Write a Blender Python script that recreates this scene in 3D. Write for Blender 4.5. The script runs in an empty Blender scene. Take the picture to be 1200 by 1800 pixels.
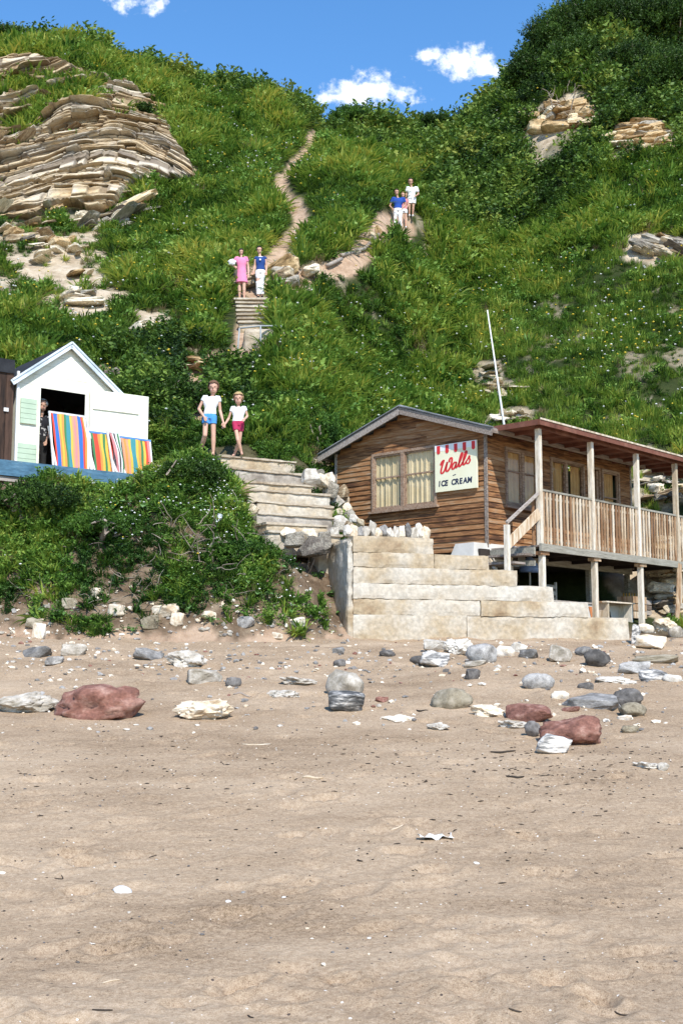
import bpy, bmesh, math, random
import numpy as np
from mathutils import Vector, Matrix, Euler

# ---------------------------------------------------------------- camera, sky, sun, exposure
scene = bpy.context.scene
COL = scene.collection
R = math.radians
F = 2128.0
PITCH = R(7.2)
EYE = 1.6
cd = bpy.data.cameras.new("camera")
cam = bpy.data.objects.new("camera", cd)
COL.objects.link(cam)
cam.location = (0, 0, EYE)
cam.rotation_euler = (R(90) + PITCH, 0, 0)
cd.sensor_fit = 'VERTICAL'
cd.sensor_height = 36.0
cd.sensor_width = 24.0
cd.lens = F / 1800 * 36.0
cd.clip_end = 3000
cd.clip_start = 0.1
scene.camera = cam

SUN_EL = R(48)
sun_h = Vector((0.30, -0.954, 0)).normalized()
sun_dir = Vector((sun_h.x * math.cos(SUN_EL), sun_h.y * math.cos(SUN_EL), math.sin(SUN_EL)))
sd = bpy.data.lights.new("sun", 'SUN')
sd.energy = 5.0
sd.angle = R(0.5)
sd.color = (1.0, 0.955, 0.89)
sun = bpy.data.objects.new("sun", sd)
COL.objects.link(sun)
sun.rotation_euler = (-sun_dir).to_track_quat('-Z', 'Y').to_euler()

world = bpy.data.worlds.new("World")
scene.world = world
world.use_nodes = True
wn = world.node_tree
wn.nodes.clear()
def N(nt, kind, **kw):
    n = nt.nodes.new(kind)
    for k, v in kw.items():
        if k.startswith('i_'):
            n.inputs[k[2:].replace('_', ' ')].default_value = v
        else:
            setattr(n, k, v)
    return n
def math_node(nt, op, a, b=None, c=None):
    n = nt.nodes.new('ShaderNodeMath'); n.operation = op
    for i, v in enumerate((a, b, c)):
        if v is None: continue
        if isinstance(v, (int, float)): n.inputs[i].default_value = v
        else: nt.links.new(v, n.inputs[i])
    return n.outputs[0]
L = wn.links.new
wo = N(wn, 'ShaderNodeOutputWorld')
bg = N(wn, 'ShaderNodeBackground'); bg.inputs['Strength'].default_value = 0.15
L(bg.outputs[0], wo.inputs[0])
sky = N(wn, 'ShaderNodeTexSky')
sky.sky_type = 'NISHITA'; sky.sun_disc = False
sky.sun_elevation = SUN_EL
sky.sun_rotation = math.atan2(sun_h.x, sun_h.y)
sky.altitude = 0; sky.air_density = 1.0; sky.dust_density = 0.1; sky.ozone_density = 3.0
hs = N(wn, 'ShaderNodeHueSaturation'); hs.inputs['Saturation'].default_value = 1.22; hs.inputs['Value'].default_value = 1.42
L(sky.outputs[0], hs.inputs['Color'])
# three small fair-weather clouds, by direction
tc = N(wn, 'ShaderNodeTexCoord')
sp = N(wn, 'ShaderNodeSeparateXYZ'); L(tc.outputs['Generated'], sp.inputs[0])
yy = math_node(wn, 'MAXIMUM', sp.outputs['Y'], 0.05)
cu = math_node(wn, 'DIVIDE', sp.outputs['X'], yy)
cv = math_node(wn, 'DIVIDE', sp.outputs['Z'], yy)
cb = N(wn, 'ShaderNodeCombineXYZ'); L(cu, cb.inputs[0]); L(cv, cb.inputs[1])
nz = N(wn, 'ShaderNodeTexNoise'); nz.inputs['Scale'].default_value = 46; nz.inputs['Detail'].default_value = 7; nz.inputs['Roughness'].default_value = 0.62
L(cb.outputs[0], nz.inputs['Vector'])
def ray(px, py):
    u = (px - 600) / F; v = (900 - py) / F
    d = (u, math.cos(PITCH) - v * math.sin(PITCH), math.sin(PITCH) + v * math.cos(PITCH))
    return d[0] / d[1], d[2] / d[1]
total = None
for (px, py, rx, ry, gain) in [(820, 106, 78, 34, 1.15), (762, 98, 46, 15, .9), (640, 160, 80, 36, 1.15), (705, 166, 52, 20, .9), (600, 172, 50, 16, .9), (236, 8, 72, 22, .7), (850, 122, 50, 22, 1.0)]:
    a, b = ray(px, py)
    du = math_node(wn, 'DIVIDE', math_node(wn, 'SUBTRACT', cu, a), rx / F * 1.05)
    dv = math_node(wn, 'DIVIDE', math_node(wn, 'SUBTRACT', cv, b), ry / F * 1.15)
    rr = math_node(wn, 'SQRT', math_node(wn, 'ADD', math_node(wn, 'MULTIPLY', du, du), math_node(wn, 'MULTIPLY', dv, dv)))
    m = math_node(wn, 'MULTIPLY', math_node(wn, 'SUBTRACT', 1.25, rr), gain)
    total = m if total is None else math_node(wn, 'MAXIMUM', total, m)
dens = math_node(wn, 'ADD', total, math_node(wn, 'MULTIPLY', math_node(wn, 'SUBTRACT', nz.outputs['Fac'], 0.56), 3.4))
mr = N(wn, 'ShaderNodeMapRange'); mr.interpolation_type = 'SMOOTHSTEP'
mr.inputs['From Min'].default_value = 0.12; mr.inputs['From Max'].default_value = 1.0
L(dens, mr.inputs['Value'])
gate = math_node(wn, 'GREATER_THAN', sp.outputs['Y'], 0.1)
fac = math_node(wn, 'MULTIPLY', mr.outputs[0], gate)
mx = N(wn, 'ShaderNodeMix', data_type='RGBA')
L(fac, mx.inputs['Factor']); L(hs.outputs[0], mx.inputs[6]); mx.inputs[7].default_value = (7.6, 7.9, 8.3, 1)
L(mx.outputs[2], bg.inputs['Color'])

scene.view_settings.view_transform = 'Standard'
scene.view_settings.look = 'None'
scene.view_settings.exposure = 0.25
scene.view_settings.gamma = 1.0
scene.view_settings.use_curve_mapping = False
scene.render.engine = 'CYCLES'
scene.cycles.max_bounces = 6
scene.cycles.transparent_max_bounces = 12
scene.render.resolution_x = 682; scene.render.resolution_y = 1024

rng = np.random.default_rng(7)
random.seed(7)

# ---------------------------------------------------------------- vector noise
def _hash(ix, iy, iz, seed):
    h = (ix.astype(np.int64) * 374761393 + iy.astype(np.int64) * 668265263 + iz.astype(np.int64) * 2147483647 + seed * 1274126177) & 0xffffffff
    h = ((h ^ (h >> 13)) * 1274126177) & 0xffffffff
    h = ((h ^ (h >> 16)) * 2246822519) & 0xffffffff
    return ((h ^ (h >> 15)) & 0xffffff) / float(0xffffff)
def vnoise(x, y, z=None, seed=0):
    x = np.asarray(x, float); y = np.asarray(y, float)
    z = np.zeros_like(x) if z is None else np.asarray(z, float)
    ix, iy, iz = np.floor(x), np.floor(y), np.floor(z)
    fx, fy, fz = x - ix, y - iy, z - iz
    sx, sy, sz = [t * t * t * (t * (t * 6 - 15) + 10) for t in (fx, fy, fz)]
    def c(a, b, d): return _hash(ix + a, iy + b, iz + d, seed)
    r = 0
    x00 = c(0,0,0) * (1 - sx) + c(1,0,0) * sx; x10 = c(0,1,0) * (1 - sx) + c(1,1,0) * sx
    x01 = c(0,0,1) * (1 - sx) + c(1,0,1) * sx; x11 = c(0,1,1) * (1 - sx) + c(1,1,1) * sx
    y0 = x00 * (1 - sy) + x10 * sy; y1 = x01 * (1 - sy) + x11 * sy
    return (y0 * (1 - sz) + y1 * sz) * 2 - 1
def fbm(x, y, z=None, octaves=4, seed=0, rough=.5):
    x = np.asarray(x, float); y = np.asarray(y, float)
    z = np.zeros_like(x) if z is None else np.asarray(z, float)
    s = 0; a = 1; t = 0
    for o in range(octaves):
        s = s + a * vnoise(x * 2**o + 17.3 * o, y * 2**o - 9.1 * o, z * 2**o + 3.7 * o, seed + o); t += a; a *= rough
    return s / t

# ---------------------------------------------------------------- terrain functions
def P(px, py, Y):
    a, b = ray(px, py)
    return Vector((a * Y, Y, EYE + b * Y))
def project(x, y, z):
    dy, dz = y, z - EYE
    zc = dy * math.cos(PITCH) + dz * math.sin(PITCH)
    yc = -dy * math.sin(PITCH) + dz * math.cos(PITCH)
    return 600 + F * x / zc, 900 - F * yc / zc
ctrl_px = [
 # earth bank below the white hut, foot then face then top
 (-500,1110,19.6),(-200,1110,19.6),(0,1112,19.6),(150,1108,19.7),(300,1100,19.8),(450,1105,20.0),(550,1108,20.6),
 (-200,1000,20.6),(0,1000,20.6),(150,985,20.8),(300,985,20.7),(430,990,20.8),(520,1010,21.1),(545,1040,21.3),(585,1085,21.5),(560,985,22.2),(592,1015,22.2),(605,1102,21.1),
 (-200,900,21.6),(0,905,21.6),(150,905,21.7),(300,890,21.6),(375,885,22.1),(430,950,21.6),(500,990,21.4),
 (-200,856,22.2),(0,858,22.1),(130,862,22.6),(240,862,23.2),(330,812,22.9),(365,815,23.5),(400,860,22.9),
 # beside upper flight
 (345,800,25.0),(380,803,25.6),(520,803,26.2),(570,842,26.0),(585,890,25.9),
 (560,800,27.0),(560,740,28.2),(450,745,28.0),(370,740,27.9),(290,760,27.0),
 # behind hut and path valley
 (100,640,30),(0,620,30.5),(-200,620,30.5),(200,640,30.5),(330,640,31),(420,632,31.5),(500,610,32),(560,660,31),
 (440,575,33.2),(440,530,35.6),(500,515,36.6),(380,520,36),(470,440,40),(560,500,38.5),(620,455,40.5),(670,402,44.2),(700,380,47),(735,374,48.5),
 (530,380,44.5),(490,325,50),(520,270,57),(557,246,66),
 (100,520,36.5),(200,560,34),(250,480,38.5),(0,520,36.5),(-200,520,36.5),(300,430,42),(400,380,45.5),
 (90,430,41.5),(0,400,44),(-250,400,44),(200,370,46.5),(330,330,49.5),(400,250,55),(450,180,62),
 (0,250,50),(0,120,55),(-250,120,55),(150,250,50.5),(150,140,55),(250,180,55.5),(300,240,53.5),
 (0,96,60),(80,92,61),(150,105,62),(200,132,63),(250,158,64),(300,180,65),(370,190,67),(440,192,68),(500,212,69),(545,242,70),(575,240,70.5),(610,230,71),(680,240,71),(760,242,70),(840,240,66),(875,222,65),(905,178,63.5),
 (-300,90,60),
 # right hillside
 (700,650,39.5),(600,600,38),(800,600,41.5),(850,550,44),(900,650,38.5),(1000,690,35.5),(1100,750,33),(1180,780,32),(1400,780,32),
 (1100,600,38),(1200,600,38),(1500,600,38),(750,480,47),(850,400,52),(650,320,54),(750,280,60),(950,450,47.5),(1100,450,44),(1250,450,43),(1500,450,43),
 (850,300,57.5),(950,330,53),(1100,320,49.5),(1250,320,49),
 (940,240,56),(1120,255,52),(1000,150,58),(1120,140,57),(1250,150,57),(1500,150,57),
 (930,125,63),(970,85,63),(1050,55,63),(1200,45,62),(1500,45,62),
 (1150,900,30.0),(1160,1000,28.6),(1160,1085,27.4),(1300,1000,28.6),(1300,1085,27.4),(1500,1000,28.6),(1500,1085,27.4),(1150,850,31),(1300,850,31),
]
ctrl = [tuple(P(*c)) for c in ctrl_px]
ctrl += [(lambda q, d: (q[0], q[1] + .25, q[2] - d))(P(*c), .42) for c in [(392,799,24.75),(452,802,25.0),(516,805,25.3),(418,843,23.9),(545,852,24.4),(450,880,23.2),(580,891,23.7),(455,900,22.65),(580,918,23.2),(480,932,22.0),(590,944,22.5)]]
_c = lambda x, y, z: (.121*24 + x*.6752 - y*.7377, 24 + x*.7377 + y*.6752, z)
ctrl += [_c(-.35,.6,3.35), _c(-.35,1.6,3.45), _c(-.35,2.6,3.6), _c(-.35,3.5,3.9), _c(-.35,4.1,4.5), _c(1.2,3.4,4.0), _c(2.5,3.4,4.4), _c(1,1,3.0)]
ctrl += [(1.0,21.7,2.0),(3,23,2.05),(5,24.4,2.2),(8,25.5,2.3),(14,25.5,2.3),(5.5,27,2.8),(7.4,28.2,3.1),(5,28.6,3.6),(3.6,29.5,4.6),
         (.6,23.6,3.5),(2.2,31.2,7.0),(4.6,32.4,7.0),(-.3,23.8,3.9),(-.25,22.7,3.45),
         (-5.5,24.0,5.1),(-4.0,24.6,5.3),(-5.8,26.0,5.3),(-4.2,26.4,5.5),(-8,24,5.1),(-14,24,5.1),(-8,26.3,5.3),
         (-10,17.5,1.0),(-5,17.5,1.0),(0,17.5,1.0),(4,18,1.0),(10,19,1.0),(16,19,1.0),(-18,17.5,1.0),(6,22,1.6),(12,22,1.6),
         (-60,80,38),(-30,85,41),(0,85,37),(30,85,41),(70,80,40),(-60,120,40),(0,120,38),(70,120,40),(-60,50,24),(70,50,24),(-50,25,5),(60,27,3)]
CT = np.array(ctrl)
def _U(d2):
    return 0.5 * d2 * np.log(np.maximum(d2, 1e-12))
_S = 10.0
_X = CT[:, :2] / _S
_n = len(_X)
_D = ((_X[:, None] - _X[None]) ** 2).sum(-1)
_A = np.zeros((_n + 3, _n + 3)); _A[:_n, :_n] = _U(_D) + np.eye(_n) * 0.0012
_A[:_n, _n] = 1; _A[:_n, _n+1:] = _X; _A[_n, :_n] = 1; _A[_n+1:, :_n] = _X.T
_w = np.linalg.solve(_A, np.concatenate([CT[:, 2], [0, 0, 0]]))
def tps(x, y):
    x = np.asarray(x, float); sh = x.shape
    X = np.stack([x.ravel(), np.asarray(y, float).ravel()], 1) / _S
    out = np.empty(len(X))
    for s in range(0, len(X), 40000):
        q = X[s:s+40000]
        d = ((q[:, None] - _X[None]) ** 2).sum(-1)
        out[s:s+40000] = _U(d) @ _w[:_n] + _w[_n] + q @ _w[_n+1:]
    return out.reshape(sh)
def sstep(a, b, t):
    t = np.clip((np.asarray(t, float) - a) / (b - a), 0, 1); return t * t * (3 - 2 * t)
def hill_h(x, y):
    x = np.asarray(x, float); y = np.asarray(y, float)
    h = tps(x, y)
    far = sstep(28, 36, y)
    h = h + far * (0.55 * fbm(x / 4.5, y / 4.5, seed=3) + 0.22 * fbm(x / 1.3, y / 1.3, seed=5, octaves=3))
    near = (1 - far) * sstep(19, 20.5, y)
    h = h + near * (0.26 * fbm(x / .9, y / .7, seed=9) ) * (x < -.4)
    return h
def beach_h(x, y):
    x = np.asarray(x, float); y = np.asarray(y, float)
    sp_ = lambda t: np.log1p(np.exp(np.clip(t, -30, 30)))
    b = .143 * sp_(y - 6) - .093 * sp_(np.minimum(y, 60) - 20) - .05 * sp_(y - 30)
    b = b - .02 * (np.clip(x, -9, 9) - 2) * sstep(15, 20, y)
    b = b + .05 * fbm(x / 2.6, y / 2.6, seed=21, octaves=3) * sstep(3, 9, y)
    b = b + .05 * fbm(x / .7, y / .5, seed=25, octaves=3) * sstep(14, 17, y)
    return b
def ground_h(x, y):
    return np.maximum(hill_h(x, y), beach_h(x, y))
_YS = np.arange(5.0, 90.0, 0.12)
def hits(pxs, pys, fn=ground_h, y0=5.0):
    pxs = np.atleast_1d(np.asarray(pxs, float)); pys = np.atleast_1d(np.asarray(pys, float))
    u = (pxs - 600) / F; v = (900 - pys) / F
    dy = math.cos(PITCH) - v * math.sin(PITCH); a = u / dy; b = (math.sin(PITCH) + v * math.cos(PITCH)) / dy
    res = np.full((len(pxs), 3), np.nan)
    Ys = _YS[_YS >= y0]
    X = a[:, None] * Ys[None]; Z = EYE + b[:, None] * Ys[None]
    YY = np.broadcast_to(Ys[None], X.shape)
    d = Z - fn(X, YY)
    for i in range(len(pxs)):
        k = np.argmax(d[i] < 0)
        if d[i, k] < 0:
            t = 0 if k == 0 else d[i, k-1] / (d[i, k-1] - d[i, k])
            Y = Ys[k] if k == 0 else Ys[k-1] + t * (Ys[k] - Ys[k-1])
            res[i] = (a[i] * Y, Y, EYE + b[i] * Y)
    return res
def hit(px, py, fn=ground_h, y0=5.0):
    return Vector(hits([px], [py], fn, y0)[0])

# ---------------------------------------------------------------- object helpers
def tag(o, label=None, cat=None, group=None, kind=None):
    if label: o['label'] = label
    if cat: o['category'] = cat
    if group: o['group'] = group
    if kind: o['kind'] = kind
    return o
def link(name, me, mat=None, parent=None, loc=None, rot=None, scale=None):
    o = bpy.data.objects.new(name, me); COL.objects.link(o)
    if mat is not None and me is not None and len(me.materials) == 0:
        me.materials.append(mat)
    elif mat is not None and me.materials[0] is not mat:
        o.material_slots[0].link = 'OBJECT'; o.material_slots[0].material = mat
    if parent is not None: o.parent = parent
    if loc is not None: o.location = loc
    if rot is not None: o.rotation_euler = rot
    if scale is not None: o.scale = scale
    return o
def empty(name, loc=(0,0,0), rz=0, label=None, cat=None, group=None):
    o = bpy.data.objects.new(name, None); COL.objects.link(o)
    o.location = loc; o.rotation_euler = (0, 0, rz); o.empty_display_size = .2
    return tag(o, label, cat, group)
def mesh_np(name, V, faces_flat, nper, mats=(), matidx=None, smooth=False):
    """V (n,3); faces_flat (m, nper) int array"""
    me = bpy.data.meshes.new(name)
    V = np.asarray(V, np.float32); Fc = np.asarray(faces_flat, np.int32)
    me.vertices.add(len(V)); me.vertices.foreach_set('co', V.ravel())
    m = len(Fc)
    me.loops.add(m * nper); me.loops.foreach_set('vertex_index', Fc.ravel())
    me.polygons.add(m)
    me.polygons.foreach_set('loop_start', np.arange(m, dtype=np.int32) * nper)
    me.polygons.foreach_set('loop_total', np.full(m, nper, np.int32))
    if matidx is not None: me.polygons.foreach_set('material_index', np.asarray(matidx, np.int32))
    me.polygons.foreach_set('use_smooth', np.full(m, smooth))
    for mt in mats: me.materials.append(mt)
    me.update(calc_edges=True); me.validate()
    return me
def mesh_py(name, V, Fs, mats=(), matidx=None, smooth=False):
    me = bpy.data.meshes.new(name)
    me.from_pydata([tuple(v) for v in V], [], [tuple(f) for f in Fs])
    for mt in mats: me.materials.append(mt)
    if matidx is not None: me.polygons.foreach_set('material_index', np.asarray(matidx, np.int32))
    if smooth: me.polygons.foreach_set('use_smooth', np.full(len(Fs), True))
    me.update()
    return me
class MB:
    """collects shapes into ONE mesh"""
    def __init__(s): s.V = []; s.F = []; s.M = []
    def add(s, V, Fs, m=0):
        b = len(s.V); s.V += [tuple(v) for v in V]; s.F += [tuple(i + b for i in f) for f in Fs]; s.M += [m] * len(Fs)
    def box(s, x0, x1, y0, y1, z0, z1, m=0, mat=None):
        V = [(x, y, z) for x in (x0, x1) for y in (y0, y1) for z in (z0, z1)]
        if mat is not None: V = [mat @ Vector(v) for v in V]
        s.add(V, [(0,1,3,2),(4,6,7,5),(0,4,5,1),(2,3,7,6),(0,2,6,4),(1,5,7,3)], m)
    def beam(s, a, b, w, h, up=(0,0,1), m=0):
        a = Vector(a); b = Vector(b); d = (b - a); ln = d.length; d.normalize()
        up = Vector(up); side = d.cross(up)
        if side.length < 1e-4: side = d.cross(Vector((1,0,0)))
        side.normalize(); u = side.cross(d)
        V = [a + d * (ln * i) + side * (w * j) + u * (h * k) for i in (0, 1) for j in (-.5, .5) for k in (-.5, .5)]
        s.add(V, [(0,1,3,2),(4,6,7,5),(0,4,5,1),(2,3,7,6),(0,2,6,4),(1,5,7,3)], m)
    def tube(s, pts, rad, n=8, m=0):
        pts = [Vector(p) for p in pts]; V = []; Fs = []
        for i, p in enumerate(pts):
            t = (pts[min(i+1, len(pts)-1)] - pts[max(i-1, 0)]).normalized()
            a = t.cross(Vector((0,0,1)));
            if a.length < .05: a = t.cross(Vector((1,0,0)))
            a.normalize(); b = t.cross(a)
            r = rad[i] if isinstance(rad, (list, tuple)) else rad
            for k in range(n):
                th = 2*math.pi*k/n; V.append(p + a*(r*math.cos(th)) + b*(r*math.sin(th)))
        for i in range(len(pts)-1):
            for k in range(n):
                k2 = (k+1) % n; Fs.append((i*n+k, i*n+k2, (i+1)*n+k2, (i+1)*n+k))
        Fs.append(tuple(range(n-1,-1,-1))); Fs.append(tuple((len(pts)-1)*n+k for k in range(n)))
        s.add(V, Fs, m)
    def build(s, name, mats, parent=None, smooth=False, loc=None, rot=None):
        if not isinstance(mats, (list, tuple)): mats = [mats]
        me = mesh_py(name, s.V, s.F, mats, s.M, smooth)
        return link(name, me, None, parent, loc, rot)

def rough_box_mesh(name, sx, sy, sz, cell, r, amp, seed, nscale=2.5, warp=0.0):
    """box (centred on x,y; z from 0..sz) with rounded, chipped edges and an uneven surface"""
    n = [max(1, int(round(s / cell))) for s in (sx, sy, sz)]
    h = np.array([sx, sy, sz]) / 2
    V = []; Fs = []; idx = {}
    def vid(i, j, k):
        key = (i, j, k)
        if key not in idx:
            idx[key] = len(V)
            V.append((-h[0] + sx * i / n[0], -h[1] + sy * j / n[1], -h[2] + sz * k / n[2]))
        return idx[key]
    for k in (0, n[2]):
        for i in range(n[0]):
            for j in range(n[1]):
                q = [vid(i,j,k), vid(i+1,j,k), vid(i+1,j+1,k), vid(i,j+1,k)]; Fs.append(q if k else q[::-1])
    for j in (0, n[1]):
        for i in range(n[0]):
            for k in range(n[2]):
                q = [vid(i,j,k), vid(i+1,j,k), vid(i+1,j,k+1), vid(i,j,k+1)]; Fs.append(q if not j else q[::-1])
    for i in (0, n[0]):
        for j in range(n[1]):
            for k in range(n[2]):
                q = [vid(i,j,k), vid(i,j+1,k), vid(i,j+1,k+1), vid(i,j,k+1)]; Fs.append(q if i else q[::-1])
    V = np.array(V, float)
    q = np.clip(V, -(h - r), h - r); d = V - q; ln = np.linalg.norm(d, axis=1, keepdims=True)
    rr = r
    V = q + np.where(ln > 1e-9, d / np.maximum(ln, 1e-9) * rr, 0)
    nr = np.where(ln > 1e-9, d / np.maximum(ln, 1e-9), 0)
    s = fbm(V[:,0]*nscale+seed, V[:,1]*nscale, V[:,2]*nscale, octaves=3, seed=int(seed))
    edge = (np.abs(nr) > .3).sum(1) > 1
    s2 = np.abs(vnoise(V[:,0]*7+seed, V[:,1]*7, V[:,2]*7, seed=int(seed)+4))
    V = V + nr * (amp * s)[:, None] - nr * (edge * s2 * amp * 1.5)[:, None]
    if warp:
        V[:,2] += warp * vnoise(V[:,0]*.9+seed*3, V[:,1]*.9, seed=int(seed)+9)
    V[:,2] += h[2]
    return mesh_np(name, V, np.array(Fs), 4)
def icos(sub):
    bm = bmesh.new(); bmesh.ops.create_icosphere(bm, subdivisions=sub, radius=1)
    V = np.array([v.co[:] for v in bm.verts]); Fs = np.array([[v.index for v in f.verts] for f in bm.faces]); bm.free()
    return V, Fs
ICO1, ICO2, ICO3, ICO4 = icos(1), icos(2), icos(3), icos(4)
def stone_mesh(name, seed, ico=ICO3, sx=1, sy=.8, sz=.6, angular=.5, rough=.12, strat=0.0):
    V, Fs = ico; V = V.copy(); r = np.random.default_rng(seed)
    # carve by random planes for facets
    for k in range(int(6 + 10 * angular)):
        nrm = r.normal(size=3); nrm /= np.linalg.norm(nrm); d0 = r.uniform(.62, .92)
        d = V @ nrm; over = np.maximum(d - d0, 0); V -= nrm[None] * over[:, None] * (.85 if angular > .3 else .45)
    nn = V / np.linalg.norm(V, axis=1, keepdims=True)
    V += nn * (rough * fbm(V[:,0]*1.7+seed, V[:,1]*1.7, V[:,2]*1.7, octaves=4, seed=seed))[:, None]
    V += nn * (rough * .35 * fbm(V[:,0]*6+seed, V[:,1]*6, V[:,2]*6, octaves=2, seed=seed+3))[:, None]
    if strat: V[:, :2] *= (1 + strat * vnoise(V[:,2]*5 + seed, V[:,2]*0, seed=seed+5))[:, None]
    V *= np.array([sx, sy, sz])[None]
    return mesh_np(name, V, Fs, 3, smooth=(angular < .6))

def hull_mesh(name, seed, npts=15, amp=.05, box=.6):
    """angular broken rock of about unit radius"""
    r = np.random.default_rng(seed); p = r.normal(size=(npts, 3)); p /= np.linalg.norm(p, axis=1, keepdims=True)
    p = np.sign(p) * np.abs(p) ** box; p /= np.abs(p).max(axis=0); p *= r.uniform(.82, 1, (npts, 1))
    bm = bmesh.new(); [bm.verts.new(q) for q in p]
    bmesh.ops.convex_hull(bm, input=bm.verts)
    loose = [v for v in bm.verts if not v.link_faces]; bmesh.ops.delete(bm, geom=loose, context='VERTS')
    bmesh.ops.bevel(bm, geom=bm.edges[:], offset=.05, segments=1, affect='EDGES')
    bmesh.ops.triangulate(bm, faces=bm.faces[:]); bmesh.ops.subdivide_edges(bm, edges=[e for e in bm.edges if e.calc_length() > .3], cuts=2, use_grid_fill=True)
    bmesh.ops.triangulate(bm, faces=bm.faces[:])
    V = np.array([v.co[:] for v in bm.verts]); d = fbm(V[:,0]*2.3+seed, V[:,1]*2.3, V[:,2]*2.3, octaves=3, seed=seed)
    nn = V / (np.linalg.norm(V, axis=1, keepdims=True) + 1e-9)
    for v, q in zip(bm.verts, V + nn * (amp * 2 * d)[:, None]): v.co = q
    bmesh.ops.recalc_face_normals(bm, faces=bm.faces)
    me = bpy.data.meshes.new(name); bm.to_mesh(me); bm.free(); return me

# ---------------------------------------------------------------- materials
def M(name, cols, scale=3.0, rough=.8, bump=0.0, bscale=None, detail=5, coords='Object', stretch=(1,1,1), spec=.3, rand=0.0, metallic=0.0, transl=0.0, pos=None, bdist=.02, grit=0.0, gritscale=40):
    m = bpy.data.materials.new(name); m.use_nodes = True; nt = m.node_tree; nt.nodes.clear(); lk = nt.links.new
    out = N(nt, 'ShaderNodeOutputMaterial'); b = N(nt, 'ShaderNodeBsdfPrincipled')
    b.inputs['Roughness'].default_value = rough; b.inputs['Specular IOR Level'].default_value = spec; b.inputs['Metallic'].default_value = metallic
    lk(b.outputs[0], out.inputs[0])
    tcn = N(nt, 'ShaderNodeTexCoord'); mp = N(nt, 'ShaderNodeMapping'); mp.inputs['Scale'].default_value = stretch
    lk(tcn.outputs[coords], mp.inputs[0])
    oi = N(nt, 'ShaderNodeObjectInfo')
    if rand:
        sc_ = N(nt, 'ShaderNodeVectorMath', operation='SCALE'); sc_.inputs[0].default_value = (37, 23, 11); lk(oi.outputs['Random'], sc_.inputs['Scale'])
        ad = N(nt, 'ShaderNodeVectorMath', operation='ADD'); lk(mp.outputs[0], ad.inputs[0]); lk(sc_.outputs[0], ad.inputs[1]); vec = ad.outputs[0]
    else: vec = mp.outputs[0]
    nz = N(nt, 'ShaderNodeTexNoise'); nz.inputs['Scale'].default_value = scale; nz.inputs['Detail'].default_value = detail; nz.inputs['Roughness'].default_value = .6
    lk(vec, nz.inputs['Vector'])
    cr = N(nt, 'ShaderNodeValToRGB')
    while len(cr.color_ramp.elements) < len(cols): cr.color_ramp.elements.new(.5)
    for i, c in enumerate(cols):
        e = cr.color_ramp.elements[i]; e.position = (.3 + .4 * i / max(1, len(cols)-1)) if pos is None else pos[i]; e.color = (*c, 1)
    f = nz.outputs['Fac']
    if rand: f = math_node(nt, 'ADD', f, math_node(nt, 'MULTIPLY', math_node(nt, 'SUBTRACT', oi.outputs['Random'], .5), rand))
    lk(f, cr.inputs[0]); col = cr.outputs[0]
    if grit:
        g = N(nt, 'ShaderNodeTexNoise'); g.inputs['Scale'].default_value = gritscale; g.inputs['Detail'].default_value = 3; lk(vec, g.inputs['Vector'])
        mrr = N(nt, 'ShaderNodeMapRange'); mrr.inputs['From Min'].default_value = .35; mrr.inputs['From Max'].default_value = .65
        mrr.inputs['To Min'].default_value = 1 - grit; mrr.inputs['To Max'].default_value = 1 + grit; lk(g.outputs['Fac'], mrr.inputs['Value'])
        vs = N(nt, 'ShaderNodeVectorMath', operation='SCALE'); lk(col, vs.inputs[0]); lk(mrr.outputs[0], vs.inputs['Scale']); col = vs.outputs[0]
    lk(col, b.inputs['Base Color'])
    if bump:
        bn = N(nt, 'ShaderNodeTexNoise'); bn.inputs['Scale'].default_value = bscale or scale * 4; bn.inputs['Detail'].default_value = 6; lk(vec, bn.inputs['Vector'])
        bp = N(nt, 'ShaderNodeBump'); bp.inputs['Strength'].default_value = bump; bp.inputs['Distance'].default_value = bdist
        lk(bn.outputs['Fac'], bp.inputs['Height']); lk(bp.outputs[0], b.inputs['Normal'])
    if transl:
        tr = N(nt, 'ShaderNodeBsdfTranslucent'); lk(col, tr.inputs['Color']); ms = N(nt, 'ShaderNodeMixShader'); ms.inputs[0].default_value = transl
        lk(b.outputs[0], ms.inputs[1]); lk(tr.outputs[0], ms.inputs[2]); lk(ms.outputs[0], out.inputs[0])
    m['out'] = 1
    return m
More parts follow.
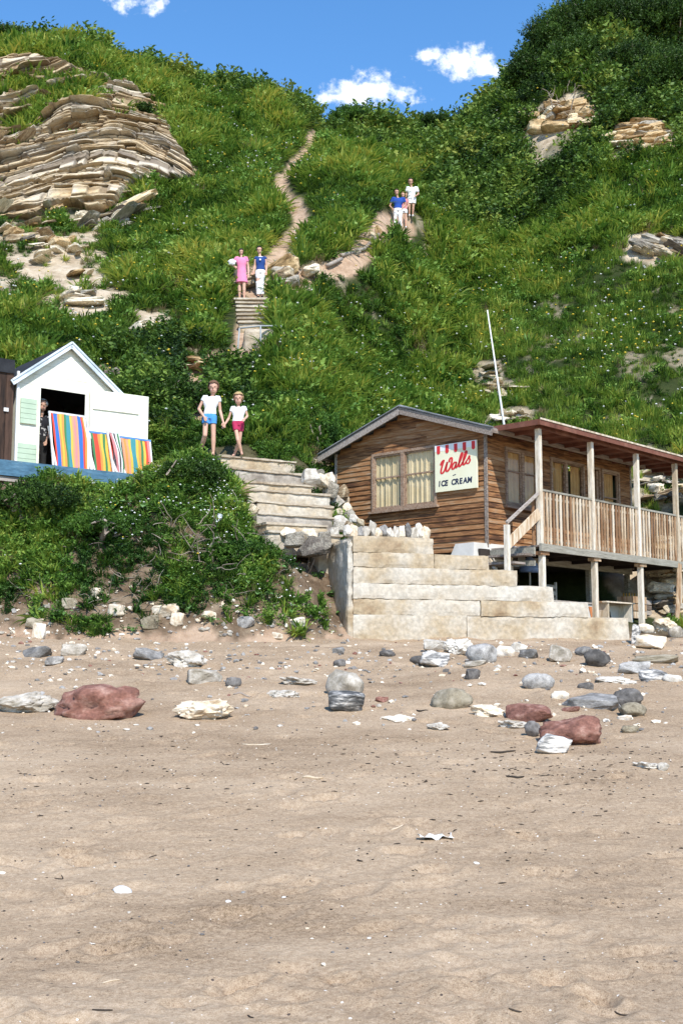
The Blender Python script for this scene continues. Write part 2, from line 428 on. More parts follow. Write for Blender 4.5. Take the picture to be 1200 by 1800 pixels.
def leaf_mat(name, dark, mid, light, transl=.3):
    """leaf colour varies with the plant's own tint value"""
    m = bpy.data.materials.new(name); m.use_nodes = True; nt = m.node_tree; nt.nodes.clear(); lk = nt.links.new
    out = N(nt, 'ShaderNodeOutputMaterial'); b = N(nt, 'ShaderNodeBsdfPrincipled'); b.inputs['Roughness'].default_value = .55; b.inputs['Specular IOR Level'].default_value = .25
    at = N(nt, 'ShaderNodeAttribute'); at.attribute_name = 'tint'; at.attribute_type = 'INSTANCER'
    at2 = N(nt, 'ShaderNodeAttribute'); at2.attribute_name = 'blade'; at2.attribute_type = 'GEOMETRY'
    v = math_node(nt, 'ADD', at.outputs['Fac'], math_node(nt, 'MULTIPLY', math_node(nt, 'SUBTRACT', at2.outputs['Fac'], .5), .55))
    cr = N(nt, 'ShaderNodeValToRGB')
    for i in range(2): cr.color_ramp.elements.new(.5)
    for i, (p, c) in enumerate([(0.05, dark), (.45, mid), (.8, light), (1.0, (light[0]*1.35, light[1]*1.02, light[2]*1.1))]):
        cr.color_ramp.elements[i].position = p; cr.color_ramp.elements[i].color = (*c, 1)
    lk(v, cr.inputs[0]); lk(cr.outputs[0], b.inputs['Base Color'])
    tr = N(nt, 'ShaderNodeBsdfTranslucent'); lk(cr.outputs[0], tr.inputs['Color']); ms = N(nt, 'ShaderNodeMixShader'); ms.inputs[0].default_value = transl
    lk(b.outputs[0], ms.inputs[1]); lk(tr.outputs[0], ms.inputs[2]); lk(ms.outputs[0], out.inputs[0])
    return m

# ---------------------------------------------------------------- ground masks
def seg_dist(x, y, pts):
    d = np.full(x.shape, 1e9)
    for (a, b) in zip(pts[:-1], pts[1:]):
        ax, ay, bx, by = a[0], a[1], b[0], b[1]; vx, vy = bx - ax, by - ay
        t = np.clip(((x - ax) * vx + (y - ay) * vy) / (vx * vx + vy * vy + 1e-9), 0, 1)
        d = np.minimum(d, np.hypot(x - ax - t * vx, y - ay - t * vy))
    return d
trail_px = [[(478,452),(492,432),(512,408),(530,388),(522,366),(508,350),(492,330),(500,305),(522,282),(540,258),(550,236),(559,232)],
            [(480,500),(520,480),(575,470),(620,452),(648,425),(668,402),(690,392),(712,380)],
            [(440,530),(425,500),(455,470),(478,452)],
            [(365,800),(350,770),(342,700),(342,650),(385,632),(420,628),(440,600),(440,575),(440,530)],
            [(365,800),(430,798),(500,800)]]
trails = [hits([p[0] for p in t], [p[1] for p in t]) for t in trail_px]
trails = [t[~np.isnan(t[:, 0])] for t in trails]
trails[0] = np.vstack([trails[0], trails[0][-1:] + [[.15, 3, 1.5]], trails[0][-1:] + [[.4, 8, 3]]])
trail_w = [.30, .34, .45, .38, .45]
def trail_mask(x, y):
    m = np.zeros(np.shape(x))
    for t, w in zip(trails, trail_w):
        d = seg_dist(x, y, t) + 14 * .01 * fbm(x * 1.4, y * 1.4, seed=31, octaves=3)
        m = np.maximum(m, 1 - sstep(w * .75, w * 1.25, d))
    return m
bare_px = [ # centre, half width, half height, strength
 (95,450,78,52,1), (140,500,54,50,1), (178,532,44,32,1), (40,410,70,25,.7), (265,580,36,32,1), (250,560,30,20,.6), (185,395,45,22,.8), (225,375,40,16,.8),
 (300,510,30,12,.4),(15,520,30,40,.5),(345,648,26,12,1),(200,664,40,9,.8),(320,620,30,9,.6),(410,505,26,10,.7),(500,480,46,22,.8),
 (1165,438,55,24,1),(1110,640,40,22,.5),(1185,630,30,20,.5),(860,655,32,16,.7),(870,690,34,22,.7),(905,735,60,20,.8),(1085,740,30,12,.5),(780,628,40,10,.4),
 (960,630,60,14,.3),(1130,240,60,30,1),(975,215,80,34,1),(1000,600,60,10,.3),(1165,850,60,50,.8),(1170,1000,70,80,1),(900,270,24,20,.3),(1010,420,30,12,.25),
 (575,470,30,10,.5),(860,560,14,14,.4),(575,860,40,45,.9),(560,925,45,50,.8),
 (70,1060,110,50,1),(200,1075,100,45,1),(320,1090,80,22,.8),(440,1095,70,16,.7),(130,1000,60,30,.8),(560,1060,24,30,.6),(320,945,70,40,.7),(400,1000,40,40,.6),(100,870,100,8,1),(240,870,60,14,.6),(30,1010,30,30,.4)]
_bl = []
for (cx, cy, rx, ry, s) in bare_px:
    h = hits([cx, cx + rx, cx, cx], [cy, cy, cy - ry, cy + ry])
    if np.isnan(h[:3]).any(): continue
    _bl.append((h[0][:2], max(.2, abs(h[1][0] - h[0][0])), max(.25, abs(h[2][1] - h[0][1])), s))
cliff_px = [(-260,100),(-60,118),(20,112),(60,98),(105,112),(150,130),(190,142),(240,162),(285,205),(318,262),(352,318),(300,326),(262,322),(230,345),(190,368),(120,372),(60,388),(-60,395),(-260,390)]
cliff_w = hits([p[0] for p in cliff_px], [p[1] for p in cliff_px]); cliff_w = cliff_w[~np.isnan(cliff_w[:, 0])]
def in_poly(x, y, poly):
    x = np.asarray(x, float); ins = np.zeros(x.shape, bool); n = len(poly)
    for i in range(n):
        x1, y1 = poly[i][0], poly[i][1]; x2, y2 = poly[(i+1) % n][0], poly[(i+1) % n][1]
        c = ((y1 > y) != (y2 > y)) & (x < (x2 - x1) * (y - y1) / (y2 - y1 + 1e-12) + x1)
        ins ^= c
    return ins
def cliff_mask(x, y):
    wx = x + .7 * fbm(x / 2.2, y / 2.2, seed=41); wy = y + .7 * fbm(x / 2.2, y / 2.2, seed=42)
    m = in_poly(wx, wy, cliff_w).astype(float)
    # grassy ledge running across the rock face
    return m
ledge = hits([0,60,110,160,230,300], [222,215,195,158,150,148])
ledge2 = hits([-40,30,90,150], [205,150,165,160])
ledge = ledge[~np.isnan(ledge[:, 0])]; ledge2 = ledge2[~np.isnan(ledge2[:, 0])]
def bare_mask(x, y):
    x = np.asarray(x, float); y = np.asarray(y, float)
    m = np.zeros(x.shape); nz_ = fbm(x * .9, y * .9, seed=33, octaves=4)
    nz2 = fbm(x * 2.1, y * 2.1, seed=35, octaves=3)
    for (c, rx, ry, s) in _bl:
        d = np.hypot((x - c[0]) / rx, (y - c[1]) / ry) + .75 * nz_ + .45 * nz2
        m = np.maximum(m, s * (1 - sstep(.85, 1.35, d)))
    thin = (nz_ + .4 * nz2 > .5) * .4 * sstep(24, 30, y)
    return np.maximum(m, thin * (x > 1) )

# ---------------------------------------------------------------- ground materials
def ground_mat():
    m = bpy.data.materials.new('hill_ground'); m.use_nodes = True; nt = m.node_tree; nt.nodes.clear(); lk = nt.links.new
    out = N(nt, 'ShaderNodeOutputMaterial'); b = N(nt, 'ShaderNodeBsdfPrincipled'); b.inputs['Roughness'].default_value = .95; b.inputs['Specular IOR Level'].default_value = .1
    lk(b.outputs[0], out.inputs[0])
    tcn = N(nt, 'ShaderNodeTexCoord'); co = tcn.outputs['Object']
    def noise(s, d=6, r=.6):
        n = N(nt, 'ShaderNodeTexNoise'); n.inputs['Scale'].default_value = s; n.inputs['Detail'].default_value = d; n.inputs['Roughness'].default_value = r; lk(co, n.inputs['Vector']); return n.outputs['Fac']
    def ramp(f, cols):
        cr = N(nt, 'ShaderNodeValToRGB')
        while len(cr.color_ramp.elements) < len(cols): cr.color_ramp.elements.new(.5)
        for i, (p, c) in enumerate(cols): cr.color_ramp.elements[i].position = p; cr.color_ramp.elements[i].color = (*c, 1)
        lk(f, cr.inputs[0]); return cr.outputs[0]
    def mix(f, a, c):
        x = N(nt, 'ShaderNodeMix', data_type='RGBA'); lk(f, x.inputs['Factor']); lk(a, x.inputs[6]); lk(c, x.inputs[7]); return x.outputs[2]
    green = ramp(noise(2.2), [(.3, (.022,.034,.010)), (.7, (.05,.062,.02))])
    pale = ramp(noise(1.7, 8, .7), [(.3, (.27,.20,.13)), (.5, (.46,.37,.26)), (.7, (.60,.52,.40))])
    soil = ramp(noise(3.1, 8, .7), [(.3, (.075,.05,.03)), (.5, (.17,.12,.078)), (.72, (.32,.25,.17))])
    trail = ramp(noise(2.6, 8, .7), [(.3, (.30,.19,.12)), (.6, (.50,.36,.25))])
    rock = ramp(noise(1.2, 8, .75), [(.3, (.13,.085,.045)), (.5, (.33,.25,.15)), (.7, (.55,.46,.31))])
    def attr(n):
        a = N(nt, 'ShaderNodeAttribute'); a.attribute_name = n; return a.outputs['Fac']
    c = mix(attr('bare'), green, pale); c = mix(attr('soil'), c, soil); c = mix(attr('cliff'), c, rock); c = mix(attr('trail'), c, trail)
    lk(c, b.inputs['Base Color'])
    bp = N(nt, 'ShaderNodeBump'); bp.inputs['Strength'].default_value = .8; bp.inputs['Distance'].default_value = .12
    lk(noise(5, 8, .7), bp.inputs['Height']); lk(bp.outputs[0], b.inputs['Normal'])
    return m
def sand_mat():
    m = bpy.data.materials.new('sand'); m.use_nodes = True; nt = m.node_tree; nt.nodes.clear(); lk = nt.links.new
    out = N(nt, 'ShaderNodeOutputMaterial'); b = N(nt, 'ShaderNodeBsdfPrincipled'); b.inputs['Roughness'].default_value = .95; b.inputs['Specular IOR Level'].default_value = .12
    lk(b.outputs[0], out.inputs[0])
    tcn = N(nt, 'ShaderNodeTexCoord'); co = tcn.outputs['Object']
    def noise(s, d=6, r=.6, stretch=None):
        n = N(nt, 'ShaderNodeTexNoise'); n.inputs['Scale'].default_value = s; n.inputs['Detail'].default_value = d; n.inputs['Roughness'].default_value = r
        if stretch:
            mp = N(nt, 'ShaderNodeMapping'); mp.inputs['Scale'].default_value = stretch; lk(co, mp.inputs[0]); lk(mp.outputs[0], n.inputs['Vector'])
        else: lk(co, n.inputs['Vector'])
        return n.outputs['Fac']
    big = noise(.55, 6, .65, (1, 2.2, 1)); fine = noise(34, 5, .75); gr = noise(170, 3, .8)
    f = math_node(nt, 'ADD', math_node(nt, 'MULTIPLY', big, .45), math_node(nt, 'ADD', math_node(nt, 'MULTIPLY', fine, .55), math_node(nt, 'MULTIPLY', math_node(nt, 'SUBTRACT', gr, .5), .8)))
    cr = N(nt, 'ShaderNodeValToRGB')
    for _ in range(2): cr.color_ramp.elements.new(.5)
    for i, (p, c) in enumerate([(.32, (.155,.105,.062)), (.45, (.330,.235,.150)), (.56, (.425,.315,.210)), (.68, (.54,.42,.295))]):
        cr.color_ramp.elements[i].position = p; cr.color_ramp.elements[i].color = (*c, 1)
    lk(f, cr.inputs[0])
    # scattered dark grit and shell specks
    vo = N(nt, 'ShaderNodeTexVoronoi'); vo.inputs['Scale'].default_value = 26; lk(co, vo.inputs['Vector'])
    sep = N(nt, 'ShaderNodeSeparateColor'); lk(vo.outputs['Color'], sep.inputs[0])
    small = math_node(nt, 'LESS_THAN', vo.outputs['Distance'], math_node(nt, 'MULTIPLY', sep.outputs[1], .22))
    isd = math_node(nt, 'MULTIPLY', small, math_node(nt, 'GREATER_THAN', sep.outputs[0], .86))
    isw = math_node(nt, 'MULTIPLY', small, math_node(nt, 'LESS_THAN', sep.outputs[0], .10))
    a = N(nt, 'ShaderNodeMix', data_type='RGBA'); lk(isd, a.inputs['Factor']); lk(cr.outputs[0], a.inputs[6]); a.inputs[7].default_value = (.10,.075,.06,1)
    c = N(nt, 'ShaderNodeMix', data_type='RGBA'); lk(isw, c.inputs['Factor']); lk(a.outputs[2], c.inputs[6]); c.inputs[7].default_value = (.75,.70,.62,1)
    lk(c.outputs[2], b.inputs['Base Color'])
    bp = N(nt, 'ShaderNodeBump'); bp.inputs['Strength'].default_value = .55; bp.inputs['Distance'].default_value = .02
    h = math_node(nt, 'ADD', math_node(nt, 'MULTIPLY', noise(9, 6, .65, (1, 1.6, 1)), 1.6), math_node(nt, 'MULTIPLY', fine, 1.1))
    h = math_node(nt, 'ADD', h, math_node(nt, 'MULTIPLY', gr, .35))
    lk(h, bp.inputs['Height']); lk(bp.outputs[0], b.inputs['Normal'])
    return m
M_GROUND, M_SAND = ground_mat(), sand_mat()

# ---------------------------------------------------------------- beach sheet
def axis(dense0, dense1, step, outer, grow=1.16):
    a = list(np.arange(dense0, dense1 + 1e-6, step)); s = step
    while a[-1] < outer: s *= grow; a.append(a[-1] + s)
    s = step
    lo = []; c = dense0
    while c > -outer: s *= grow; c -= s; lo.append(c)
    return np.array(lo[::-1] + a)
xs = axis(-2.2, 2.4, .022, 160, 1.012)
yl = [4.6]
while yl[-1] < 26: yl.append(yl[-1] + .0046 * yl[-1])
s = .12
while yl[-1] < 45: s *= 1.2; yl.append(yl[-1] + s)
yb = []; c = 4.6; s = .03
while c > -150: s *= 1.3; c -= s; yb.append(c)
ys = np.array(yb[::-1] + yl)
GX, GY = np.meshgrid(xs, ys)
GZ = beach_h(GX, GY)
mfade = sstep(3.5, 5, GY) * (np.abs(GX) < 9) * (1 - sstep(22, 26, GY))
dist = np.clip(GY, 4, 30)
GZ += mfade * (.012 * fbm(GX / .42, GY / .34, seed=51, octaves=4) + .010 * fbm(GX / .12, GY / .09, seed=52, octaves=3))
GZ += mfade * sstep(12, 15, GY) * (.035 * fbm(GX / .35, GY / .3, seed=53, octaves=4))
rf = np.random.default_rng(11)
for k in range(620):   # trodden hollows
    cy_ = 5 + 15 * rf.random() ** 1.3; cx_ = rf.uniform(-.36, .36) * cy_ ; th = rf.uniform(-.9, .9)
    L_ = rf.uniform(.08, .17); W_ = rf.uniform(.05, .09); D_ = rf.uniform(.008, .028) * (2.2 if rf.random() < .12 else 1)
    ix0, ix1 = np.searchsorted(xs, [cx_ - .5, cx_ + .5]); iy0, iy1 = np.searchsorted(ys, [cy_ - .5, cy_ + .5])
    X_ = GX[iy0:iy1, ix0:ix1] - cx_; Y_ = GY[iy0:iy1, ix0:ix1] - cy_
    a_ = X_ * math.cos(th) + Y_ * math.sin(th); b_ = -X_ * math.sin(th) + Y_ * math.cos(th)
    q = (a_ / L_) ** 2 + (b_ / W_) ** 2
    GZ[iy0:iy1, ix0:ix1] += -D_ * np.exp(-q) + .45 * D_ * np.exp(-((np.sqrt(q) - 1.5) / .4) ** 2)
def grid_mesh(name, GX, GY, GZ, mats):
    ny, nx = GX.shape
    V = np.stack([GX.ravel(), GY.ravel(), GZ.ravel()], 1)
    i = np.arange(ny - 1)[:, None] * nx + np.arange(nx - 1)[None]
    Fq = np.stack([i, i + 1, i + nx + 1, i + nx], -1).reshape(-1, 4)
    return mesh_np(name, V, Fq, 4, mats, smooth=True)
tag(link('beach', grid_mesh('beach', GX, GY, GZ, [M_SAND])), kind='structure')
_bz = GZ
def sand_z(x, y):
    j = min(max(np.searchsorted(ys, y) - 1, 0), len(ys) - 2); i = min(max(np.searchsorted(xs, x) - 1, 0), len(xs) - 2)
    tx = (x - xs[i]) / (xs[i+1] - xs[i]); ty = (y - ys[j]) / (ys[j+1] - ys[j])
    return float(_bz[j,i]*(1-tx)*(1-ty) + _bz[j,i+1]*tx*(1-ty) + _bz[j+1,i]*(1-tx)*ty + _bz[j+1,i+1]*tx*ty)
def gz(x, y):
    return max(sand_z(x, y), float(hill_h(np.array([x]), np.array([y]))[0]))

# ---------------------------------------------------------------- hillside sheet
ul = list(np.arange(-.34, .3401, .0021))
s = .0021
while ul[-1] < 1.3: s *= 1.12; ul.append(ul[-1] + s); ul.insert(0, -ul[-1])
ul = np.array(sorted(set(np.round(ul, 6))))
Yr = [17.6]
while Yr[-1] < 74: Yr.append(Yr[-1] * 1.0036)
s = .3
while Yr[-1] < 170: s *= 1.2; Yr.append(Yr[-1] + s)
Yr = np.array(Yr)
HY = np.repeat(Yr[:, None], len(ul), 1); HX = HY * ul[None]
HZ = hill_h(HX, HY)
tm = trail_mask(HX, HY); bm_ = bare_mask(HX, HY); cm = cliff_mask(HX, HY)
led = np.minimum(seg_dist(HX, HY, ledge), seg_dist(HX, HY, ledge2))
soilm = (1 - sstep(24, 27, HY)) * 1.0
HZ = HZ - .12 * tm * sstep(26, 28, HY) + (cm * .25) * fbm(HX / .9, HZ / .22, seed=61, octaves=3)
hm = grid_mesh('hillside', HX, HY, HZ, [M_GROUND])
for nm, arr in (('bare', np.clip(bm_ * (1 - soilm), 0, 1)), ('soil', np.clip(soilm, 0, 1)), ('cliff', cm), ('trail', np.maximum(tm * (HY > 27), (HY < 24.5) * .9 * (1 - sstep(.0, .16, HZ - beach_h(HX, HY) + .35 * fbm(HX * 1.7, HY * 1.7, seed=91) + .15 * fbm(HX * 6, HY * 6, seed=92)))))):
    at = hm.attributes.new(nm, 'FLOAT', 'POINT'); at.data.foreach_set('value', arr.ravel().astype(np.float32))
tag(link('hillside', hm), kind='structure')

# ---------------------------------------------------------------- shared materials
M_ROCKS = [M('limestone_cream', [(.24,.17,.10),(.53,.44,.30),(.70,.62,.48)], 1.8, .9, .7, 9, rand=.4, grit=.3, gritscale=11, bdist=.05),
           M('limestone_ochre', [(.20,.12,.05),(.50,.35,.18),(.66,.53,.34)], 1.8, .9, .7, 9, rand=.4, grit=.3, gritscale=11, bdist=.05),
           M('limestone_grey', [(.12,.10,.08),(.27,.24,.19),(.42,.38,.31)], 1.8, .9, .7, 9, rand=.35, grit=.3, gritscale=11, bdist=.05)]
def concrete(name, cols, sc=1.4):
    return M(name, cols, sc, .9, .9, 9, detail=10, grit=.14, gritscale=14, bdist=.02, rand=.06)
M_CONC = concrete('weathered_concrete', [(.24,.155,.085),(.40,.315,.205),(.475,.42,.335),(.54,.50,.425)], 1.0)
M_CONC_P = concrete('pale_concrete', [(.27,.20,.13),(.42,.35,.26),(.54,.48,.38)], 1.3)
M_CONC_G = concrete('grey_concrete', [(.17,.14,.11),(.32,.28,.23),(.46,.42,.36)], 2.0)

# ---------------------------------------------------------------- rock slabs (bedded cliff)
slab_meshes = [rough_box_mesh('slab', 1, 1, 1, .2, .12, .12, 100 + k, 2.2) for k in range(3)] + [hull_mesh('slab', 150 + k, 16, .07, .45) for k in range(6)]
for m_ in slab_meshes[3:]: m_.transform(Matrix.Scale(.5, 4)); m_.transform(Matrix.Translation((0, 0, .5)))
hm_s = {}
def slab_field(parent, pts, mats_w, n_parts, name='stone', thick=(.14,.34), length=(.7,2.0), depth=(.5,1.0), seed=1, out=.15, **kwj):
    """pts: list of (loc, bed_angle). First n_parts are single pieces, the rest one joined part"""
    r = np.random.default_rng(seed); rest = MB()
    for k, (p, ang) in enumerate(pts):
        me = slab_meshes[r.integers(9)]; mt = M_ROCKS[r.choice(3, p=mats_w)]
        Ln = r.uniform(*length) * (.6 if r.random() < .3 else 1); Th = r.uniform(*thick); Dp = r.uniform(*depth)
        jit = kwj.get('jit', 1.0); eul = Euler((r.normal() * .16 * jit, -ang + r.normal() * .10 * jit, r.normal() * .4 * jit)); Ln *= math.exp(r.normal() * .3); Th *= math.exp(r.normal() * .35 - .1)
        loc = Vector(p) + Vector((0, -out * r.uniform(-1.2, 2.2), -Th * .5))
        if k < n_parts:
            if len(me.materials) == 0: me.materials.append(mt)
            o = link(name, me, mt, parent, loc, eul, (Ln, Dp, Th))
        else:
            mtx = Matrix.LocRotScale(loc, eul, (Ln, Dp, Th))
            mi = M_ROCKS.index(mt)
            if me.name not in hm_s:
                hm_s[me.name] = ([v.co.copy() for v in me.vertices], [tuple(f.vertices) for f in me.polygons])
            vv, ff = hm_s[me.name]; rest.add([mtx @ v for v in vv], ff, mi)
    if rest.V:
        o = rest.build('rubble', M_ROCKS, parent); o['kind'] = 'stuff'
def bed_angle(px, py):
    return R(float(np.interp(px, [-200, 60, 150, 215, 260, 300, 350], [20, 24, 16, 3, -14, -34, -46]))) + (R(8) if py > 300 else 0)
r_ = np.random.default_rng(5); pts = []
tries = 0
while len(pts) < 900 and tries < 9000:
    tries += 1
    px = r_.uniform(-70, 355); py = r_.uniform(96, 392)
    h = hits([px], [py])[0]
    if np.isnan(h[0]) or h[1] < 44: continue
    if not in_poly(np.array([h[0]]), np.array([h[1]]), cliff_w)[0]: continue
    X1, Y1 = np.array([h[0]]), np.array([h[1]])
    if min(seg_dist(X1, Y1, ledge)[0], seg_dist(X1, Y1, ledge2)[0]) < .26 and r_.random() < .8: continue
    pts.append((h, bed_angle(px, py)))
ca = Vector(hit(150, 260)); 
cliff = empty('rock_outcrop', (0, 0, 0)); tag(cliff, 'layered cream and ochre limestone outcrop high on the grassy slope above the white beach hut', 'rock outcrop')
pts = [pts[i] for i in range(0, len(pts), 7)]
slab_field(cliff, pts, [.4, .3, .3], 290, seed=5, jit=1.1, out=.22, length=(.6, 1.8), thick=(.06, .15), depth=(.4, .7))
def TY(x, y):
    return _base(x, y)
_bx = np.arange(-30, -3, .5); _by = np.arange(38, 68, .25); _BX, _BY = np.meshgrid(_bx, _by); _BZ = tps(_BX, _BY) + .35 * fbm(_BX / 4.5, _BY / 4.5, seed=3, octaves=2)
def _base(x, y):
    a = np.clip((x + 30) / .5, 0, len(_bx) - 1.001); b = np.clip((y - 38) / .25, 0, len(_by) - 1.001); i = a.astype(int); j = b.astype(int); u = a - i; v = b - j
    return (_BZ[j,i]*(1-u) + _BZ[j,i+1]*u)*(1-v) + (_BZ[j+1,i]*(1-u) + _BZ[j+1,i+1]*u)*v
# the bedded face itself: broken courses of rock set back and forward from each other
gxs = np.arange(-27.0, -5.2, .06)
angx = np.radians(np.interp(600 + F * gxs / 51.5, [-200, 60, 150, 215, 260, 300, 350], [27, 35, 26, 5, -18, -34, -44]))
Gx = np.cumsum(np.tan(angx)) * .06; Gx = Gx - Gx[np.argmin(abs(gxs + 10.9))] + 27.0
gbs = np.arange(-11.0, 9.0, .05)
FX, BB = np.meshgrid(gxs, gbs)
FZ = BB + Gx[None] + .55 * fbm(FX / 4.5, BB / 3.5, seed=201, octaves=3) + .13 * fbm(FX / .9, BB / .9, seed=203, octaves=3)
lo = np.full(FX.shape, 40.0); hi_ = np.full(FX.shape, 66.0)
for _ in range(13):
    md = (lo + hi_) / 2; c_ = TY(FX, md) < FZ; lo = np.where(c_, md, lo); hi_ = np.where(c_, hi_, md)
FY = (lo + hi_) / 2
bed = BB + .22 * np.sin(BB * 2.3 + 1) + .10 * np.sin(BB * 5.9) + .03 * np.sin(BB * 13.1)
def layers(thk, seed, blk):
    q = bed / thk; k = np.floor(q); fr = q - k
    hb = _hash(k, k * 0, k * 0, seed); l = FX / (blk * (.5 + 1.1 * hb)) + hb * 31; l = l + .30 * np.sin(l * 2.1 + hb * 9) + .12 * np.sin(l * 5.3 + hb * 5); b = np.floor(l); fl = l - b
    pr = _hash(k, b, b * 0, seed + 1); tl = _hash(k, b, b * 0, seed + 2) - .5; tv = _hash(k, b, b * 0, seed + 3) - .5
    crack = np.minimum(np.minimum(fr, 1 - fr) * thk, np.minimum(fl, 1 - fl) * blk * .8)
    return hb, pr + .9 * tl * (fl - .5) + .7 * tv * (fr - .5), crack, fr
h1, p1, c1, f1 = layers(.62, 301, 2.2); h2, p2, c2, f2 = layers(.155, 331, .9)
prot = .50 * h1 ** 1.4 + .50 * p1 + .18 * h2 + .36 * p2 - .16 * (1 - sstep(0, .07, c1)) - .12 * (1 - sstep(0, .05, c2)) + .20 * fbm(FX / .9, BB / .45, seed=351, octaves=4) + .75 * fbm(FX / 2.4, BB / 1.6, seed=352, octaves=3)
wx = FX + .5 * fbm(FX / 1.6, FZ / 1.6, seed=41); wy_ = FY + .5 * fbm(FX / 1.6, FZ / 1.6, seed=42)
ins = in_poly(wx, wy_, cliff_w).astype(float)
def blur(a, n):
    for _ in range(n): a = (a + np.roll(a, 1, 0) + np.roll(a, -1, 0) + np.roll(a, 1, 1) + np.roll(a, -1, 1)) / 5
    return a
mk = sstep(.25, .7, blur(ins, 10))
dl = np.minimum(seg_dist(FX, FY, ledge), seg_dist(FX, FY, ledge2)); mk = mk * sstep(.10, .34, dl + .2 * fbm(FX / 1.1, FZ / 1.1, seed=45))
OY = FY - (prot + .15) * mk + .9 * (1 - mk)
keepv = mk > .02
ny_, nx_ = FX.shape; i = np.arange(ny_ - 1)[:, None] * nx_ + np.arange(nx_ - 1)[None]; Fq = np.stack([i, i + 1, i + nx_ + 1, i + nx_], -1).reshape(-1, 4)
Fq = Fq[keepv.ravel()[Fq].any(1)]
used = np.unique(Fq); remap = np.full(nx_ * ny_, -1); remap[used] = np.arange(len(used))
face = mesh_np('rock_face', np.stack([FX.ravel(), OY.ravel(), FZ.ravel()], 1)[used], remap[Fq], 4)
for nm, arr in (('tone', .55 * _hash(np.floor(bed / .62), bed * 0, bed * 0, 77) + np.clip(.3 * p2 + .2 * p1, 0, .5)), ('crack', np.clip(1 - sstep(.01, .10, np.minimum(c1, c2 * 1.2)), 0, 1))):
    at = face.attributes.new(nm, 'FLOAT', 'POINT'); at.data.foreach_set('value', arr.ravel()[used].astype(np.float32))
def face_mat():
    m = bpy.data.materials.new('bedded_limestone'); m.use_nodes = True; nt = m.node_tree; nt.nodes.clear(); lk = nt.links.new
    out = N(nt, 'ShaderNodeOutputMaterial'); b = N(nt, 'ShaderNodeBsdfPrincipled'); b.inputs['Roughness'].default_value = .95; b.inputs['Specular IOR Level'].default_value = .1; lk(b.outputs[0], out.inputs[0])
    tcn = N(nt, 'ShaderNodeTexCoord'); nz = N(nt, 'ShaderNodeTexNoise'); nz.inputs['Scale'].default_value = .55; nz.inputs['Detail'].default_value = 8; nz.inputs['Roughness'].default_value = .68; lk(tcn.outputs['Object'], nz.inputs['Vector'])
    a = N(nt, 'ShaderNodeAttribute'); a.attribute_name = 'tone'
    f = math_node(nt, 'ADD', math_node(nt, 'MULTIPLY', a.outputs['Fac'], .42), math_node(nt, 'MULTIPLY', nz.outputs['Fac'], .62))
    cr = N(nt, 'ShaderNodeValToRGB'); [cr.color_ramp.elements.new(.5) for _ in range(3)]
    for k, (p, c) in enumerate([(.30, (.24,.20,.15)), (.41, (.46,.33,.18)), (.50, (.62,.49,.31)), (.60, (.70,.61,.46)), (.74, (.38,.34,.28))]): cr.color_ramp.elements[k].position = p; cr.color_ramp.elements[k].color = (*c, 1)
    lk(f, cr.inputs[0]); ck = N(nt, 'ShaderNodeAttribute'); ck.attribute_name = 'crack'
    mxx = N(nt, 'ShaderNodeMix', data_type='RGBA'); lk(math_node(nt, 'MULTIPLY', ck.outputs['Fac'], .7), mxx.inputs['Factor']); lk(cr.outputs[0], mxx.inputs[6]); mxx.inputs[7].default_value = (.10,.065,.04,1); lk(mxx.outputs[2], b.inputs['Base Color'])
    n2 = N(nt, 'ShaderNodeTexNoise'); n2.inputs['Scale'].default_value = 6; n2.inputs['Detail'].default_value = 8; lk(tcn.outputs['Object'], n2.inputs['Vector'])
    bp = N(nt, 'ShaderNodeBump'); bp.inputs['Strength'].default_value = .7; bp.inputs['Distance'].default_value = .12; lk(n2.outputs['Fac'], bp.inputs['Height']); lk(bp.outputs[0], b.inputs['Normal'])
    return m
link('rock_face', face, face_mat(), cliff)
def outcrop(label, spots, n, parts, w, **kw):
    e = empty('rock_outcrop', (0,0,0)); tag(e, label, 'rock outcrop'); pp = []; rr_ = np.random.default_rng(kw.get('seed', 2)); ang = kw.pop('ang', .05)
    while len(pp) < n:
        cx, cy, rx, ry = spots[rr_.integers(len(spots))]; a_, b_ = rr_.uniform(-1, 1, 2)
        if a_*a_ + b_*b_ > 1: continue
        h = hits([cx + rx * a_], [cy + ry * b_])[0]
        if np.isnan(h[0]): continue
        pp.append((h, ang))
    slab_field(e, pp, w, parts, **kw)
outcrop('small ledge of thin brown and ochre rock layers under the scrub at upper right', [(1120,240,48,24)], 60, 60, [.3,.6,.1], seed=21, length=(.6,1.8), thick=(.12,.25))
outcrop('ochre earth and rock face showing below the dead branches of the hilltop scrub', [(980,205,70,24)], 40, 40, [.2,.7,.1], seed=22, length=(.6,1.5), thick=(.15,.35))
outcrop('pale jagged rocks poking from the grass at the right side of the slope', [(1165,440,45,18)], 46, 46, [.4,.1,.5], seed=23, length=(.4,1.1), thick=(.12,.3), ang=-.5)
outcrop('long slanting grey rock ledges in the grass below the large cliff', [(185,395,42,13),(225,375,25,9)], 30, 30, [.3,.1,.6], seed=24, length=(1.0,2.2), thick=(.15,.28), ang=R(22))
outcrop('pale scree and stones spilling down the slope above the white beach hut', [(100,450,45,30),(150,510,30,30),(265,585,16,18),(60,410,50,15)], 60, 60, [.6,.2,.2], seed=25, length=(.25,.8), thick=(.08,.22), ang=.3)
outcrop('flat brown rock slab beside the right rake of the white hut roof', [(205,664,34,6)], 10, 10, [.3,.2,.5], seed=26, length=(.4,1.0), thick=(.1,.2), ang=.1)
outcrop('rough layered rock face beside and behind the deck posts', [(1165,1000,40,50),(1185,1050,30,35),(1175,940,30,20),(1165,850,40,30)], 120, 120, [.45,.25,.3], seed=27, length=(.25,.8), thick=(.08,.2), depth=(.3,.6), ang=.15)
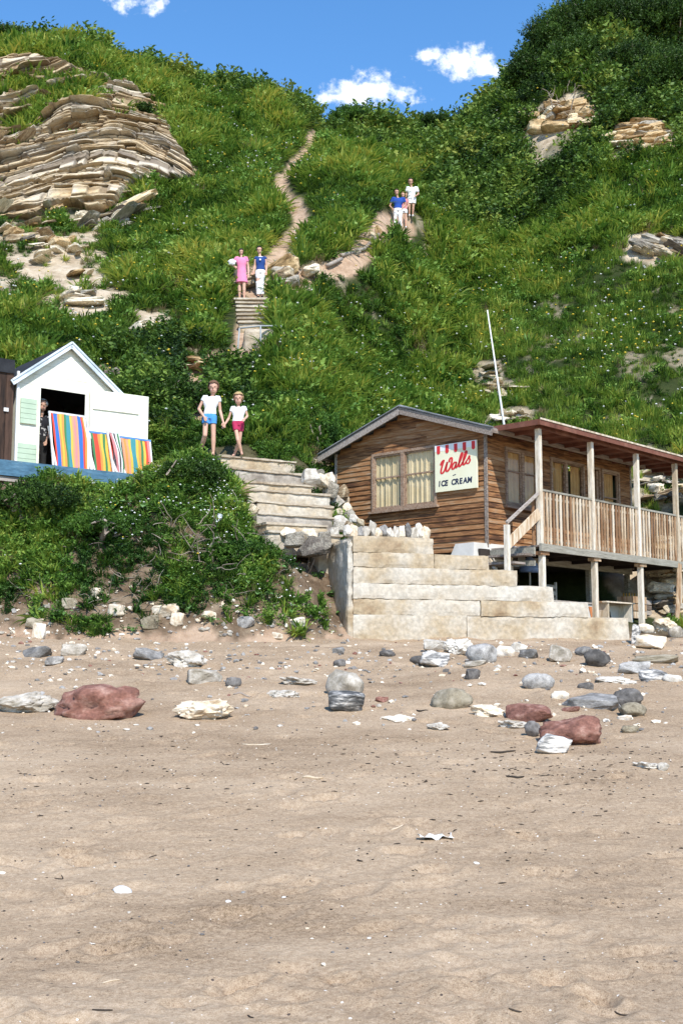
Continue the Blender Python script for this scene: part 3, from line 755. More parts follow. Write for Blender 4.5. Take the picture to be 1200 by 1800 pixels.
outcrop('big weathered boulders beside the path fork behind the two women', [(495,487,34,14),(420,492,22,12),(520,478,30,12)], 16, 16, [.3,.2,.5], seed=28, length=(.6,1.3), thick=(.35,.6), depth=(.6,1.0), ang=.3)
outcrop('pale flat slab at a bend of the path above the taller girl', [(352,645,22,7)], 6, 6, [.8,.2,0], seed=29, length=(.4,.8), thick=(.1,.2), ang=0)
outcrop('bare pale stones on the slope beside the flagpole', [(875,688,28,14),(905,735,40,8),(858,655,20,10)], 30, 30, [.7,.1,.2], seed=30, length=(.2,.6), thick=(.06,.16), ang=0)

# ---------------------------------------------------------------- lower concrete stair
TH = math.atan2(.292, .956)
st = empty('concrete_stair', (.198, 21.0, 0), TH, 'cream concrete stepped wall and stair rising from the beach past the timber cabin', 'stairs')
ends = [1.51, 2.58, 3.12, 3.84, 4.54, 5.38]; tops = [3.83, 3.55, 3.29, 3.01, 2.74, 2.46]
tops.append(1.75)
SW = 1.2
for k, (e_, zt) in enumerate(zip(ends, tops[:-1])):
    zb = tops[k + 1]; hgt = zt - zb + .012
    # each course is cast in one or two lengths
    cuts = [0, e_] if k in (0, 2, 3) else [0, e_ * (.5 + .12 * math.sin(k * 2.3)), e_]
    for j in range(len(cuts) - 1):
        Ln = cuts[j+1] - cuts[j] - .001
        prot = .010 * math.sin(k * 3.1 + j * 1.7)
        me = rough_box_mesh('course', Ln, SW, hgt, 0.065, .007, .015, 40 + k * 5 + j, 1.6)
        link('course', me, M_CONC, st, ((cuts[j] + cuts[j+1]) / 2, SW / 2 - prot, zb), (0, 0, .003 * math.sin(k * 5 + j)))
# rough end pier, landing slab
link('end_pier', rough_box_mesh('end_pier', .10, SW + .35, 2.10, .06, .015, .04, 77, 3.2), M_CONC, st, (-.04, SW / 2 + .185, 1.70))
land = empty('landing', (0, 0, 0)); 
land.parent = st
for k, (x0, x1, y0, y1) in enumerate([(-.3, 1.55, SW, SW + .75), (-.15, 1.5, SW + .76, SW + 1.5), (1.56, 2.6, SW, SW + .75)]):
    link('paving_slab', rough_box_mesh('paving_slab', x1 - x0 - .02, y1 - y0 - .02, 1.9, .12, .03, .02, 90 + k), M_CONC_P, land, ((x0+x1)/2, (y0+y1)/2, 1.92 - (.28 if k == 2 else 0)))

# ---------------------------------------------------------------- upper flight
AN = R(29)
uf = empty('step_flight', (0, 0, 0), 0, 'upper flight of pale concrete steps climbing from the landing to the two girls', 'steps')
step_px = [ # left edge px, right edge px, top py at left, at right, distance left end
 (384,520,799,805,24.75), (406,560,822,832,24.3), (416,548,843,852,23.9), (434,580,858,871,23.45), (452,586,880,891,23.05), (450,586,900,916,22.65), (468,576,917,925,22.3), (470,600,932,944,21.95)]
for k, (x0, x1, y0, y1, Y) in enumerate(step_px):
    A = P(x0, y0, Y); dirv = Vector((math.cos(AN), math.sin(AN), 0))
    ux1, uz1 = ray(x1, y1)
    t = (ux1 * A.y - A.x) / (dirv.x - ux1 * dirv.y)
    Ln = t; mid = A + dirv * (Ln / 2); nrm = Vector((-dirv.y, dirv.x, 0))
    zt = P(x0, y0, Y).z
    me = rough_box_mesh('step', Ln, 1.1, .42 if k else .3, .09, .03, .016, 120 + k, 2.0)
    so = link('step', me, [M_CONC, M_CONC_G][k % 4 == 1], uf, (mid.x + nrm.x * .54, mid.y + nrm.y * .54, zt - (.42 if k else .3) - .03), (0, 0, AN + .012 * math.sin(k * 2.7)))
    link('tread', rough_box_mesh('tread', Ln + .02, 1.1, .055, .08, .012, .014, 140 + k, 3.0), M_CONC_P, so, (.01 * math.sin(k * 4), -.035 - .01 * math.sin(k * 3), (.42 if k else .3) - .02), (0, .008 * math.sin(k * 1.9), 0))

# rubble between the flight, the landing and the cabin
stone_ms = [stone_mesh('stone_%d' % k, 300 + k, ICO3, 1, .8, .62, angular=[.7, .9, 1.0, .8, .95, .6][k % 6], rough=.22) for k in range(3)] + [hull_mesh('stone', 330 + k, 14 + k % 4, .05) for k in range(9)]
for m_ in stone_ms[3:]: m_.transform(Matrix.Diagonal((1, .8, .62, 1)))
for m_ in stone_ms: m_.materials.append(M_ROCKS[0])
M_ST_W = M('stone_white', [(.27,.235,.18),(.44,.395,.33),(.62,.575,.50)], 2.2, .85, .4, 8, rand=.3, grit=.12, gritscale=16)
M_ST_G = M('stone_grey', [(.115,.108,.098),(.225,.212,.195),(.40,.38,.35)], 2.0, .75, .4, 8, rand=.3, grit=.18, gritscale=14)
M_ST_D = M('stone_dark', [(.05,.045,.04),(.11,.10,.09),(.2,.185,.17)], 2.0, .7, .4, 8, rand=.3)
M_ST_R = M('sandstone_red', [(.10,.045,.033),(.22,.10,.072),(.36,.215,.165)], 2.6, .85, .5, 7, rand=.12, grit=.15, gritscale=16)
M_ST_C = M('stone_cream', [(.45,.34,.22),(.66,.56,.42),(.78,.72,.62)], 2.2, .85, .4, 8, rand=.2, grit=.12)
M_ST_O = M('stone_olive', [(.14,.115,.075),(.27,.23,.16),(.38,.33,.25)], 2.4, .85, .5, 7, rand=.2, grit=.2)
M_ST_V = M('stone_veined', [(.06,.06,.058),(.26,.25,.235),(.66,.62,.56)], 1.5, .7, .3, 8, stretch=(1, 1, 4.5), rand=.2, pos=(.36,.5,.6))
def stone(px, py, w, h, mat, label, cat='rock', group=None, mesh=None, rot=None, sink=.22, y0=5.0, name='beach_stone', flat=None, Y=None):
    """a stone whose visible middle is at (px,py), w x h pixels large"""
    base = hit(px, py + h * .42, y0=y0) if Y is None else P(px, py + h * .42, Y)
    s = base.y / F; wx = w * s / 2 * 1.12; hz = h * s / 2 * 1.25
    rr_ = random.Random(int(px * 7 + py * 13))
    rot = (rr_.uniform(-.15, .15), rr_.uniform(-.15, .15), rr_.uniform(-.5, .5)) if rot is None else rot
    dep = wx * rr_.uniform(.7, 1.0)
    me = mesh or rr_.choice(stone_ms)
    o = link(name, me, mat, None, (base.x, base.y + dep * .45, base.z + hz * (1 - 2 * sink)), rot, (wx, dep, hz / .62))
    return tag(o, label, cat, group)
rub = [(548,838,34,26,24.6),(566,846,26,22,25.0),(578,862,30,28,25.2),(600,868,24,28,26.0),(590,884,30,24,25.4),(604,896,26,22,25.6),(612,908,24,22,24.8),(592,902,20,16,24.6),(598,918,26,20,23.8),
 (606,880,18,18,26.2),(596,928,24,18,23.0),(612,926,20,18,23.4),(622,914,18,16,24.4),(580,842,22,18,25.6),(562,832,18,14,25.4),(632,920,16,14,24.2),(588,936,20,14,22.6)]
for k, (a, b, w, h, Y) in enumerate(rub):
    c = P(a, b + h * .4, Y); g_ = float(hill_h(np.array([c.x]), np.array([c.y]))[0])
    o = stone(a, b, w, h, [M_ST_W, M_ST_C, M_ROCKS[2], M_ROCKS[0]][k % 4], 'broken pale stone in the rubble between the steps and the timber cabin', 'stone', 'rubble beside the upper steps', Y=Y, name='rubble_stone', sink=.1)
LB = [(556,962,62,34,21.6,'big pale boulder overhanging a dark hollow left of the stair wall'),(520,952,42,26,21.8,'brown striped rock under the bottom of the upper steps'),(545,940,30,20,21.9,'cream stone under the lowest upper step'),(571,948,28,22,21.8,'angular cream stone against the rough end of the stair wall'),
 (506,936,28,16,22.0,'small tan stone left of the lowest upper step'),(402,848,26,18,23.9,'tan stone half in the grass beside the third upper step'),(426,868,22,22,23.4,'brown stone wedged beside the fourth upper step'),(444,898,22,20,22.9,'buff stone wedged beside the fifth upper step')]
for (a, b, w, h, Y, lab) in LB:
    stone(a, b, w, h, [M_ROCKS[0], M_ROCKS[2], M_ST_C][int(a) % 3], lab, 'stone', Y=Y, name='bank_boulder', sink=.1)
# upright edging stones along the landing
ex = [606, 622, 640, 652, 662, 671, 681, 691, 700, 709, 718, 727, 735, 743]
for i, a in enumerate(ex):
    t_ = .02 + i * 1.46 / (len(ex) - 1); base = Vector((.198, 21.0, 0)) + Vector((math.cos(TH), math.sin(TH), 0)) * t_ + Vector((-math.sin(TH), math.cos(TH), 0)) * .35
    hz = random.uniform(.11, .19)
    o = link('edging_stone', stone_ms[(i * 5) % 12], [M_ST_W, M_ST_C, M_ST_G, M_ST_W][i % 4], None, (base.x, base.y, 3.84 + hz * .75), (random.uniform(-.2, .2), random.uniform(-.35, .15), random.uniform(-.4, .4)), (.075 + .03 * random.random(), .12, hz / .62))
    tag(o, 'pale stone set on edge along the top of the concrete stair wall', 'stone', 'stones set on edge along the stair wall')

# ---------------------------------------------------------------- timber cabin
def wood(name, cols, rand=.5, rough=.7, grain=(1.2, 14, 14), bump=.35, scale=2.0, spec=.25):
    return M(name, cols, scale, rough, bump, 6, detail=7, stretch=grain, rand=rand, spec=spec, bdist=.006, grit=.16, gritscale=9)
M_PLANK = wood('cedar_plank', [(.080,.038,.020),(.185,.084,.035),(.29,.140,.057),(.35,.190,.090),(.35,.24,.15)], rand=.24)
M_GREYW = wood('greyed_timber', [(.16,.125,.10),(.29,.24,.20),(.42,.37,.32)], rand=.3)
M_FRAME = wood('window_timber', [(.15,.085,.05),(.30,.20,.135),(.40,.30,.22)], rand=.3)
M_POST = wood('pale_post', [(.42,.33,.22),(.62,.54,.42),(.74,.68,.58)], rand=.3, grain=(8, 8, 1.2))
M_BAL = wood('baluster_timber', [(.24,.13,.065),(.40,.26,.15),(.54,.41,.27),(.66,.56,.43)], rand=.5, grain=(8, 8, 1.0))
M_BEAM = wood('deck_beam', [(.13,.12,.09),(.27,.25,.20),(.36,.34,.28)], rand=.2)
M_RED = M('red_roof_paint', [(.12,.042,.026),(.175,.068,.042),(.23,.105,.07)], 2.0, .6, .2, 10, grit=.15, gritscale=6)
M_FELT = M('roof_felt', [(.10,.105,.11),(.20,.21,.22),(.30,.31,.32)], 2.5, .85, .3, 20)
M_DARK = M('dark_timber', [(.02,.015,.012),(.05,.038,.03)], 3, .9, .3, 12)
M_WHITE = M('white_paint', [(.62,.62,.60),(.78,.78,.76)], 4, .55, .1, 20)
M_CURT = M('curtain_cloth', [(.52,.42,.25),(.64,.53,.34)], 3, .95, .2, 30)
M_CURT_O = M('orange_curtain_cloth', [(.55,.30,.12),(.70,.45,.20)], 3, .95, .2, 30, transl=.25)
M_IN = M('dim_interior', [(.05,.045,.035),(.09,.08,.065)], 2, .95)
def glass_mat():
    m = bpy.data.materials.new('window_glass'); m.use_nodes = True; nt = m.node_tree; nt.nodes.clear(); lk = nt.links.new
    out = N(nt, 'ShaderNodeOutputMaterial'); t = N(nt, 'ShaderNodeBsdfTransparent'); g = N(nt, 'ShaderNodeBsdfGlossy'); g.inputs['Roughness'].default_value = .03
    fr = N(nt, 'ShaderNodeLayerWeight'); fr.inputs['Blend'].default_value = .3; ms = N(nt, 'ShaderNodeMixShader')
    lk(math_node(nt, 'ADD', math_node(nt, 'MULTIPLY', math_node(nt, 'POWER', fr.outputs['Facing'], 3.0), .6), .05), ms.inputs[0]); lk(t.outputs[0], ms.inputs[1]); lk(g.outputs[0], ms.inputs[2]); lk(ms.outputs[0], out.inputs[0])
    t.inputs[0].default_value = (1, 1, .98, 1)
    return m
M_GLASS = glass_mat()
KX, KY, KZ = .121 * 24, 24.0, 3.9
CR = math.atan2(.7377, .6752)
W, Lc = 4.08, 5.72
EAVE, APEX = 2.40, 3.06
cabin = empty('cabin', (KX, KY, KZ), CR, 'brown timber clad cabin with low gable, curtained windows and a fenced veranda', 'cabin')
plank_mesh_cache = {}
def plank(axis_, a, b, z, zh, off=0.0, parent=cabin, mat=M_PLANK, name='plank', back=0.0):
    """one lap board. axis 'y': on the gable wall x=0; axis 'x': on the side wall y=0"""
    if b - a < .04: return
    ln = b - a
    me_key = (round(ln, 2), round(zh, 3))
    mb = MB(); t0, t1 = .006, .026
    V = [(0,0,0),(ln,0,0),(ln,-t1,0),(0,-t1,0),(0,0,zh),(ln,0,zh),(ln,-t0,zh),(0,-t0,zh)]
    Fs = [(0,1,2,3)[::-1],(4,5,6,7),(0,1,5,4)[::-1],(3,2,6,7)[::1],(0,3,7,4),(1,2,6,5)[::-1]]
    if me_key not in plank_mesh_cache:
        mb.add(V, Fs); me = mesh_py(name, mb.V, mb.F); bm = bmesh.new(); bm.from_mesh(me); bmesh.ops.recalc_face_normals(bm, faces=bm.faces); bm.to_mesh(me); bm.free()
        plank_mesh_cache[me_key] = me
    me = plank_mesh_cache[me_key]
    if axis_ == 'x': loc, rz = (a, -off, z), 0
    else: loc, rz = (-off, b, z), -math.pi / 2
    o = bpy.data.objects.new(name, me); COL.objects.link(o); o.parent = parent
    if not me.materials: me.materials.append(mat)
    o.location = loc; o.rotation_euler = (random.uniform(-.006, .006), random.uniform(-.0022, .0022), rz)
    return o
EXP = .108
def rows(axis_, lo, hi, z0, z1, holes, gable=None):
    z = z0; k = 0
    while z < z1 - .02:
        h = EXP; a, b = lo, hi
        if gable: a, b = gable(z + h * .75)
        if b - a > .12:
            spans = [(a, b)]
            for (ha, hb, hz0, hz1) in holes:
                if z + h > hz0 + .03 and z < hz1 - .03:
                    ns = []
                    for (p, q) in spans:
                        if hb <= p or ha >= q: ns.append((p, q))
                        else:
                            if p < ha: ns.append((p, ha))
                            if hb < q: ns.append((hb, q))
                    spans = ns
            for (p, q) in spans:
                if q - p > 1.7 and random.random() < .75:
                    c = p + (q - p) * random.uniform(.25, .75); plank(axis_, p, c - .003, z, h + .012); plank(axis_, c, q, z, h + .012)
                else: plank(axis_, p, q, z, h + .012)
        z += h; k += 1
fw = (1.24, 3.01, .985, 2.245)
sw_ = [(.62, 1.82, .93, 2.14), (2.3, 3.66, .93, 2.14), (4.1, 4.3, -.2, 2.14), (4.42, 5.2, .93, 2.14)]
slope = (APEX - EAVE) / (W / 2)
def gab(z):
    if z <= EAVE: return 0, W
    d = (z - EAVE) / slope; return d, W - d
rows('y', 0, W, -.02, APEX - .03, [fw], gab)
rows('x', .03, Lc, -.02, EAVE - .05, [sw_[0], sw_[1], sw_[3], (3.82, 4.35, -.1, 2.14)])
# core walls, floor, interior
mb = MB()
def wall_with_hole(axis_, lo, hi, z0, z1, holes):
    xs_ = sorted({lo, hi} | {h[0] for h in holes} | {h[1] for h in holes})
    for a, b in zip(xs_[:-1], xs_[1:]):
        c = (a + b) / 2; hs_ = [h for h in holes if h[0] < c < h[1]]
        segs = [(z0, z1)] if not hs_ else [(z0, hs_[0][2]), (hs_[0][3], z1)]
        for (p, q) in segs:
            if q - p < .01: continue
            if axis_ == 'y': mb.box(.002, .07, a, b, p, q)
            else: mb.box(a, b, .002, .07, p, q)
wall_with_hole('y', .07, W - .002, 0, EAVE, [fw])
wall_with_hole('x', .07, Lc, 0, EAVE, [sw_[0], sw_[1], sw_[3], (3.82, 4.35, .02, 2.14)])
mb.box(.07, Lc, W - .07, W - .002, 0, EAVE); mb.box(Lc - .07, Lc - .002, .07, W - .07, 0, EAVE)
mb.box(.07, Lc - .07, .07, W - .07, -.1, 0)
mb.add([(.012,.02,EAVE+.001),(.012,W-.02,EAVE+.001),(.012,W/2,APEX-.02),(.07,.02,EAVE+.001),(.07,W-.02,EAVE+.001),(.07,W/2,APEX-.02)],[(0,1,2),(3,5,4),(0,2,5,3),(1,4,5,2)])
mb.build('wall', [M_IN], cabin)
for bb in [(-.035, .0, -.033, .035, -.05, EAVE - .02), (-.034, .05, W - .03, W + .035, -.05, EAVE - .02), (Lc, Lc + .05, -.04, .03, -.1, EAVE - .05)]:
    mb = MB(); mb.box(*bb); mb.build('corner_board', [M_GREYW], cabin)
# roof
def roof_side(sgn):
    y_e = -.34 if sgn < 0 else W + .34; y_m = W / 2
    z_m = APEX + .03; z_e = z_m - slope * (abs(y_e - y_m))
    mb = MB(); x0, x1 = -.24, Lc + .15; t = .05
    V = [(x0,y_e,z_e),(x1,y_e,z_e),(x1,y_m,z_m),(x0,y_m,z_m),(x0,y_e,z_e+t),(x1,y_e,z_e+t),(x1,y_m,z_m+t),(x0,y_m,z_m+t)]
    mb.add(V, [(0,1,2,3)[::sgn],(4,5,6,7)[::-sgn],(0,1,5,4),(3,2,6,7),(0,3,7,4),(1,2,6,5)])
    r_o = mb.build('roof_slope', [M_FELT], cabin)
    mb = MB(); mb.beam((x0 - .012, y_e, z_e - .05), (x0 - .012, y_m, z_m - .05), .03, .13, up=(0, 0, 1)); mb.build('barge_board', [M_GREYW], cabin)
    mb = MB(); mb.beam((x0 - .02, y_e - .01, z_e + t + .012), (x0 - .02, y_m, z_m + t + .012), .07, .02); mb.build('roof_edge', [M_FELT], cabin)
    mb = MB(); mb.beam((x0, y_e + sgn * .012, z_e - .01), (x1, y_e + sgn * .012, z_e - .01), .022, .09); mb.build('fascia_board', [M_GREYW], cabin)
roof_side(-1); roof_side(1)
mb = MB(); mb.tube([(-.26, W/2, APEX + .085), (Lc + .15, W/2, APEX + .085)], .035, 8); mb.build('ridge_roll', [M_FELT], cabin)
# windows
def curtain(parent, axis_, a, b, z0, z1, depth, mat, seed=0):
    n = 60; V = []; Fs = []; rr_ = np.random.default_rng(seed)
    ph = rr_.uniform(0, 6, 3)
    for i in range(n + 1):
        t = i / n; s = a + (b - a) * t
        d = depth + .013 * math.sin(t * 42 * (b - a) + ph[0] + 1.2 * math.sin(t * 9 + ph[1])) + .01 * math.sin(t * 95 * (b - a) + ph[2])
        for z in (z0, z1):
            V.append((s, d, z) if axis_ == 'x' else (d, s, z))
    for i in range(n): Fs.append((2*i, 2*i+2, 2*i+3, 2*i+1))
    me = mesh_py('curtain', V, Fs, [mat], smooth=True)
    return link('curtain', me, None, parent)
def window(axis_, a, b, z0, z1, mullions, transom, mat, cmat, seed=0, curtain_cov=((0, 1),), sill=True):
    fr = MB(); fwid = .055; d0, d1 = -.055, .03
    def bx(p, q, r, s, e0=d0, e1=d1, m=fr):
        if axis_ == 'x': m.box(p, q, e0, e1, r, s)
        else: m.box(e0, e1, p, q, r, s)
    bx(a, a + fwid, z0, z1); bx(b - fwid, b, z0, z1); bx(a + fwid, b - fwid, z1 - fwid, z1, d0 + .002); bx(a + fwid, b - fwid, z0, z0 + fwid, d0 + .002)
    for mx_ in mullions: bx(mx_ - .045, mx_ + .045, z0 + fwid, z1 - fwid, d0 + .004)
    if sill: bx(a - .05, b + .06, z0 - .05, z0 - .001, -.10, .01)
    w = fr.build('window', [mat], cabin)
    edges = [a + fwid] + [v for m_ in mullions for v in (m_ - .045, m_ + .045)] + [b - fwid]
    for i in range(0, len(edges), 2):
        p, q = edges[i], edges[i+1]; s = MB(); t = .032
        for (e, f_, g, h) in [(p, p + t, z0 + fwid, z1 - fwid), (q - t, q, z0 + fwid, z1 - fwid), (p + t, q - t, z0 + fwid, z0 + fwid + t), (p + t, q - t, z1 - fwid - t, z1 - fwid)]:
            bx(e, f_, g, h, -.025, .012, s)
        if transom: bx(p + t, q - t, transom - .016, transom + .016, -.023, .010, s)
        s.build('sash', [mat], w)
        g_ = MB(); za, zb_ = z0 + fwid + t, z1 - fwid - t
        g_.add([(p + t, -.004, za), (q - t, -.004, za), (q - t, -.004, zb_), (p + t, -.004, zb_)] if axis_ == 'x' else [(-.004, q - t, za), (-.004, p + t, za), (-.004, p + t, zb_), (-.004, q - t, zb_)], [(0, 1, 2, 3)]); g_.build('pane', [M_GLASS], w)
        for (c0, c1) in curtain_cov:
            curtain(w, axis_, p + (q - p) * c0, p + (q - p) * c1, z0 + .05, z1 - .05, .04, cmat, seed + i)
    return w
window('y', *fw, [(fw[0] + fw[1]) / 2 + .02], 1.70, M_FRAME, M_CURT, 3)
window('x', *sw_[0], [1.24], 1.66, M_FRAME, M_CURT_O, 8, ((0, .95),))
window('x', *sw_[1], [2.92], 1.36, M_FRAME, M_CURT_O, 12, ((.35, 1),))
window('x', *sw_[3], [], 1.5, M_FRAME, M_CURT_O, 16, ((0, .8),))
mb = MB(); mb.box(3.82, 3.88, -.05, .04, 0, 2.14); mb.box(4.29, 4.35, -.05, .04, 0, 2.14); mb.box(3.88, 4.29, -.048, .04, 2.08, 2.14)
dfr = mb.build('door', [M_FRAME], cabin)
mb = MB(); mb.box(3.885, 4.285, -.02, .02, .02, 1.0); mb.box(3.885, 3.95, -.02, .02, 1.0, 2.07); mb.box(4.22, 4.285, -.02, .02, 1.0, 2.07); mb.build('door_leaf', [M_FRAME], dfr)
mb = MB(); mb.add([(3.952,-.003,1.0),(4.218,-.003,1.0),(4.218,-.003,2.07),(3.952,-.003,2.07)],[(0,1,2,3)]); mb.build('pane', [M_GLASS], dfr); curtain(dfr, 'x', 3.95, 4.22, 1.0, 2.07, .05, M_CURT_O, 31)
# underframe
mb = MB()
mb.beam((0, .03, -.14), (Lc, .03, -.14), .1, .14); mb.beam((.03, .1, -.141), (.03, W, -.141), .1, .14)
mb.build('sill_beam', [M_BEAM], cabin)
for i, (x, y) in enumerate([(.1, .06), (2.0, .06), (3.9, .06), (5.6, .06), (.1, 1.9), (5.6, 2.0), (2, 2), (3.9, 2)]):
    mb = MB(); mb.box(x - .05, x + .05, y - .05, y + .05, -2.1, -.21); mb.build('stilt', [M_BEAM], cabin)
# ---- veranda (one piece with the cabin)
D = 1.16; V0, V1 = .05, 8.6
mb = MB(); zt = 2.42
mb.box(V0 - .12, V1, -D - .16, -.075, zt - .05, zt); vr = mb.build('veranda_roof', [M_RED], cabin)
mb = MB(); mb.beam((V0 - .14, -D - .17, zt - .045), (V1, -D - .17, zt - .045), .03, .11); mb.beam((V0 - .137, -D - .15, zt - .047), (V0 - .137, -.09, zt - .047), .03, .108); mb.build('fascia', [M_RED], vr)
mb = MB(); mb.beam((V0 - .13, -D - .19, zt + .018), (V1, -D - .19, zt + .018), .02, .035); mb.build('roof_trim', [M_POST], vr)
mb = MB(); mb.beam((V0, -D, zt - .095), (V1, -D, zt - .095), .06, .085); mb.build('roof_plate', [M_RED], vr)
for x in np.arange(.5, V1, .62):
    mb = MB(); mb.box(x - .02, x + .02, -D + .03, -.08, zt - .12, zt - .052); mb.build('rafter', [M_RED], vr)
post_x = [.12, 2.06, 3.96, 5.74, 7.6]
for x in post_x:
    mb = MB(); mb.box(x - .045, x + .045, -D - .05, -D + .05, -.03, zt - .138); mb.build('post', [M_POST], cabin)
    mb = MB(); mb.box(x - .05 + .06, x + .05 + .06, -D - .04, -D + .06, -2.2, -.19); mb.build('under_post', [M_POST], cabin)
    mb = MB(); mb.box(x - .09, x + .2, -D - .07, -D + .07, -.19, -.125); mb.build('cap_block', [M_BAL], cabin)
mb = MB(); mb.beam((V0 - .05, -D - .075, -.05), (V1, -D - .075, -.05), .05, .145); mb.build('deck_beam', [M_BEAM], cabin)
x = V0
while x < V1 - .1:
    mb = MB(); mb.box(x + .003, x + .117, -D - .045, -.03, -.03, .0); mb.build('deck_board', [M_GREYW], cabin); x += .12
for x in np.arange(.4, V1, .9):
    mb = MB(); mb.box(x - .03, x + .03, -D - .04, .4, -.13, -.035); mb.build('joist', [M_DARK], cabin)
for a, b in zip(post_x[:-1], post_x[1:]):
    mb = MB(); mb.box(a + .047, b - .047, -D - .035, -D + .035, 1.06, 1.10); mb.build('hand_rail', [M_BEAM], cabin)
    mb = MB(); mb.box(a + .047, b - .047, -D - .0, -D + .03, .92, .97); mb.box(a + .047, b - .047, -D - .0, -D + .03, .08, .13); mb.build('cross_rail', [M_BEAM], cabin)
    n = int(round((b - a - .1) / .122))
    for i in range(n):
        x = a + .05 + (b - a - .1) * (i + .5) / n + random.uniform(-.006, .006); w_ = random.uniform(.024, .031)
        mb = MB(); mb.box(x - w_, x + w_, -D - .024, -D - .002, random.uniform(-.04, -.02), 1.058)
        mb.build('baluster', [M_BAL], cabin, rot=(0, 0, 0))
# end balustrade and little stair with a raking hand rail
mb = MB(); mb.beam((.10, -D, 1.02), (-1.0, -D, .34), .05, .05); mb.build('stair_rail', [M_GREYW], cabin)
mb = MB(); mb.beam((.08, -D - .01, .62), (-.98, -D - .01, -.06), .03, .20); mb.build('stair_board', [M_BAL], cabin)
mb = MB(); mb.box(-1.04, -.96, -D - .045, -D + .045, -.66, .30); mb.build('stair_post', [M_POST], cabin)
for i in range(3):
    mb = MB(); mb.box(-.35 * (i + 1) - .0, -.35 * i + .02, -D + .05, -.25, -.18 * (i + 1) - .04, -.18 * (i + 1)); mb.build('tread', [M_GREYW], cabin)
for i in range(2):
    mb = MB(); mb.box(.02 + .13 * i, .09 + .13 * i, -D + .10, -D + .125, 0, .95); mb.build('baluster', [M_BAL], cabin)
mb = MB(); mb.beam((-.05, -D + .02, -.12), (-.05, -.05, -.12), .06, .14); mb.beam((-.05, -D + .02, -.36), (-.05, .3, -.30), .05, .10); mb.build('end_beam', [M_BEAM], cabin)
mb = MB(); mb.box(-.12, -.03, -.62, -.53, -1.6, -.2); mb.beam((-.08, -.55, -.9), (-.08, -.1, -.22), .05, .07, up=(1,0,0)); mb.build('brace_post', [M_POST], cabin)
# back screen under the building
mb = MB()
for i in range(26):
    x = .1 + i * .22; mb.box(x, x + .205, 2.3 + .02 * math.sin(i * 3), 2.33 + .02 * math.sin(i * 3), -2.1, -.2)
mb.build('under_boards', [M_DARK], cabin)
def cab(x, y, z):
    c, s = math.cos(CR), math.sin(CR); return Vector((KX + x * c - y * s, KY + x * s + y * c, KZ + z))

# ---- ice cream sign on the gable wall
M_SIGN = M('sign_cream', [(.80,.76,.52),(.86,.83,.62)], 2, .4, 0)
M_SIGNR = M('sign_red', [(.62,.03,.035),(.68,.05,.05)], 2, .4, 0)
M_SIGNB = M('sign_navy', [(.02,.025,.06),(.03,.035,.08)], 2, .4, 0)
M_SIGNW = M('sign_white', [(.80,.80,.78),(.85,.85,.83)], 2, .4, 0)
sign = empty('ice_cream_sign', tuple(cab(-.075, 1.235, 1.235)), CR - math.pi / 2, 'cream sign with red script Walls over dark ICE CREAM lettering, on the cabin gable', 'sign')
SWd, SHt = 1.06, .975   # local +x to the viewer's right along the wall, +z up, -y out
mb = MB(); mb.box(0, SWd, -.012, .03, 0, SHt); mb.build('board', [M_SIGN], sign)
mb = MB(); mb.box(.0, SWd, -.015, -.0125, SHt - .13, SHt); mb.build('white_band', [M_SIGNW], sign)
for i in range(5):
    x = .055 + i * .222; w_ = .085; V = []; n = 8
    top = SHt - .015; bot = SHt - .15
    pts_ = [(x, top), (x + w_, top), (x + w_, bot)] + [(x + w_/2 + w_/2 * math.cos(t), bot - .04 * math.sin(t)) for t in np.linspace(.3, math.pi - .3, 5)] + [(x, bot)]
    m2 = MB(); n = len(pts_)
    V = [(p, -.019, q) for p, q in pts_] + [(p, -.0152, q) for p, q in pts_]
    m2.add(V, [tuple(range(n))] + [(k, k + n, (k + 1) % n + n, (k + 1) % n) for k in range(n)]); m2.build('awning_stripe', [M_SIGNR], sign)
def ribbon(strokes, w, y0, y1, name, mat, parent):
    mb = MB()
    for pts_ in strokes:
        # smooth the stroke (Catmull-Rom)
        P_ = [Vector((p[0], p[1])) for p in pts_]; Q = []
        for i in range(len(P_) - 1):
            a = P_[max(i-1, 0)]; b = P_[i]; c = P_[i+1]; d = P_[min(i+2, len(P_)-1)]
            for t in np.linspace(0, 1, 6, endpoint=False):
                Q.append(.5 * ((2*b) + (c - a) * t + (2*a - 5*b + 4*c - d) * t*t + (-a + 3*b - 3*c + d) * t**3))
        Q.append(P_[-1]); V = []; n = len(Q)
        for i, q in enumerate(Q):
            tg = (Q[min(i+1, n-1)] - Q[max(i-1, 0)]);
            if tg.length < 1e-6: tg = Vector((1, 0))
            tg.normalize()
            # broad-nib pen: thicker on down strokes
            ww = w * (.62 + .5 * abs(tg.y)); nn = Vector((-tg.y, tg.x)) * ww / 2
            if i in (0, n-1): nn *= .55
            V += [(q.x + nn.x, y0, q.y + nn.y), (q.x - nn.x, y0, q.y - nn.y), (q.x + nn.x, y1, q.y + nn.y), (q.x - nn.x, y1, q.y - nn.y)]
        Fs = []
        for i in range(n-1):
            a = 4*i; b = a + 4; Fs += [(a, a+1, b+1, b), (a, b, b+2, a+2), (a+1, a+3, b+3, b+1)]
        mb.add(V, Fs)
    return mb.build(name, [mat], parent)
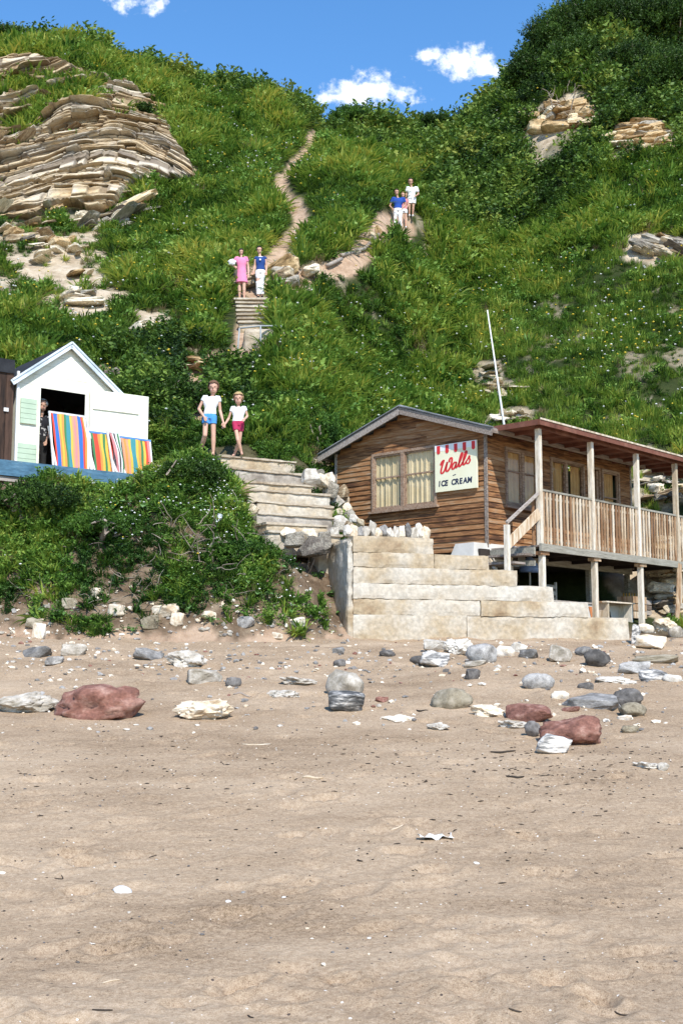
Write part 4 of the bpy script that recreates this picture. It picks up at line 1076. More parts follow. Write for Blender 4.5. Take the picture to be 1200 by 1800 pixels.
# script word (sign local metres)
def sc(pts_, ox, oz, s=1.0): return [(ox + (p[0] + .22 * p[1]) * s, oz + (p[1] + .22 * p[0]) * s) for p in pts_]
ox, oz = .10, .36
ribbon([sc([(-.0,.19),(.03,.25),(.075,.27),(.06,.2),(.045,.1),(.05,.03),(.09,.0),(.14,.04),(.165,.14),(.18,.2),(.175,.1),(.185,.03),(.225,.0),(.275,.05),(.30,.15),(.29,.24),(.25,.26),(.225,.21),(.26,.18)], ox, oz)], .042, -.0165, -.013, 'script_letter', M_SIGNR, sign)
ribbon([sc([(.425,.115),(.375,.13),(.335,.075),(.345,.01),(.385,-.0),(.42,.05),(.43,.12),(.425,.05),(.445,.0),(.48,.03)], ox, oz)], .040, -.0165, -.013, 'script_letter', M_SIGNR, sign)
ribbon([sc([(.475,.03),(.53,.12),(.56,.23),(.54,.27),(.515,.22),(.505,.1),(.515,.01),(.55,.0),(.585,.04)], ox, oz)], .040, -.0165, -.013, 'script_letter', M_SIGNR, sign)
ribbon([sc([(.58,.03),(.635,.12),(.665,.23),(.645,.27),(.62,.22),(.61,.1),(.62,.01),(.655,.0),(.69,.04)], ox, oz)], .040, -.0165, -.013, 'script_letter', M_SIGNR, sign)
ribbon([sc([(.68,.03),(.735,.10),(.755,.14),(.765,.09),(.79,.04),(.765,-.01),(.715,.0),(.70,.03)], ox, oz)], .036, -.0165, -.013, 'script_letter', M_SIGNR, sign)
def text_mesh(body, size, name, mat, parent, loc, rot, extrude=.0015, shear=0, bold=0.0, sx=1.0):
    cu = bpy.data.curves.new('txt', 'FONT'); cu.body = body; cu.size = size; cu.extrude = extrude; cu.shear = shear; cu.offset = bold; cu.resolution_u = 3
    o = bpy.data.objects.new('txt', cu); COL.objects.link(o); bpy.context.view_layer.update()
    dg = bpy.context.evaluated_depsgraph_get(); me = bpy.data.meshes.new_from_object(o.evaluated_get(dg)); me.materials.clear(); me.materials.append(mat)
    bpy.data.objects.remove(o); return link(name, me, None, parent, loc, rot, (sx, 1, 1))
xx = .09
for i, ch in enumerate('ICE CREAM'):
    if ch == ' ': xx += .06; continue
    text_mesh(ch, .16, 'letter', M_SIGNB, sign, (xx, -.0145, .115 + .012 * (xx - .1)), (math.pi / 2, 0, 0), shear=.12, bold=.006, sx=.92)
    xx += {'I': .06, 'M': .125}.get(ch, .102)
ribbon([[(.46, .305), (.50, .315), (.54, .325)]], .02, -.0165, -.013, 'dash', M_SIGNB, sign)

# ---- flagpole behind the cabin
a = P(886, 752, 31.5); b = P(856, 545, 30.6)
base = Vector((a.x + .05, a.y + .1, gz(a.x, a.y) - .3))
mb = MB(); mb.tube([base, a, b], [.035, .033, .014], 10); tag(mb.build('flagpole', [M_WHITE], smooth=True), 'thin bare white flagpole leaning left behind the cabin roof', 'flagpole')

# ---- things kept under the deck
M_CANVAS = M('canvas_white', [(.45,.43,.38),(.62,.60,.55)], 2, .9, .3, 10)
M_GREENP = M('faded_green_paint', [(.10,.20,.13),(.20,.32,.22)], 3, .8, .2, 10)
M_OR = M('orange_cloth', [(.45,.15,.05),(.55,.22,.09)], 3, .9)
M_BLUEP = M('blue_plastic', [(.10,.16,.30),(.18,.26,.42)], 3, .5)
def at_cab(name, x, y, label, cat, rz=0, group=None):
    w = cab(x, y, 0); z = gz(w.x, w.y); return empty(name, (w.x, w.y, z - .03), CR + rz, label, cat, group)
e = at_cab('counter', 1.75, -.55, 'low canvas covered counter standing behind the deck posts', 'counter')
h0 = (cab(0,0,-1.02).z - e.location.z)
mb = MB(); mb.box(-1.0, 2.5, -.02, .02, h0 - .42, h0)
for i in range(6): mb.box(-1.0 + i * .6, -.96 + i * .6, .02, .05, 0, h0)
mb.build('panel', [M_CANVAS], e); mb = MB(); mb.box(-1.02, 2.52, -.05, .45, h0 + .002, h0 + .03); mb.build('counter_top', [M_GREYW], e)
mb = MB(); mb.box(.0, .32, -.034, -.022, h0 - .34, h0 - .04); mb.build('green_patch', [M_GREENP], e)
mb = MB(); mb.add([(1.05,-.03,h0-.05),(1.4,-.03,h0-.07),(1.15,-.03,h0-.3)], [(0,2,1)]); mb.build('orange_patch', [M_OR], e)
ribbon([[(.42,h0-.12),(.5,h0-.2),(.46,h0-.3),(.55,h0-.26)],[(1.7,h0-.1),(1.8,h0-.22),(1.9,h0-.14),(1.95,h0-.28)]], .04, -.03, -.023, 'painted_mark', M_DARK, e)
for i in range(3):
    mb = MB(); mb.box(.75 + i * .35, .82 + i * .35, .06, .1, 0, h0 - .02); mb.build('leg', [M_GREYW], e)
e = at_cab('bench', 3.6, -.7, 'pale wooden bench with a slatted top beyond the third deck post', 'bench')
for i in range(3):
    mb = MB(); mb.box(-.6, .6, -.2 + i * .13, -.09 + i * .13, .42, .45); mb.build('slat', [M_BAL], e)
for sx in (-.5, .5):
    mb = MB(); mb.box(sx - .03, sx + .03, -.18, .16, 0, .418); mb.build('leg', [M_POST], e)
for i, (x, y, hh, lab) in enumerate([(4.6,-.6,.5,'open wooden crate of yellow and brown bottles under the deck'),(5.1,-.5,.35,'weathered wooden crate beside the rocks under the deck')]):
    e = at_cab('crate', x, y, lab, 'crate', .2 * i)
    for k in range(3):
        mb = MB(); z = .02 + k * hh / 3; mb.box(-.3, .3, -.2, -.18, z, z + hh / 3 - .02); mb.box(-.3, .3, .18, .2, z, z + hh / 3 - .02); mb.box(-.302, -.28, -.178, .178, z, z + hh/3 - .02); mb.box(.28, .302, -.178, .178, z, z + hh/3 - .02); mb.build('slat', [M_BAL if i == 0 else M_GREYW], e)
    if i == 0:
        for k in range(10):
            mb = MB(); x_ = -.24 + (k % 5) * .12; y_ = -.08 + (k // 5) * .14; mb.tube([(x_, y_, .2), (x_, y_, .48), (x_, y_, .52), (x_, y_, .58)], [.035, .035, .014, .014], 7); o = mb.build('bottle', [M('amber_glass%d' % k, [(.35,.18,.03),(.5,.3,.06)], 3, .25)] if k == 0 else [bpy.data.materials['amber_glass0']], None, True, loc=e.location); o.rotation_euler = e.rotation_euler; tag(o, 'amber glass bottle standing in the open crate under the deck', 'bottle', 'bottles in the crate under the deck')
e = at_cab('dinghy_cover', .35, .15, 'small pale boat cabin with dark panes stored under the cabin floor', 'boat cabin', -.1)
mb = MB(); V = [(-.9,-.3,.35),(.9,-.3,.35),(.9,.4,.35),(-.9,.4,.35),(-.75,-.2,.78),(.55,-.2,.78),(.55,.3,.78),(-.75,.3,.78)]
mb.add([(x, y, z + .35) for x, y, z in V], [(3,2,1,0),(4,5,6,7),(0,1,5,4),(1,2,6,5),(2,3,7,6),(3,0,4,7)]); mb.build('body', [M_CANVAS], e)
for x in (-.55, -.1, .3):
    mb = MB(); mb.box(x - .14, x + .14, -.31, -.25, .82, 1.0); mb.build('pane', [M_DARK], e)
e = at_cab('leaning_board', 5.5, -1.35, 'rough orange plank leaning against the last deck post in view', 'board')
mb = MB(); mb.beam((-.25, 0, 0), (.15, .1, 1.35), .16, .03, up=(0,1,0)); mb.build('plank', [M_BAL], e)
e = at_cab('umbrella', .95, -.35, 'folded blue parasol propped up in the shade below the deck', 'parasol')
mb = MB(); mb.tube([(0,0,0),(0,0,1.1)], .02, 8); mb.build('pole', [M_BEAM], e)
mb = MB(); mb.tube([(0,0,.95),(.0,0,1.05),(0,0,1.2),(0,0,1.3)], [.22,.2,.1,.01], 10); mb.build('canopy', [M_BLUEP], e, True)
e = at_cab('chair', 1.35, -.75, 'dark slatted garden chair in the shade behind the concrete stair', 'chair')
for k, (bx_) in enumerate([(-.22,.22,-.2,.2,.42,.45)]):
    mb = MB(); mb.box(*bx_); mb.build('seat', [M_DARK], e)
for sx in (-.2, .2):
    for sy in (-.18, .18):
        mb = MB(); mb.box(sx - .02, sx + .02, sy - .02, sy + .02, 0, .418 if sy < 0 else .95); mb.build('leg', [M_BEAM], e)
for k in range(3):
    mb = MB(); mb.box(-.18, .18, .17, .19, .55 + k * .13, .63 + k * .13); mb.build('back_slat', [M_BEAM], e)

# ---------------------------------------------------------------- white beach hut
M_CREAM = M('cream_paint', [(.66,.64,.50),(.80,.79,.66),(.84,.83,.72)], 2.5, .6, .12, 12, grit=.04)
M_TRIM = M('pale_blue_trim', [(.40,.47,.52),(.62,.69,.74),(.74,.78,.80)], 2.2, .6, .2, 12, stretch=(1,1,1), grit=.1, gritscale=8)
M_GRN = M('pale_green_paint', [(.36,.47,.34),(.50,.60,.45)], 3, .6, .12, 12)
M_BLACK = M('black_felt', [(.012,.013,.016),(.03,.032,.036)], 4, .9, .3, 25)
M_BRN = wood('tarred_board', [(.018,.011,.008),(.05,.028,.018),(.08,.045,.03)], rand=.4, grain=(9, 9, 1.0))
M_BLUE = M('worn_blue_paint', [(.045,.11,.17),(.075,.165,.24),(.10,.20,.28),(.42,.30,.19)], 3.0, .7, .35, 9, detail=9, stretch=(1, 3, 3), pos=(.3,.5,.66,.74), grit=.15, gritscale=10)
HR = math.atan2(.626, .78); HO = P(27, 818, 23)
hut = empty('beach_hut', tuple(HO), HR, 'cream painted beach hut with black felt roof and its door wide open', 'beach hut')
HW, HE, HA, HD = 2.12, 1.70, 2.52, 2.3
hs = (HA - HE) / (HW / 2)
# front boards, vertical-jointed panels around the doorway
def hbx(name, x0, x1, z0, z1, mat=M_CREAM, y0=0, y1=.03, parent=hut):
    mb = MB(); mb.box(x0, x1, y0, y1, z0, z1); return mb.build(name, [mat], parent)
DX0, DX1, DZ = .42, 1.46, 1.64
z = 0
while z < HA - .05:
    h = .205; a, b = 0, HW
    if z + h > HE:
        d = (z + h * .5 - HE) / hs; a, b = max(0, d), HW - max(0, d)
    def trap(a0, b0, z0, z1):
        if b0 - a0 < .05: return
        d0 = max(0, (z0 - HE) / hs); d1 = max(0, (z1 - HE) / hs)
        la, lb = max(a0, d0), max(a0, min(d1, HW/2)); ra, rb = min(b0, HW - d0), min(b0, HW - min(d1, HW/2))
        mb = MB(); z1 = min(z1, HA)
        mb.add([(la,0,z0),(ra,0,z0),(rb,0,z1),(lb,0,z1),(la,.03,z0),(ra,.03,z0),(rb,.03,z1),(lb,.03,z1)], [(0,1,2,3),(4,7,6,5),(0,4,5,1),(3,2,6,7),(0,3,7,4),(1,5,6,2)])
        mb.build('board', [M_CREAM], hut)
    if z + h <= DZ + .05:
        trap(0, DX0, z, z + h - .004); trap(DX1, HW, z, z + h - .004)
    else: trap(0, HW, z, z + h - .004)
    z += h
mb = MB(); mb.box(0, .03, .03, HD, 0, HE); mb.box(HW - .03, HW, .03, HD, 0, HE); mb.box(0, HW, HD - .03, HD - .001, 0, HE); mb.box(.03, HW - .03, .03, HD - .03, -.04, .0)
mb.build('wall', [M_CREAM], hut)
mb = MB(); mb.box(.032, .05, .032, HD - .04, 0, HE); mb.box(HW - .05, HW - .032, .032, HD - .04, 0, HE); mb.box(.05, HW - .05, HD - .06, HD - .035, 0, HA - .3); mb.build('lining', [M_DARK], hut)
for sgn in (-1, 1):
    xe = -.16 if sgn < 0 else HW + .16; xm = HW / 2; zm = HA + .03; ze = zm - hs * abs(xe - xm)
    mb = MB(); y0, y1, t = -.09, HD + .15, .04
    V = [(xe,y0,ze),(xe,y1,ze),(xm,y1,zm),(xm,y0,zm),(xe,y0,ze+t),(xe,y1,ze+t),(xm,y1,zm+t),(xm,y0,zm+t)]
    mb.add(V, [(0,1,2,3)[::-sgn],(4,5,6,7)[::sgn],(0,1,5,4),(3,2,6,7),(0,3,7,4),(1,2,6,5)]); mb.build('roof_slope', [M_BLACK], hut)
    mb = MB(); mb.beam((xe - sgn * .0, y0 - .014, ze - .02), (xm, y0 - .014, zm - .02), .026, .11); mb.build('barge_board', [M_TRIM], hut)
    mb = MB(); mb.beam((xe, y0 - .03, ze + .035), (xm, y0 - .03, zm + .035), .03, .035); mb.build('barge_cap', [M_TRIM], hut)
hbx('door_frame', DX0 - .0, DX0 + .05, 0, DZ, y0=-.022, y1=-.002); hbx('door_frame', DX1 - .03, DX1 + .05, 0, DZ, y0=-.022, y1=-.002); hbx('lintel', DX0 + .051, DX1 - .031, DZ - .05, DZ, y0=-.021, y1=-.002)
dr = empty('door'); dr.parent = hut; dr.location = (DX1 + .05, -.05, 0); dr.rotation_euler = (0, 0, R(-5))
hbx('door_leaf', 0, 1.27, .02, 1.70, y0=-.035, y1=.0, parent=dr); hbx('batten', .05, 1.05, 1.30, 1.345, y0=-.06, y1=-.036, parent=dr); hbx('batten', .05, 1.05, .35, .395, y0=-.06, y1=-.036, parent=dr)
sh = empty('shutter'); sh.parent = hut
for k in range(5): hbx('slat', .06, .39, .84 + k * .1, .934 + k * .1, M_GRN, -.04, -.012, sh)
sh2 = empty('shutter'); sh2.parent = hut
for k in range(4): hbx('slat', .02, .41, .05 + k * .1, .144 + k * .1, M_GRN, -.035, -.01, sh2)
hbx('corner_post', -.03, .02, -.1, 1.85, M_WHITE, -.04, -.002)

# brown hut at the very left
bh = empty('brown_hut', tuple(HO), HR, 'dark brown tarred hut cut off by the left edge of the photo', 'beach hut')
k = 0; x = -.085
while x > -2.4:
    hbx('board', x - .15, x - .004, -.05, 1.92 - .0, M_BRN, -.02 + .006 * (k % 2), .02, bh); x -= .152; k += 1
hbx('top_board', -2.4, -.09, 1.78, 2.0, M_BLACK, -.05, -.022, bh); mb = MB(); mb.box(-2.4, -.09, -.04, 2.2, 2.001, 2.05); mb.build('roof', [M_BLACK], bh); mb = MB(); mb.box(-.11, -.085, .02, 2.2, 0, 1.98); mb.build('wall', [M_BRN], bh)
hbx('latch', -.28, -.19, 1.02, 1.09, M_WHITE, -.05, -.024, bh)
# blue platform
pl_ = empty('platform', tuple(HO), HR, 'raised boardwalk with a long worn blue edge board below the beach huts', 'platform')
PZ = -.075; PY = -.75
x = -3.0
while x < 3.1:
    mb = MB(); mb.box(x, x + .145, PY + .03, .7 if x > 2.2 else .0, PZ - .04, PZ); mb.build('deck_board', [M_GREYW], pl_); x += .15
mb = MB(); 
for i in range(30):
    x0 = -3.0 + i * .205; x1 = x0 + .205
mb = MB(); mb.box(-3.0, .55, PY, PY + .028, PZ - .26, PZ + .03); mb.build('edge_board', [M_BLUE], pl_)
mb = MB(); mb.box(.556, 3.12, PY + .002, PY + .03, PZ - .25, PZ + .028); mb.build('edge_board', [M_BLUE], pl_)
mb = MB(); mb.box(-3.0, 2.2, PY + .04, PY + .09, PZ - .36, PZ - .27); mb.box(1.0, 2.9, PY + .02, PY + .07, PZ - .42, PZ - .375); mb.build('bearer', [M_GREYW], pl_)
# deckchairs
STR = {n: M('stripe_' + n, [tuple(.92 * v for v in c), c], 5, .9, .15, 60) for n, c in dict(red=(.62,.07,.04), orange=(.72,.27,.07), yellow=(.72,.44,.07), green=(.06,.20,.08), teal=(.06,.26,.28), blue=(.04,.15,.46), white=(.74,.72,.68), pink=(.62,.24,.24), peach=(.66,.30,.17), dark=(.06,.05,.05)).items()}
M_DCW = M('deckchair_white', [(.60,.60,.58),(.76,.76,.74)], 5, .6, .1, 20); M_DCB = M('deckchair_blue', [(.08,.20,.48),(.14,.30,.60)], 5, .6, .1, 20)
def deckchair(x, y, w, h, stripes, fmat, label, lean=.22, rz=0.0, rail=None, sag=.03, extra=True):
    c, s = math.cos(HR), math.sin(HR)
    e = empty('deckchair', (HO.x + x * c - y * s, HO.y + x * s + y * c, HO.z + PZ + .002), HR + rz, label, 'deckchair', 'striped deckchairs in front of the white hut')
    dy = lean * h
    for sx in (0, w):
        mb = MB(); mb.beam((sx, 0, 0), (sx, dy, h), .035, .03, up=(0, -1, 0)); mb.build('side_rail', [fmat], e)
        mb = MB(); mb.beam((sx + (.03 if sx == 0 else -.03), -.08, .0), (sx + (.03 if sx == 0 else -.03), dy * .9 + .12, h * .78), .03, .028, up=(0, -1, 0)); mb.build('side_rail', [fmat], e)
    mb = MB(); mb.beam((-.02, dy, h + .012), (w + .02, dy, h + .012), .035, .04); mb.build('top_rail', [rail or fmat], e)
    mb = MB(); mb.beam((-.02, -.09, .05), (w + .02, -.09, .05), .028, .028); mb.build('foot_rail', [fmat], e)
    n = len(stripes); V = []; Fs = []; Mi = []; rows_ = 10; names = sorted(set(stripes)); a, b = .035, w - .035
    for j in range(rows_ + 1):
        t = j / rows_; z = .02 + (h - .02) * t
        for i in range(n + 1):
            xx_ = a + (b - a) * i / n + .012 * math.sin(t * 5 + i * .3)
            V.append((xx_, dy * t - .015 - sag * math.sin(math.pi * t) - .012 * math.sin(t * 9 + i * .9), z))
    for j in range(rows_):
        for i in range(n):
            p = j * (n + 1) + i; Fs.append((p, p + 1, p + n + 2, p + n + 1)); Mi.append(names.index(stripes[i]))
    me = mesh_py('fabric', V, Fs, [STR[q] for q in names], Mi, smooth=True); link('fabric', me, None, e)
    return e
S1 = 'red blue blue orange yellow orange green teal teal yellow peach pink peach blue blue red orange white'.split()
S2 = 'green red red orange yellow green yellow orange red'.split()
S3 = 'peach orange peach yellow teal teal yellow orange green yellow red pink'.split()
deckchair(.60, -.42, .80, 1.16, S1, M_DCW, 'tall deckchair with blue, teal, orange and peach stripes in the hut doorway')
deckchair(1.43, -.40, .52, .86, S2, M_DCW, 'deckchair with red, green and yellow stripes propped below the open door', rail=M_DCB)
deckchair(2.12, -.36, .70, .84, S3, M_DCW, 'right hand deckchair with orange, yellow and teal stripes and blue rail', rail=M_DCB, lean=.2)
deckchair(1.86, -.50, .30, .90, 'pink pink white dark white green'.split(), M_DCW, 'narrow folded deckchair with loose pink and dark cloth between two others', lean=.24, rz=.3, sag=.06)

# ---------------------------------------------------------------- vegetation
L_GRASS = leaf_mat('grass_leaf', (.026,.062,.009), (.132,.235,.027), (.33,.41,.064), .34)
L_HERB = leaf_mat('herb_leaf', (.020,.058,.010), (.100,.208,.028), (.22,.34,.058), .28)
L_SCRUB = leaf_mat('scrub_leaf', (.012,.032,.007), (.064,.130,.018), (.18,.27,.042), .22)
L_DRY = leaf_mat('dry_grass', (.10,.075,.035), (.22,.17,.08), (.32,.27,.14), .3)
M_TWIG = M('dead_twig', [(.13,.10,.075),(.27,.22,.17),(.40,.35,.29)], 3, .9)
proto = bpy.data.collections.new('plant_prototypes')
def blades_mesh(name, n, L, spread, w, droop, mat, seed, up=.35, base=.10):
    r = np.random.default_rng(seed); V = []; T = []; A = []
    for k in range(n):
        az = r.uniform(0, 2*np.pi); ln = L * r.uniform(.55, 1.1); out = spread * r.uniform(.15, 1.0)
        b0 = np.array([np.cos(az + r.normal()*.8), np.sin(az + r.normal()*.8), 0]) * base * r.uniform(0, 1)
        d = np.array([np.cos(az), np.sin(az), 0]); side = np.array([-d[1], d[0], 0])
        i0 = len(V); val = r.uniform(0, 1)
        ts = (0, .38, .72, 1.0); ws = (.55, 1.0, .7, 0)
        for t, ww in zip(ts, ws):
            p = b0 + d * (ln * out * t ** 1.3) + np.array([0, 0, ln * (1 - .35 * out) * (t - droop * out * t ** 2.6)])
            if ww > 0: V += [p - side * w * ww / 2, p + side * w * ww / 2]; A += [val, val]
            else: V.append(p); A.append(val)
        T += [(i0, i0+1, i0+3), (i0, i0+3, i0+2), (i0+2, i0+3, i0+5), (i0+2, i0+5, i0+4), (i0+4, i0+5, i0+6)]
    me = mesh_np(name, np.array(V), np.array(T), 3, [mat])
    at = me.attributes.new('blade', 'FLOAT', 'POINT'); at.data.foreach_set('value', np.array(A, np.float32))
    return me
def leafy_mesh(name, nst, H, R_, leaf, mat, seed, per=12):
    """short stems set with small leaves"""
    r = np.random.default_rng(seed); V = []; T = []; A = []
    for k in range(nst):
        az = r.uniform(0, 2*np.pi); out = R_ * r.uniform(.1, 1); h = H * r.uniform(.55, 1.1) * (1 - .3 * out / R_)
        b0 = np.array([np.cos(az), np.sin(az), 0]) * R_ * .25; tip = np.array([np.cos(az) * out, np.sin(az) * out, h]); val = r.uniform(0, 1)
        for j in range(per):
            t = (j + 1) / per; p = b0 + (tip - b0) * t + np.array([0, 0, .1 * H * np.sin(t * 3)])
            a2 = r.uniform(0, 2*np.pi); dd = np.array([np.cos(a2), np.sin(a2), r.uniform(-.1, .9)]); dd /= np.linalg.norm(dd)
            sd_ = np.cross(dd, r.normal(size=3)); sd_ /= np.linalg.norm(sd_) + 1e-9; l = leaf * r.uniform(.6, 1.2); i0 = len(V)
            V += [p, p + dd * l * .5 + sd_ * l * .27, p + dd * l, p + dd * l * .5 - sd_ * l * .27]; A += [np.clip(val * .6 + .4 * t + r.normal() * .08, 0, 1)] * 4
            T += [(i0, i0+1, i0+2), (i0, i0+2, i0+3)]
    me = mesh_np(name, np.array(V), np.array(T), 3, [mat])
    at = me.attributes.new('blade', 'FLOAT', 'POINT'); at.data.foreach_set('value', np.array(A, np.float32))
    return me
protos = []
def addp(me):
    o = bpy.data.objects.new('p%02d_' % len(protos) + me.name, me); proto.objects.link(o); protos.append(o)
for k in range(4): addp(blades_mesh('grass_tuft', 38, .60, 1.05, .040, .62, L_GRASS, 10 + k, base=.16))       # 0-3 lush arching
for k in range(2): addp(blades_mesh('fine_tuft', 60, .42, .6, .018, .25, L_GRASS, 20 + k, base=.2))            # 4-5 short fine
for k in range(3): addp(leafy_mesh('herb', 16, .42, .34, .105, L_HERB, 30 + k, 10))                            # 6-8 leafy herbs
for k in range(3): addp(leafy_mesh('scrub', 26, .85, .62, .13, L_SCRUB, 40 + k, 13))                           # 9-11 scrub
addp(blades_mesh('dry_tuft', 40, .45, .75, .018, .3, L_DRY, 50, base=.16))                                     # 12 dry
for k in range(2): addp(blades_mesh('fern', 22, .70, 1.0, .085, .55, L_HERB, 60 + k, base=.06))                # 13-14 broad fronds
addp(leafy_mesh('bramble', 18, .32, .36, .07, L_HERB, 70, 14))                                                 # 15

def instancer(name, pos, idx, rot, scl, tint):
    me = bpy.data.meshes.new(name); me.vertices.add(len(pos)); me.vertices.foreach_set('co', np.asarray(pos, np.float32).ravel())
    for nm, tp, arr in (('idx', 'INT', np.asarray(idx, np.int32)), ('scl', 'FLOAT', np.asarray(scl, np.float32)), ('tint', 'FLOAT', np.asarray(tint, np.float32))):
        at = me.attributes.new(nm, tp, 'POINT'); at.data.foreach_set('value', arr)
    at = me.attributes.new('rot', 'FLOAT_VECTOR', 'POINT'); at.data.foreach_set('vector', np.asarray(rot, np.float32).ravel())
    o = bpy.data.objects.new(name, me); COL.objects.link(o)
    ng = bpy.data.node_groups.new(name, 'GeometryNodeTree')
    ng.interface.new_socket('Geometry', in_out='INPUT', socket_type='NodeSocketGeometry'); ng.interface.new_socket('Geometry', in_out='OUTPUT', socket_type='NodeSocketGeometry')
    n = ng.nodes; l = ng.links.new
    gi = n.new('NodeGroupInput'); go = n.new('NodeGroupOutput'); ip = n.new('GeometryNodeInstanceOnPoints'); ci = n.new('GeometryNodeCollectionInfo')
    ci.inputs['Collection'].default_value = proto; ci.inputs['Separate Children'].default_value = True; ci.inputs['Reset Children'].default_value = True
    def na(nm, t):
        a = n.new('GeometryNodeInputNamedAttribute'); a.data_type = t; a.inputs['Name'].default_value = nm; return a.outputs['Attribute']
    l(gi.outputs[0], ip.inputs['Points']); l(ci.outputs[0], ip.inputs['Instance']); ip.inputs['Pick Instance'].default_value = True
    l(na('idx', 'INT'), ip.inputs['Instance Index'])
    e2r = n.new('FunctionNodeEulerToRotation'); l(na('rot', 'FLOAT_VECTOR'), e2r.inputs[0]); l(e2r.outputs[0], ip.inputs['Rotation'])
    l(na('scl', 'FLOAT'), ip.inputs['Scale']); l(ip.outputs[0], go.inputs[0])
    md = o.modifiers.new('scatter', 'NODES'); md.node_group = ng
    return o
def in_cab(x, y, mx=.35, vy=1.5):
    dx, dy = x - KX, y - KY; c, s = math.cos(CR), math.sin(CR); lx = dx * c + dy * s; ly = -dx * s + dy * c
    return (lx > -mx) & (lx < 9.2) & (ly > -vy) & (ly < W + mx * .3) & ((lx < Lc + .2) | (ly < .3))
def in_hut(x, y):
    dx, dy = x - HO.x, y - HO.y; c, s = math.cos(HR), math.sin(HR); lx = dx * c + dy * s; ly = -dx * s + dy * c
    return (lx > -2.6) & (lx < 3.15) & (ly > -.82) & (ly < 2.5)
def in_stair(x, y):
    dx, dy = x - .198, y - 21.0; c, s = math.cos(TH), math.sin(TH); lx = dx * c + dy * s; ly = -dx * s + dy * c
    a = (lx > -.4) & (lx < 5.6) & (ly > -.1) & (ly < 2.8)
    fl = (seg_dist(x, y, [(-1.9, 25.4), (-1.78, 25.0), (-.85, 22.2)]) < .80) & (y < 25.5)
    return a | fl
def height_slope(x, y):
    e = .15; h = hill_h(x, y); gx = (hill_h(x + e, y) - h) / e; gy = (hill_h(x, y + e) - h) / e
    return h, gx, gy
def scatter(n, y0, y1, u0, u1, seed, ypow=1.0):
    r = np.random.default_rng(seed); Y = y0 + (y1 - y0) * r.random(n) ** ypow; x = r.uniform(u0, u1, n) * Y
    return r, x, Y
r, x, y = scatter(66000, 26.2, 73, -.44, .46, 101, .92)
h, gx, gy = height_slope(x, y)
tm_ = trail_mask(x, y); bmk = bare_mask(x, y); cmk = cliff_mask(x, y); cmk = cmk * (np.minimum(seg_dist(x, y, ledge), seg_dist(x, y, ledge2)) > .6)
tm_ = np.maximum(tm_, 1 - sstep(.45, .7, seg_dist(x, y, trails[0]))); tm_ = np.maximum(tm_, (seg_dist(x, y, trails[3][-3:]) < .72) * 1.0)
keep = (r.random(len(x)) > np.maximum(np.maximum(tm_ * 1.25, bmk * .93), cmk * .985)) & ~in_cab(x, y) & ~in_hut(x, y) & (h > beach_h(x, y))
people_xy = hits([424, 455, 700, 727, 690, 366, 418], [530, 526, 385, 380, 385, 797, 797])
for q in people_xy:
    keep &= ~((np.abs(x - q[0]) < .55) & (y < q[1] + .3) & (y > q[1] - (1.3 if q[1] > 43 else 1.8)) & (q[1] > 30))
for (cx_, cy_, rx_) in ((1120, 246, 1.7), (985, 212, 1.9), (1165, 440, 1.3), (632, 448, .4), (604, 461, .4)):
    q = hit(cx_, cy_); keep &= ~((np.abs(x - q.x) < rx_) & (y < q.y + min(1.2, rx_ * .7)) & (y > q.y - 1.15 * rx_))
big = fbm(x / 3.2, y / 3.2, seed=71, octaves=3); med = fbm(x / 1.0, y / 1.0, seed=72, octaves=2)
px_, py_ = project(x, y, h)
scr = sstep(49, 54, y) * sstep(.06, .13, x / y) * sstep(-.35, .1, big + .45 * sstep(.11, .18, x / y))      # dark scrub high on the right
scr = np.maximum(scr, .8 * (seg_dist(x, y, hits([250, 330, 300], [690, 720, 640])[:, :2]) < 1.6) * (med > -.3))
scr = np.maximum(scr, .3 * sstep(60, 64, y))
idx = r.integers(0, 4, len(x)); q = r.random(len(x))
idx = np.where(q < .10 + .1 * (med > .2), r.integers(4, 6, len(x)), idx)
idx = np.where((q > .66), r.integers(6, 9, len(x)), idx); idx = np.where((q > .88) & (big > -.35), r.integers(13, 15, len(x)), idx)
idx = np.where(r.random(len(x)) < .02 + .16 * (bmk > .05), 12, idx)
idx = np.where(r.random(len(x)) < scr * .45, r.integers(9, 12, len(x)), idx)
scl = 1.3 * (.6 + .55 * r.random(len(x))) * (1 + .45 * np.clip(big * 2, -1, 1) * .6 + .55 * med) * (1 - .5 * bmk)
scl = scl * np.interp(y, [26, 32, 50, 72], [.72, .85, 1.1, 1.3])
lowgrass = sstep(.08, .14, x / y) * (1 - sstep(42, 47, y))     # cropped turf right of the flagpole
idx = np.where((lowgrass > .5) & (r.random(len(x)) < .6), r.integers(4, 6, len(x)), idx); scl *= (1 - .3 * lowgrass)
tint = .47 + .40 * big + .38 * med + r.normal(size=len(x)) * .14 - .12 * scr
rot = np.stack([-gy * -.22 + r.normal(size=len(x)) * .12, -gx * .22 * -1 + r.normal(size=len(x)) * .12, r.uniform(0, 6.28, len(x))], 1)
pos = np.stack([x, y, h - .04], 1)
g = instancer('hillside_grass', pos[keep], idx[keep], rot[keep], scl[keep], np.clip(tint[keep], 0, 1)); g['kind'] = 'stuff'
print('hill tufts', keep.sum())
